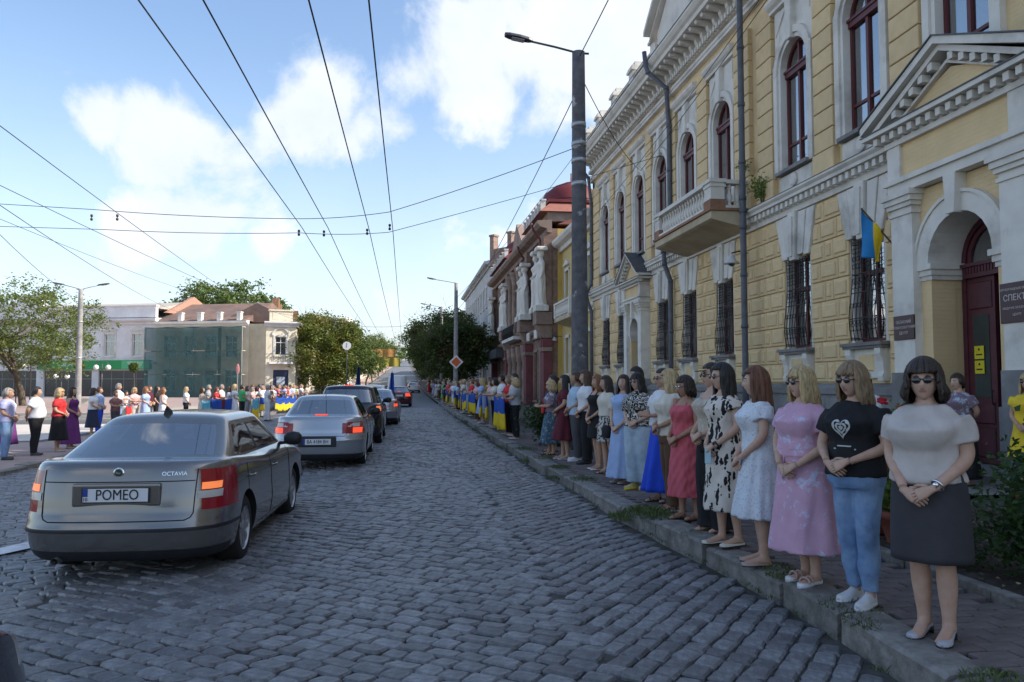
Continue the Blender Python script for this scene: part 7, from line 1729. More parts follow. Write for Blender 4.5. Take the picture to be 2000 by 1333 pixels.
# ---- the row of people at the right-hand kerb
Z = .145
BEIGE = cloth('beige_blouse', (.50, .45, .42)); CHARC = cloth('charcoal_skirt', (.045, .043, .05)); BLACKC = cloth('black_cloth', (.012, .012, .015)); JEANS = cloth('blue_denim', (.14, .24, .42), .25, col2=(.24, .35, .52)); LJEANS = cloth('pale_denim', (.33, .43, .52), .2, col2=(.45, .53, .6))
WHITEC = cloth('white_cloth', (.66, .67, .70)); CREAMC = cloth('cream_cloth', (.60, .56, .48)); CORAL = cloth('coral_cloth', (.52, .10, .13)); ROYAL = cloth('royal_blue_cloth', (.015, .065, .55)); BROWNC = cloth('brown_cloth', (.10, .055, .03)); LBLUE = cloth('light_blue_cloth', (.32, .43, .66)); MAROON = cloth('maroon_cloth', (.10, .012, .022)); YELLOWC = cloth('yellow_cloth', (.74, .52, .03)); NAVYC = cloth('navy_cloth', (.02, .028, .06)); GREYC = cloth('grey_cloth', (.33, .34, .36)); PURPLE = cloth('purple_cloth', (.13, .03, .16)); REDC = cloth('red_cloth', (.55, .03, .035)); LAV = cloth('lavender_cloth', (.36, .38, .60)); PINKC = cloth('pink_cloth', (.62, .38, .38)); GREENC = cloth('green_cloth', (.06, .42, .14)); SKYC = cloth('sky_cloth', (.38, .52, .66)); DKGREY = cloth('dark_grey_cloth', (.07, .07, .08))
FLORP = patmat('pink_floral', 'floral', (.56, .34, .46), (.55, .58, .78), 7.0); LEAFP = patmat('leaf_print', 'leaf', (.62, .56, .50), (.012, .012, .014), 12.0); ZEBRA = patmat('zebra_print', 'zebra', (.014, .014, .016), (.62, .60, .56), 6.0); SPOTW = patmat('white_flecked', 'floral', (.62, .66, .72), (.36, .42, .52), 55.0); FLORAL2 = patmat('blue_green_floral', 'floral', (.05, .10, .16), (.30, .36, .30), 14.0); PLAID = patmat('plaid_cloth', 'dots', (.02, .02, .022), (.5, .48, .45), 26.0); MARBLE = patmat('marbled_print', 'floral', (.20, .14, .18), (.40, .50, .60), 9.0); LACE = patmat('beige_lace', 'floral', (.46, .40, .33), (.58, .52, .45), 30.0); REDPLAID = patmat('red_plaid', 'floral', (.22, .10, .10), (.36, .22, .2), 20.0)
KERB = 'people lined up along the right-hand kerb'
def watch(side=1, strap=M_chrome):
    def f(root, sp, mt):
        sh, el, wr = arm_path(sp, side); d = (wr - el).normalized(); p = wr - d * .035; q = MB(); u_ = d.orthogonal().normalized(); v_ = d.cross(u_)
        q.tube([p + (u_ * math.cos(a) + v_ * math.sin(a)) * (.031 + (sp['g'] - 1) * .04) for a in [2 * math.pi * k / 16 for k in range(17)]], .0075, 5); q.ball(tuple(p + Vector((-.0, -.036, .006))), (.017, .010, .017), 10, 6); q.build('wristwatch', strap, root, True)
    return f
def tee_print(root, sp, mt):
    """white heart emblem printed on the tee"""
    q = MB(); n = 40; pts = []; tp = [c for c in root.children if c.name.split('.')[0] == 'top'][0].data
    bv = BVHTree.FromPolygons([v.co for v in tp.vertices], [tuple(p.vertices) for p in tp.polygons])
    def yf(x, z):
        h = bv.ray_cast(Vector((x, -1, z)), Vector((0, 1, 0))); return (h[0].y if h[0] else -.15) - .004
    def heart(t, k): x = 16 * math.sin(t) ** 3; y = 13 * math.cos(t) - 5 * math.cos(2 * t) - 2 * math.cos(3 * t) - math.cos(4 * t); return x * .0042 * k, 1.215 + y * .0046 * k
    for k0, k1 in ((1.0, .78), (.62, .40), (.25, .02)):
        a = [heart(2 * math.pi * k / n, k0) for k in range(n)]; b = [heart(2 * math.pi * k / n, k1 * (1 + .12 * math.sin(9 * 2 * math.pi * k / n))) for k in range(n)]
        o = len(q.v); q.add([(x, yf(x, z), z) for x, z in a] + [(x, yf(x, z), z) for x, z in b], [(k, (k + 1) % n, n + (k + 1) % n, n + k) for k in range(n)])
    for w_, z in ((.05, 1.085), (.08, 1.065)): q.add([(-w_, yf(w_, z), z), (w_, yf(w_, z), z), (w_, yf(w_, z + .008), z + .008), (-w_, yf(w_, z + .008), z + .008)], [(0, 1, 2, 3)])
    o = q.build('tee_emblem', pmat('print_white', (.5, .51, .5), .8), root); s = o.modifiers.new('s', 'SOLIDIFY'); s.thickness = .002
def sash(root, sp, mt):
    q = MB(); r = tsec(sp, 1.035, 1.075, .026, 32, None, sp['belly']); q.loft([r[0], r[-1]], cap=False); q.tube([(-.03, -.155 * sp['g'], 1.05), (-.05, -.17 * sp['g'], .9), (-.045, -.175 * sp['g'], .80)], .007, 5); q.build('belt', FLORP, root, True)
def cap_visor(root, sp, mt):
    q = MB(); q.loft([[tuple(mt @ Vector((HC.x + w * math.sin(a), HC.y - .075 - L * math.cos(a), HC.z + .062 - .012 * L / .1))) for a in [-1.2 + 2.4 * k / 10 for k in range(11)]] + [tuple(mt @ Vector((HC.x + w * math.sin(a), HC.y - .075 - L * math.cos(a), HC.z + .055 - .012 * L / .1))) for a in [1.2 - 2.4 * k / 10 for k in range(11)]] for w, L in ((.07, .02), (.075, .1))]); q.build('visor', pmat('olive_visor', (.08, .09, .03), .8), root, True)
FR = dict(vox=.0108, group=KERB)
person('stout woman with short black hair in beige blouse and dark skirt, nearest the camera', (3.12, 4.36, Z), -54, 1.63, 1.14, pose='clasp', skin=0, hair=('volume', 'dark'), top=(BEIGE, .93, 'short', 'crew', .01), bottom=('skirt', CHARC, .47, .20, .17, 5, .02), shoes=('heel', M_trim), shoecol=(.42, .42, .47), glasses='sun', yaw_=12, bust=.035, belly=.015, extra=watch(1), seed=1, **FR)
person('woman in black tee with white heart emblem and blue jeans', (3.10, 5.1, Z), -60, 1.64, 1.02, pose='clasp', skin=0, hair=('fringe_long', 'ash'), top=(BLACKC, .88, 'short', 'crew', .05), bottom=('trousers', JEANS, .10, .012, .012), shoes=('sneaker', WHITEC), shoecol=(.62, .63, .66), glasses='sun', yaw_=-10, nod=3, bust=.03, belly=.02, extra=tee_print, seed=2, **FR)
person('blonde woman in long pink floral dress with sunglasses', (3.03, 5.68, Z), -70, 1.62, 1.10, pose='clasp', skin=0, hair=('fringe_long', 'blond'), dress=(FLORP, .26, .27, .25, 7, .05, 'short', 'crew', .06), shoes=('platform', WHITEC), shoecol=(.45, .30, .26), glasses='sun', yaw_=-12, bust=.04, belly=.03, extra=sash, seed=3, **FR)
person('woman with long auburn hair in white puff-sleeved flecked dress', (2.95, 6.32, Z), -100, 1.63, 1.0, pose='low', skin=0, hair=('long', 'auburn'), dress=(SPOTW, .40, .25, .23, 9, .05, 'puff', 'scoop', .03), shoes=('flat', None), shoecol=(.4, .3, .26), yaw_=-12, bust=.03, seed=4, **FR)
person('woman with very long black hair in cream dress with black leaf print', (2.99, 7.1, Z), -82, 1.68, .98, pose='low', skin=0, hair=('verylong', 'black'), dress=(LEAFP, .33, .23, .21, 6, .05, 'cap', 'v', .03), shoes=('flat', M_trim), shoecol=(.6, .57, .5), glasses='sun', yaw_=-4, bust=.02, seed=5, extra=watch(1, M_trim), **FR)
person('ponytailed woman in beige lace camisole, black wide trousers and olive visor', (3.12, 7.72, Z), -78, 1.70, 1.04, pose='clasp', skin=0, hair=('tied', 'dark'), pony='tail', top=(LACE, .90, None, 'tank', .05), bottom=('trousers', BLACKC, .05, .03, .07), shoes=('sandal', None), shoecol=(.2, .09, .06), yaw_=-6, bust=.03, extra=cap_visor, glasses='sun', seed=6, **FR)
person('woman with brown bob in coral sleeveless dress', (3.1, 8.45, Z), -72, 1.58, 1.02, pose='clasp', skin=2, hair=('bob', 'dark'), dress=(CORAL, .27, .24, .22, 6, .05, None, 'tank', .05), shoes=('sandal', None), shoecol=(.16, .07, .04), glasses='clear', nod=6, yaw_=-4, bust=.03, seed=7, **FR)
person('blonde woman in sleeveless beige vest and brown trousers', (3.13, 9.1, Z), -88, 1.66, 1.03, pose='clasp', skin=2, hair=('shoulder', 'blond'), top=(CREAMC, .88, None, 'crew', .06), bottom=('trousers', BROWNC, .06, .02, .02), shoes=('sandal', WHITEC), shoecol=(.06, .04, .04), yaw_=-26, nod=4, bust=.03, seed=8, **FR)
person('woman in white shirt and long royal blue skirt with sunglasses', (3.24, 9.72, Z), -76, 1.68, 1.0, pose='hold', skin=1, hair=('tied', 'dark'), pony='bun', top=(WHITEC, .95, 'short', 'crew', .05), bottom=('skirt', ROYAL, .14, .24, .26, 6, .09), shoes=('sandal', None), shoecol=(.05, .04, .04), glasses='sun', seed=9, **FR)
FM = dict(vox=.016, group=KERB)
person('woman with black fringe in black and white zebra blouse and pale jeans', (3.3, 10.95, Z), -52, 1.64, 1.06, pose='clasp', skin=0, hair=('fringe_long', 'black'), top=(ZEBRA, .90, 'elbow', 'collar', .10), bottom=('trousers', LJEANS, .10, .05, .02), shoes=('sneaker', YELLOWC), shoecol=(.55, .48, .2), glasses='sun', yaw_=-6, bust=.03, seed=10, **FM)
person('dark-haired woman in long light blue dress', (3.24, 11.62, Z), -64, 1.62, .98, pose='low', skin=0, hair=('long', 'dark'), dress=(LBLUE, .09, .27, .24, 8, .06, 'cap', 'v', .05), shoes=('flat', None), shoecol=(.3, .3, .35), yaw_=20, nod=-3, seed=11, bust=.02, **FM)
person('tall woman with black hair in white top standing behind the blue dress', (3.75, 12.5, Z), -80, 1.76, 1.0, pose='clasp', skin=0, hair=('shoulder', 'black'), top=(WHITEC, .95, 'short', 'crew', .05), bottom=('trousers', BLACKC, .06, .02, .02), shoecol=(.5, .5, .5), seed=12, **FM)
person('woman in white cardigan and plaid skirt with a dark handbag', (3.35, 12.85, Z), -80, 1.62, 1.0, pose='hang', skin=1, hair=('long', 'dark'), top=(CREAMC, .98, 'elbow', 'crew', .05), bottom=('skirt', PLAID, .55, .21, .19, 7, .05), shoes=('sandal', None), shoecol=(.05, .04, .04), seed=13, **FM)
person('copper-haired woman in short sleeveless black dress and white shoes', (3.32, 13.5, Z), -74, 1.64, 1.02, pose='low', skin=1, hair=('shoulder', 'red'), dress=(BLACKC, .56, .20, .18, 5, .02, None, 'tank', .02), shoecol=(.6, .6, .6), seed=14, bust=.02, **FM)
person('long-haired woman in white tee and black trousers', (3.36, 14.55, Z), -84, 1.74, .98, pose='low', skin=1, hair=('long', 'brown'), top=(WHITEC, .93, 'short', 'crew', .06), bottom=('trousers', BLACKC, .06, .02, .03), shoes=('sneaker', None), shoecol=(.05, .05, .05), seed=15, **FM)
person('man in light blue tee and grey trousers with white trainers', (3.3, 15.1, Z), -90, 1.72, 1.02, male=True, pose='clasp', skin=2, hair=('crop', 'brown'), top=(SKYC, .86, 'short', 'crew', .08), bottom=('trousers', DKGREY, .07, .03, .01), shoes=('sneaker', WHITEC), shoecol=(.62, .64, .68), seed=16, **FM)
def tote(root, sp, mt):
    pass
person('dark-haired woman in maroon dress with a pale tote bag on her shoulder', (3.12, 15.5, Z), -98, 1.66, 1.02, pose='clasp', skin=1, hair=('long', 'black'), dress=(MAROON, .38, .27, .25, 6, .05, 'short', 'crew', .05), shoes=('sandal', WHITEC), shoecol=(.5, .45, .4), seed=17, **FM)
person('older blonde woman in floral skirt holding a red purse', (3.02, 16.45, Z), -96, 1.56, 1.08, pose='hold', skin=1, hair=('fringe_bob', 'blond'), top=(MARBLE, .95, 'elbow', 'crew', .06), bottom=('skirt', FLORAL2, .26, .24, .22, 6, .05), shoes=('sandal', None), shoecol=(.05, .04, .04), seed=18, **FM)
person('dark-haired woman half hidden behind the older blonde woman', (3.2, 17.2, Z), -90, 1.68, 1.0, pose='hang', skin=1, hair=('tied', 'dark'), pony='bun', top=(NAVYC, .9, 'short', 'crew', .05), bottom=('skirt', NAVYC, .25, .25, .22, 6, .04), shoecol=(.05, .05, .05), seed=19, **FM)
# held things
def bag(label, loc, w, h_, d, mat, strap=None, rz=0, cat='bag'):
    b = tag(empty('handbag', loc, R(rz)), label, cat); q = MB(); q.loft([sring(0, 0, z * h_, w * k, d * k, 16, 3) for z, k in ((0, .7), (.1, .95), (.5, 1.0), (.85, .9), (1.0, .7))]); q.build('bag_body', mat, b, True)
    q = MB(); q.tube([(-w * .7, 0, h_ * .9), (-w * .4, 0, h_ + (strap or .12)), (w * .4, 0, h_ + (strap or .12)), (w * .7, 0, h_ * .9)], .008, 5); q.build('bag_strap', mat, b, True)
bag('pale canvas tote hanging behind the woman in maroon', (3.2, 15.33, .95 + Z), .15, .34, .06, cloth('canvas', (.55, .5, .46)), .22, -98)
bag('small red purse held by the older blonde woman', (2.86, 16.4, .88 + Z), .10, .16, .04, REDC, .08, -96)
bag('dark handbag held by the woman in the plaid skirt', (3.25, 12.6, .62 + Z), .13, .2, .05, BLACKC, .12, -80)
ph = tag(empty('phone', (2.77, 7.0, .84 + Z), R(-60)), 'pale blue phone in the hand of the woman in leaf print', 'phone'); q = MB(); q.box(-.036, .036, -.005, .005, -.075, .075); bevel_obj(q.build('phone_case', pmat('phone_case', (.35, .5, .55), .4), ph), .008, 2)
# people by the door
DG = 'people by the building entrance'
person('woman with short dark hair in marbled tee and black skirt by the door', (8.05, 10.55, .16), -80, 1.62, 1.12, pose='behind', skin=0, hair=('short', 'dark'), top=(MARBLE, .90, 'short', 'crew', .06), bottom=('skirt', BLACKC, .12, .24, .22, 6, .04), shoecol=(.05, .05, .05), vox=.016, group=DG, seed=21, bust=.03)
person('blonde woman in bright yellow dress and red shoes by the door', (8.1, 9.35, .16), -70, 1.62, 1.04, pose='clasp', skin=1, hair=('fringe_long', 'blond'), dress=(YELLOWC, .52, .25, .23, 7, .06, 'puff', 'v', .05), shoecol=(.45, .02, .03), glasses='sun', vox=.016, group=DG, seed=22, bust=.02)
def sunhat(root, sp, mt):
    q = MB(); q.lathe([(.20, .0), (.205, .006), (.11, .018), (.098, .08), (.085, .11), (.02, .118)], (HC.x, HC.y, HC.z + .055), 24); q.v = [tuple(mt @ Vector(v)) for v in q.v]; q.build('sun_hat', cloth('straw', (.58, .50, .38)), root, True)
person('woman in straw sun hat and patterned blouse near the plinth', (7.2, 11.6, .16), -70, 1.62, 1.05, pose='clasp', skin=0, hair=('shoulder', 'ash'), top=(SPOTW, .9, 'elbow', 'crew', .06), bottom=('skirt', CREAMC, .3, .24, .22, 6, .04), vox=.02, group=DG, seed=23, extra=sunhat)
# ---- crowd: prototypes whose parts are copied, each copy with its own clothes
PROTO = {}
def proto(k, **kw):
    PROTO[k] = person('prototype', (0, -300, 0), 0, vox=.022, seed=40 + len(PROTO), **kw)
proto('dress', pose='clasp', hair=('shoulder', 'brown'), dress=(WHITEC, .34, .25, .23, 7, .06, 'short', 'crew', .04), bust=.02)
proto('longdress', pose='clasp', hair=('long', 'brown'), dress=(WHITEC, .12, .27, .24, 7, .06, None, 'tank', .03), bust=.02)
proto('skirt', pose='clasp', hair=('fringe_bob', 'brown'), top=(WHITEC, .92, 'short', 'crew', .06), bottom=('skirt', BLACKC, .30, .23, .21, 6, .05), g=1.1)
proto('trousers', pose='low', hair=('long', 'brown'), top=(WHITEC, .92, 'short', 'crew', .05), bottom=('trousers', BLACKC, .06, .02, .02))
proto('holdw', pose='hold', hair=('bob', 'brown'), top=(WHITEC, .92, 'short', 'crew', .05), bottom=('trousers', BLACKC, .06, .025, .01), g=1.05)
proto('man', pose='clasp', male=True, hair=('crop', 'dark'), top=(WHITEC, .86, 'short', 'collar', .07), bottom=('trousers', BLACKC, .06, .03, .01), shoes=('dress', None), shoecol=(.05, .05, .05), g=1.02)
proto('manbehind', pose='behind', male=True, hair=('crop', 'dark'), top=(WHITEC, .90, 'short', 'collar', .06), bottom=('trousers', BLACKC, .06, .03, .0), shoes=('dress', None), shoecol=(.05, .05, .05), g=1.14, belly=.05)
proto('manhold', pose='hold', male=True, hair=('crop', 'dark'), top=(WHITEC, .86, 'short', 'collar', .07), bottom=('trousers', BLACKC, .06, .03, .01), shoes=('sneaker', None), g=1.0)
CM = dict(white=WHITEC, cream=CREAMC, black=BLACKC, navy=NAVYC, grey=GREYC, red=REDC, purple=PURPLE, lavender=LAV, pink=PINKC, green=GREENC, sky=SKYC, blue=LBLUE, royal=ROYAL, jeans=JEANS, brown=BROWNC, beige=BEIGE, maroon=MAROON, coral=CORAL, yellow=YELLOWC, charcoal=DKGREY, plaid=REDPLAID, floral=FLORAL2, flecked=SPOTW, print=FLORP)
used_proto = set()
def extra_person(k, label, loc, rz, topc, botc=None, hairc='brown', skin=1, sc=1.0, group=None):
    src = PROTO[k]
    r = src.copy() if k in used_proto else src
    if k in used_proto:
        COL.objects.link(r); kids = []
        for c in src.children:
            n = c.copy(); COL.objects.link(n); n.parent = r; kids.append(n)
    else: kids = list(src.children)
    used_proto.add(k)
    r.location = loc; r.rotation_euler = (0, 0, R(rz)); r.scale = (sc, sc, sc * 1.0); r['label'] = label; r['group'] = group
    for c in kids:
        nm = c.name.split('.')[0]; m = {'body': SK[skin], 'hair': HR[hairc], 'top': CM[topc], 'dress': CM[topc], 'skirt': CM.get(botc), 'trousers': CM.get(botc)}.get(nm)
        if m: c.material_slots[0].link = 'OBJECT'; c.material_slots[0].material = m
    return r
def flag_mesh(w, h, seed, blue, yel, drop=.12, stripe=None):
    r = random.Random(seed); mb = MB(); nx, nz = 20, 12; vs = []
    ph_ = [r.uniform(0, 6) for _ in range(3)]
    for j in range(nz + 1):
        for i in range(nx + 1):
            u_, t = i / nx, j / nz; sag = drop * 4 * u_ * (1 - u_)
            vs.append(((u_ - .5) * w * (1 - .05 * t), .045 * math.sin(u_ * 15 + ph_[0] + t) * (.3 + t) + .02 * math.sin(u_ * 31 + ph_[1]), -t * h * (1 + .05 * math.sin(u_ * 5 + ph_[2])) - sag * (1 - .4 * t)))
    fs = [(j * (nx + 1) + i, (j + 1) * (nx + 1) + i, (j + 1) * (nx + 1) + i + 1, j * (nx + 1) + i + 1) for j in range(nz) for i in range(nx)]
    mb.add(vs, fs); mb.m = [(1 if f[0] // (nx + 1) >= nz / 2 else 0) if not (stripe and abs((f[0] % (nx + 1)) - nx / 2) < 2) else 2 for f in fs]
    me = mb.mesh('flag_cloth', [blue, yel] + ([stripe] if stripe else []), True); return me
FLM = [flag_mesh(1.15, .78, i, M_flagblue, M_flagyel, .06 + .04 * i) for i in range(4)]
M_skyflag = pmat('flag_sky_blue', (.12, .42, .58), .8, .1, 5); M_paleyel = pmat('flag_pale_yellow', (.68, .60, .25), .8, .1, 5)
def held_flag(label, loc, rz, me, sc=1.0, group='flags held by the crowd'):
    f = tag(link('flag', me), label, 'flag', group); f.location = loc; f.rotation_euler = (0, 0, R(rz)); f.scale = (sc, sc, sc); s = f.modifiers.new('s', 'SOLIDIFY'); s.thickness = .004; return f
def at(px, d, z=.125):
    z += LZ if px < 700 else 0
    l = (px - 1000) / 1530 * d; return (l * math.cos(yaw) + d * math.sin(yaw), d * math.cos(yaw) - l * math.sin(yaw), z)
LG = 'people on the left pavement and plaza'
LEFT = [('man', 'man in lavender tee and jeans at the left edge', (-9.55, 20.4, .13 + LZ), 92, 'lavender', 'jeans', 'grey', 2, 1.03), ('skirt', 'fair-haired woman with purple skirt at the left edge', (-9.95, 21.3, .13 + LZ), 95, 'flecked', 'purple', 'ash', 1, 1.02),
        ('manbehind', 'man in white shirt and black trousers with hands behind his back', (-9.42, 21.6, .13 + LZ), 95, 'white', 'black', 'black', 1, 1.045), ('skirt', 'blonde woman in red top and long black skirt', (-9.3, 22.65, .13 + LZ), 88, 'red', 'black', 'blond', 1, 1.02), ('longdress', 'woman in long purple dress behind the woman in red', (-9.4, 23.7, .13 + LZ), 80, 'purple', None, 'dark', 1, 1.04)]
for k, px, d, tc_, bc, hc, sc, lab, rz in [
    ('skirt', 184, 27.5, 'white', 'navy', 'dark', 1.0, 'woman in white tee and navy skirt beyond the silver saloon roof', 95), ('man', 196, 28.5, 'blue', 'royal', 'brown', 1.02, 'man in blue half hidden behind the woman in white tee', 85),
    ('manhold', 233, 31, 'white', 'jeans', 'grey', 1.1, 'tall man in loose white tee in the left group', 80), ('manhold', 228, 29, 'plaid', 'charcoal', 'brown', .93, 'man in brown plaid shirt in the left group', 60), ('holdw', 247, 32, 'white', 'beige', 'black', .93, 'dark-haired girl in white behind the red and yellow cloth', 70),
    ('holdw', 264, 32.5, 'pink', 'beige', 'blond', 1.0, 'long-haired blonde in peach top behind the yellow cloth', 60), ('dress', 286, 32, 'blue', None, 'red', 1.02, 'red-haired woman in blue dress in the left group', 80), ('man', 293, 33, 'maroon', 'charcoal', 'brown', 1.05, 'man in maroon shirt in the left group', 80),
    ('trousers', 308, 34, 'black', 'black', 'black', 1.04, 'dark-haired woman all in black in the left group', 90), ('longdress', 320, 32.5, 'flecked', None, 'red', 1.0, 'red-haired woman in pale patterned dress at the end of the left group', 95),
    ('trousers', 365, 38, 'white', 'black', 'blond', 1.0, 'lone blonde woman in white blouse and black trousers', 100), ('longdress', 396, 36, 'cream', None, 'dark', 1.0, 'woman in cream dress beside the sky blue flag', 90), ('man', 409, 38, 'grey', 'charcoal', 'grey', 1.06, 'grey-haired man in grey tee behind the sky blue flag', 90),
    ('holdw', 424, 38, 'red', 'navy', 'auburn', 1.0, 'woman in red behind the left large flag', 80), ('manhold', 434, 38.5, 'white', 'navy', 'grey', 1.07, 'man in white behind the striped flag', 80), ('trousers', 449, 38, 'white', 'jeans', 'brown', 1.02, 'woman in white top and jeans beside the striped flag', 100),
    ('dress', 459, 38, 'white', None, 'blond', 1.08, 'tall blonde woman in white dress beside the man in green', 95), ('man', 474, 40, 'green', 'black', 'dark', 1.06, 'man in bright green shirt and black trousers', 120), ('trousers', 484, 41, 'cream', 'grey', 'brown', 1.02, 'woman in cream beside the man in green', 80),
    ('holdw', 494, 42, 'pink', 'grey', 'grey', .98, 'woman in pink behind the pale blue and yellow flag', 80), ('skirt', 503, 43, 'beige', 'beige', 'dark', 1.0, 'woman in beige in the middle of the left crowd', 80), ('man', 513, 43, 'white', 'grey', 'grey', 1.03, 'grey-haired man in white in the middle of the left crowd', 80)]:
    LEFT.append((k, lab, at(px, d, .13), rz, tc_, bc, hc, 1, sc))
for k, lab, loc, rz, tc_, bc, hc, sk_, sc in LEFT: extra_person(k, lab, loc, rz, tc_, bc, hc, sk_, sc, LG)
extra_person('man', 'grey-haired man in white suit standing at the road edge with a stick', at(524, 38.5, .12), 120, 'white', 'white', 'grey', 1, 1.06, LG)
stick = MB(); p_ = at(529, 38.2, .12); stick.tube([p_, (p_[0], p_[1], 1.75)], .012, 6); tag(stick.build('walking_stick', M_bark), 'dark stick beside the man in white suit', 'stick')
rl = random.Random(5)
TOPS = ['white', 'cream', 'pink', 'sky', 'beige', 'red', 'grey', 'lavender', 'flecked', 'navy', 'black', 'blue', 'maroon', 'green', 'coral', 'yellow', 'print', 'floral']; BOTS = ['black', 'navy', 'jeans', 'grey', 'charcoal', 'beige', 'brown']; HCS = ['dark', 'brown', 'blond', 'grey', 'auburn', 'black', 'red', 'ash']
seen_lab = {}
def crowd_label(k, tc_, bc, hc, where):
    what = 'man' if k.startswith('man') else 'woman'
    return f"{'fair' if hc == 'blond' else hc}-haired {what} in {tc_} " + (f"dress {where}" if bc is None else f"top and {bc} {'skirt' if k == 'skirt' else 'trousers'} {where}")
i = 0
for px in np.arange(520, 625, 2.6):
    d = 44 + (px - 520) * .22 + rl.uniform(-2, 5); k = rl.choice(['dress', 'longdress', 'skirt', 'trousers', 'holdw', 'man', 'manhold', 'man']); tc_, hc = rl.choice(TOPS if i % 2 else TOPS[:9]), rl.choice(HCS); bc = None if 'dress' in k else rl.choice(BOTS)
    p_ = at(px, d); extra_person(k, crowd_label(k, tc_, bc, hc, 'in the dense far left crowd'), (min(p_[0], LK - .5), p_[1], .13 + LZ + ground_z(p_[1])), rl.uniform(70, 110), tc_, bc, hc, rl.randint(0, 2), rl.uniform(.96, 1.07), 'dense far left crowd'); i += 1
# right pavement beyond the shrub
RG = 'people along the far right kerb'
RIGHT = [('holdw', 'older blonde woman in grey tee and black trousers at the near end of the flags', (2.95, 21.3, Z), -100, 'grey', 'black', 'blond', 1, 1.0), ('manhold', 'dark-haired man in beige top holding the second flag', (3.05, 22.2, Z), -85, 'beige', 'charcoal', 'dark', 2, 1.08), ('holdw', 'woman in red blouse holding the flags beside the man in beige', (3.0, 23.1, Z), -80, 'red', 'black', 'ash', 1, 1.05),
         ('man', 'dark-haired man in white shirt and black trousers in the flag row', (3.1, 25.6, Z), -90, 'white', 'black', 'black', 2, 1.07), ('holdw', 'dark-haired woman in cream blouse behind the next flag', (3.0, 26.8, Z), -85, 'cream', 'navy', 'black', 1, 1.02), ('trousers', 'person in white shirt standing back beyond the shrub', (5.2, 23.5, Z), -90, 'white', 'charcoal', 'grey', 1, .96), ('holdw', 'woman in pink print in the flag row', (3.0, 28.0, Z), -85, 'pink', 'grey', 'brown', 1, 1.0)]
for k, lab, loc, rz, tc_, bc, hc, sk_, sc in RIGHT: extra_person(k, lab, loc, rz, tc_, bc, hc, sk_, sc, RG)
y = 29.25
while y < 118:
    k = rl.choice(['dress', 'longdress', 'skirt', 'trousers', 'holdw', 'holdw', 'man', 'manhold']); tc_, hc = rl.choice(TOPS if rl.random() < .5 else TOPS[:6]), rl.choice(HCS); bc = None if 'dress' in k else rl.choice(BOTS)
    extra_person(k, crowd_label(k, tc_, bc, hc, 'in the right kerb row beyond the flags' if y < 60 else 'far up the right kerb'), (rl.uniform(2.85, 3.6), y, Z + ground_z(y)), rl.uniform(-110, -70), tc_, bc, hc, rl.randint(0, 2), rl.uniform(.95, 1.07), RG)
    y += rl.uniform(.7, 1.15) if y < 62 else rl.uniform(1.4, 2.8)
ORD = ['nearest', 'second', 'third', 'fourth', 'fifth', 'sixth', 'seventh', 'eighth', 'ninth', 'tenth', 'eleventh', 'twelfth']
for n, (yy, xx) in enumerate([(21.75, 2.62), (22.75, 2.66), (26.3, 2.66), (28.2, 2.64), (31.4, 2.6), (32.6, 2.6), (36, 2.6), (39.5, 2.6), (43, 2.6), (47, 2.6), (52, 2.6), (58, 2.6)]):
    held_flag(ORD[n] + ' blue and yellow flag held along the right-hand kerb', (xx, yy, 1.30), -90 + rl.uniform(-8, 8), FLM[n % 4], 1.0 if n > 1 else 1.12)
held_flag('red and yellow cloth held in the left group', at(256, 31, 1.10), 100, flag_mesh(1.1, .62, 9, REDC, YELLOWC, .1)).location.y -= .1
held_flag('sky blue and pale yellow flag held by the woman in cream dress', at(404, 35.4, 1.22), 85, flag_mesh(1.1, 1.0, 11, M_skyflag, M_paleyel, .08))
held_flag('blue and yellow flag with a dark red stripe in the left crowd', at(436, 37.2, 1.25), 60, flag_mesh(1.5, 1.05, 12, M_flagblue, pmat('flag_olive', (.42, .36, .04), .8), .05, MAROON))
held_flag('pale blue and yellow flag draped in front of the woman in pink', at(500, 41, 1.22), 80, flag_mesh(.8, 1.1, 13, M_skyflag, M_flagyel, .08))
for n, (px, d) in enumerate([(517, 42), (548, 44), (560, 45), (572, 47)]): held_flag(['leftmost', 'second', 'third', 'rightmost'][n] + ' of the small blue and yellow flags in the far left crowd', at(px, d, 1.25), 75, FLM[n % 4], .95)
# ------------------------------------------------------------------ statues on the ornate house
def statue(x, z, sc, seed, raise_=False):
    sp = dict(g=1.0, male=seed % 2 == 0, pose='clasp' if seed % 2 else 'hang', bust=.02, belly=0.0, gd=1.0); b = MB(); b.loft(tsec(sp, .78, 1.50))
    for s in (-1, 1): arm_tube(b, sp, s); leg_tube(b, sp, s, .06, .87)
    b.loft([sring(0, .0, zz_, rx, ry, 32, 2.1, lambda a, zz_=zz_: 1 + .07 * math.sin(7 * a + seed + 3 * zz_)) for zz_, rx, ry in ((1.02, .16, .12), (.85, .20, .15), (.5, .18, .15), (.2, .17, .15), (.05, .18, .16))]); b.ball((0, -.01, 1.555), (.08, .10, .125), 14, 10); b.ball((0, .03, 1.60), (.09, .10, .10), 12, 8)
    b.box(-.24, .24, -.2, .2, -.12, .06); b.box(-.2, .2, -.16, .18, 1.66, 1.78)
    o = link('statue', remesh(b, .024, M_whitesm, 3, .008, 9, seed), orn); o.location = (x, -.68, z); o.scale = (sc, sc, sc); return o
for i, Y in enumerate((49.6, 51.4, 56.6, 58.4)): statue(u(Y), 6.45, 2.2, i)
for i, Y in enumerate((68.4, 69.8, 79.6)): statue(u(Y), 6.45, 2.2, i + 5)
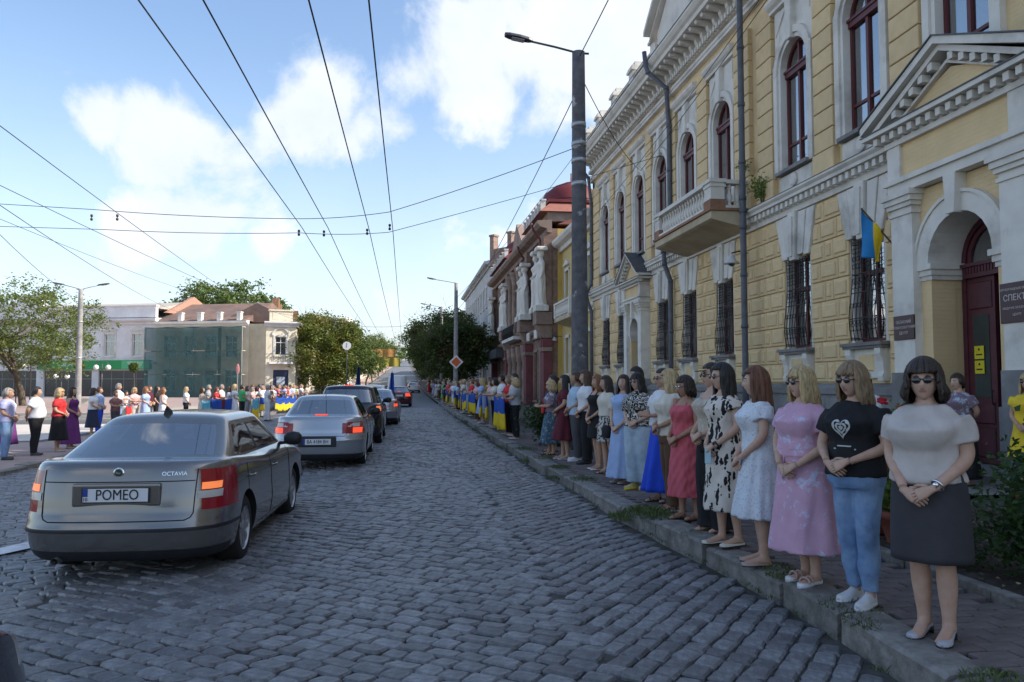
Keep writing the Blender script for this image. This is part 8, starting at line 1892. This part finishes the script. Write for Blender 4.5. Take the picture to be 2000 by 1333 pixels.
# ------------------------------------------------------------------ things on the facade
M_plaque = pmat('maroon_plaque', (.05, .018, .028), .35, .05); M_gold = pmat('plaque_lettering', (.55, .50, .45), .5, .03)
def plaque(label, X, Yc, z, w, h, lines):
    p = tag(empty('plaque', (X, Yc, z), R(-90)), label, 'sign'); q = MB(); q.box(-w / 2, w / 2, -.02, .012, -h / 2, h / 2); bevel_obj(q.build('plaque_board', M_plaque, p), .005, 1)
    for tx, sz, dz in lines: o = link('plaque_lettering', text_mesh(tx, sz, M_gold, 'plaque_lettering', .001), p); o.location = (0, -.022, dz); o.rotation_euler = (R(90), 0, 0)
plaque('small maroon plaque on the white pilaster left of the entrance', FX - .605, 13.04, 2.66, .58, .44, [('ОБЛАСНИЙ', .075, .10), ('СТОМАТОЛОГІЧНИЙ', .062, 0), ('ЦЕНТР', .075, -.10)])
plaque('large maroon plaque on the white pilaster right of the entrance', FX - .605, 10.38, 2.85, .66, .6, [('КІРОВОГРАДСЬКЕ ОБЛАСНЕ', .045, .2), ('СПЕКТР', .13, .07), ('МЕДИЧНЕ ОБ’ЄДНАННЯ', .045, -.08), ('ЦЕНТР', .05, -.18)])
for n, z in enumerate((2.18, 1.93)):
    s_ = tag(empty('door_sticker', (FX + .12, 12.1, z), R(-90)), ['upper', 'lower'][n] + ' yellow notice stuck on the entrance door glass', 'sticker', 'yellow notices on the door'); q = MB(); q.box(-.11, .11, -.012, -.006, -.11, .11); q.build('notice_paper', pmat('notice_yellow', (.62, .52, .02), .6), s_)
    q = MB(); q.lathe([(.022, 0), (.022, .002)], n=10); m_ = q.mesh('notice_mark', M_black); m_.transform(Matrix.Rotation(R(90), 4, 'X')); o = link('notice_mark', m_, s_); o.location = (0, -.012, .05)
    q = MB(); q.box(-.07, .07, -.0145, -.0125, -.05, -.025); q.build('notice_line', M_black, s_)
# building flag
bf = tag(empty('building_flag', (9.15, 13.62, 4.1), world_parts=True), 'blue and yellow flag on a slanted staff left of the entrance', 'flag')
q = MB(); q.tube([(9.32, 13.62, 4.05), (8.72, 14.02, 5.05)], .018, 6); q.build('staff', M_bark, bf)
mb = MB(); nx, nz = 14, 16; vs = []
for j in range(nz + 1):
    for i in range(nx + 1):
        t, u_ = j / nz, i / nx; a = Vector((8.72, 14.02, 5.05)).lerp(Vector((9.05, 13.8, 4.5)), u_)
        vs.append((a.x + .05 * math.sin(u_ * 9 + t * 3) * t, a.y + .05 * math.sin(u_ * 7 + t * 2) + .12 * t * u_, a.z - t * (.95 - .45 * u_) + .0))
fs = [(j * (nx + 1) + i, j * (nx + 1) + i + 1, (j + 1) * (nx + 1) + i + 1, (j + 1) * (nx + 1) + i) for j in range(nz) for i in range(nx)]
mb.add(vs, fs); mb.m = [1 if (f[0] % (nx + 1)) >= 7 else 0 for f in fs]
o = mb.build('cloth', [pmat('flag_azure', (.02, .20, .48), .8, .1), M_flagyel], bf, True); s_ = o.modifiers.new('s', 'SOLIDIFY'); s_.thickness = .004
# wall lamp, cameras
wl_ = tag(empty('wall_lamp', (FX, 20.75, 5.2), R(-90)), 'white enamel wall lamp on a bracket under the balcony', 'lamp'); q = MB(); q.tube([(0, 0, .1), (0, -.3, .16), (0, -.52, .1)], .022, 6); q.box(-.05, .05, -.03, .0, -.05, .2); q.build('bracket', M_iron, wl_); q = MB(); q.lathe([(.05, .06), (.09, .02), (.12, -.1), (.21, -.17), (.22, -.2)], (0, -.52, 0), 20); q.build('lamp_shade', pmat('enamel', (.55, .55, .54), .4), wl_, True); q = MB(); q.ball((0, -.52, -.19), .09, 12, 6); q.build('bulb', M_lamp, wl_, True)
wl2 = tag(empty('wall_lamp', (9.9, 50.5 - 1.0, 4.6), R(-90)), 'white wall lamp on the low yellow wing', 'lamp'); q = MB(); q.tube([(0, 0, .1), (0, -.5, .1)], .02, 6); q.build('bracket', M_iron, wl2); q = MB(); q.lathe([(.05, .06), (.14, -.1), (.22, -.2)], (0, -.52, 0), 14); q.build('lamp_shade', pmat('enamel', (.55, .55, .54), .4), wl2, True)
# ------------------------------------------------------------------ plants
ML_rose = leafmat('rose_leaf', (.045, .085, .03), (.035, .06, .025)); ML_gera = leafmat('geranium_leaf', (.12, .19, .04), (.18, .22, .05)); ML_shrub = leafmat('shrub_leaf', (.035, .06, .02), (.05, .07, .025))
M_redfl = pmat('red_petal', (.42, .01, .02), .7, .2); M_whitefl = pmat('white_petal', (.66, .64, .58), .7, .1); M_terra = pmat('terracotta', (.24, .07, .045), .8, .15, 5, .2, 30); M_stem = pmat('green_stem', (.06, .075, .03), .8)
def bush(name, label, x, y, z, H, rad, mat, n, leaf, seed, flowers=(), stems=7, group=None, cat='plant', lean=.3):
    r = random.Random(seed); rnd = np.random.default_rng(seed); root = tag(empty(name, (x, y, z)), label, cat, group); q = MB(); C = []
    for k in range(stems):
        a = 2 * math.pi * k / stems + r.uniform(-.3, .3); h_ = H * r.uniform(.6, 1.0); e = rad * r.uniform(.3, .9); pts = [(0.04 * math.cos(a), .04 * math.sin(a), 0), (e * .35 * math.cos(a), e * .35 * math.sin(a), h_ * .45), (e * .75 * math.cos(a + .2), e * .75 * math.sin(a + .2), h_ * .8), (e * math.cos(a + .3), e * math.sin(a + .3), h_)]
        q.tube(pts, [.009, .007, .005, .003], 5); P = np.array(pts)
        t = rnd.uniform(.25, 1.0, n // stems); X_ = np.stack([np.interp(t, [0, .45, .8, 1], P[:, i]) for i in range(3)], 1); C.append(X_ + rnd.normal(size=X_.shape) * rad * np.array([.26, .26, .16]))
    q.build('stems', M_stem, root); C = np.concatenate(C); C[:, 2] = np.maximum(C[:, 2], .03); link('foliage', leaves_mesh('foliage', C, None, leaf, mat, rnd, .5), root)
    for (fx, fy, fz, fr, fm) in flowers:
        f = MB()
        for k in range(14):
            d = Vector((r.gauss(0, 1), r.gauss(0, 1), r.gauss(.3, .8))).normalized() * fr * r.uniform(.3, .8); f.ball((d.x, d.y, d.z), (fr * .42, fr * .42, fr * .26), 6, 4)
        o = f.build('flower', fm, root, True); o.location = (fx, fy, fz)
    return root
GP = 'plants in the garden bed'
bush('rose_bush', 'rose bush with white blooms at the right edge beside the beige woman', 4.75, 5.35, .17, .92, .55, ML_rose, 2600, .05, 1, [(-.18, -.38, .62, .05, M_whitefl), (-.10, -.40, .635, .045, M_whitefl), (-.02, -.36, .62, .045, M_whitefl)], 11, GP)
bush('rose_bush', 'tall rose bush with arching shoots behind the white roses', 5.9, 6.5, .17, 1.12, .5, ML_rose, 1500, .065, 2, [], 9, GP)
bush('rose_bush', 'dark rose bush at the far right edge of the bed', 5.5, 5.2, .17, .9, .55, ML_rose, 2000, .055, 3, [], 9, GP)
bush('low_plant', 'low yellowish plant at the right edge of the bed', 4.55, 4.35, .17, .35, .3, ML_gera, 700, .03, 4, [], 8, GP)
bush('low_plant', 'low weeds behind the woman in black tee', 4.45, 5.9, .17, .3, .35, ML_rose, 700, .03, 5, [], 8, GP)
for n, (x, y, h_, fl) in enumerate([(4.72, 7.35, .62, [(-.1, -.2, .62, .06, M_redfl), (.08, -.22, .55, .05, M_redfl)]), (4.6, 6.75, .5, [(-.12, -.15, .42, .055, M_redfl)]), (4.75, 8.5, .55, [(0, -.2, .5, .05, M_redfl)])]):
    pz = (.50, .05, .40)[n]
    pt_ = tag(empty('flower_pot', (x, y, .17)), ['tall terracotta flower stand behind the women in black and beige', 'low terracotta pot behind the woman in jeans', 'terracotta pot behind the pink dress'][n], 'pot', 'terracotta pots'); q = MB(); q.lathe([(.16, 0), (.2, .02), (.19, pz * .5), (.26, pz + .18), (.29, pz + .2), (.29, pz + .26), (.25, pz + .26), (.22, pz + .2)], n=20); q.build('pot_body', M_terra, pt_, True)
    bush('geranium', ['geranium with bright red blooms in the tall stand', 'geranium with a red bloom in the low pot', 'geranium in the pot behind the pink dress'][n], x, y, .17 + pz + .18, h_, .34, ML_gera, 900, .055, 20 + n, fl, 9, GP)
bush('flower_clump', 'clump of small white flowers behind the woman in black dress', 4.3, 13.0, .15, .85, .45, ML_rose, 900, .035, 31, [(-.2, -.1, .6, .035, M_whitefl), (.0, -.25, .75, .035, M_whitefl), (.15, .1, .5, .035, M_whitefl), (-.1, .2, .8, .035, M_whitefl)], 11, GP)
bush('shrub', 'dense dark green shrub between the women and the flag holders', 3.75, 19.0, .12, 1.25, .85, ML_shrub, 6500, .07, 33, [], 16, None, 'shrub')
bush('shrub', 'small rounded shrub beyond the dense dark green shrub', 4.6, 20.6, .12, 1.2, .7, ML_shrub, 3000, .07, 34, [], 14, None, 'shrub')
bush('wall_weed', 'weed growing from the cornice beside the downpipe', FX - .2, 19.45, 6.45, .75, .4, ML_gera, 500, .06, 35, [], 8)
bush('balcony_weed', 'dry grass tuft on the corner of the balcony', FX - .35, 20.35, 7.45, .35, .25, ML_gera, 160, .05, 36, [], 6)
# litter of dead leaves and small weeds on the bed and pavement
rnd = np.random.default_rng(77); n = 700; C = np.c_[rnd.uniform(2.95, 6.6, n), rnd.uniform(3.2, 9.5, n), np.zeros(n)]; C[:, 2] = np.where(C[:, 0] < 4.15, .155, .20); C = C[(C[:, 0] > 4.2) | (rnd.random(n) < .25)]
kind(link('leaf_litter', leaves_mesh('leaf_litter', C, None, .028, pmat('dead_leaf', (.24, .19, .11), .8, .3, rand=.5), rnd, .12)), 'stuff', 'dry leaves scattered over the garden bed and pavers')
q = MB()
for _ in range(26): t_ = tuft(random.uniform(4.3, 6.4), random.uniform(3.3, 9.3), .17, .12, 40, random.uniform(.06, .16)); q.add(t_.v, t_.f)
kind(q.build('bed_weeds', M_grass), 'stuff', 'thin grass and weeds sprouting from the garden soil')
bpy.data.scenes.remove(TMP)
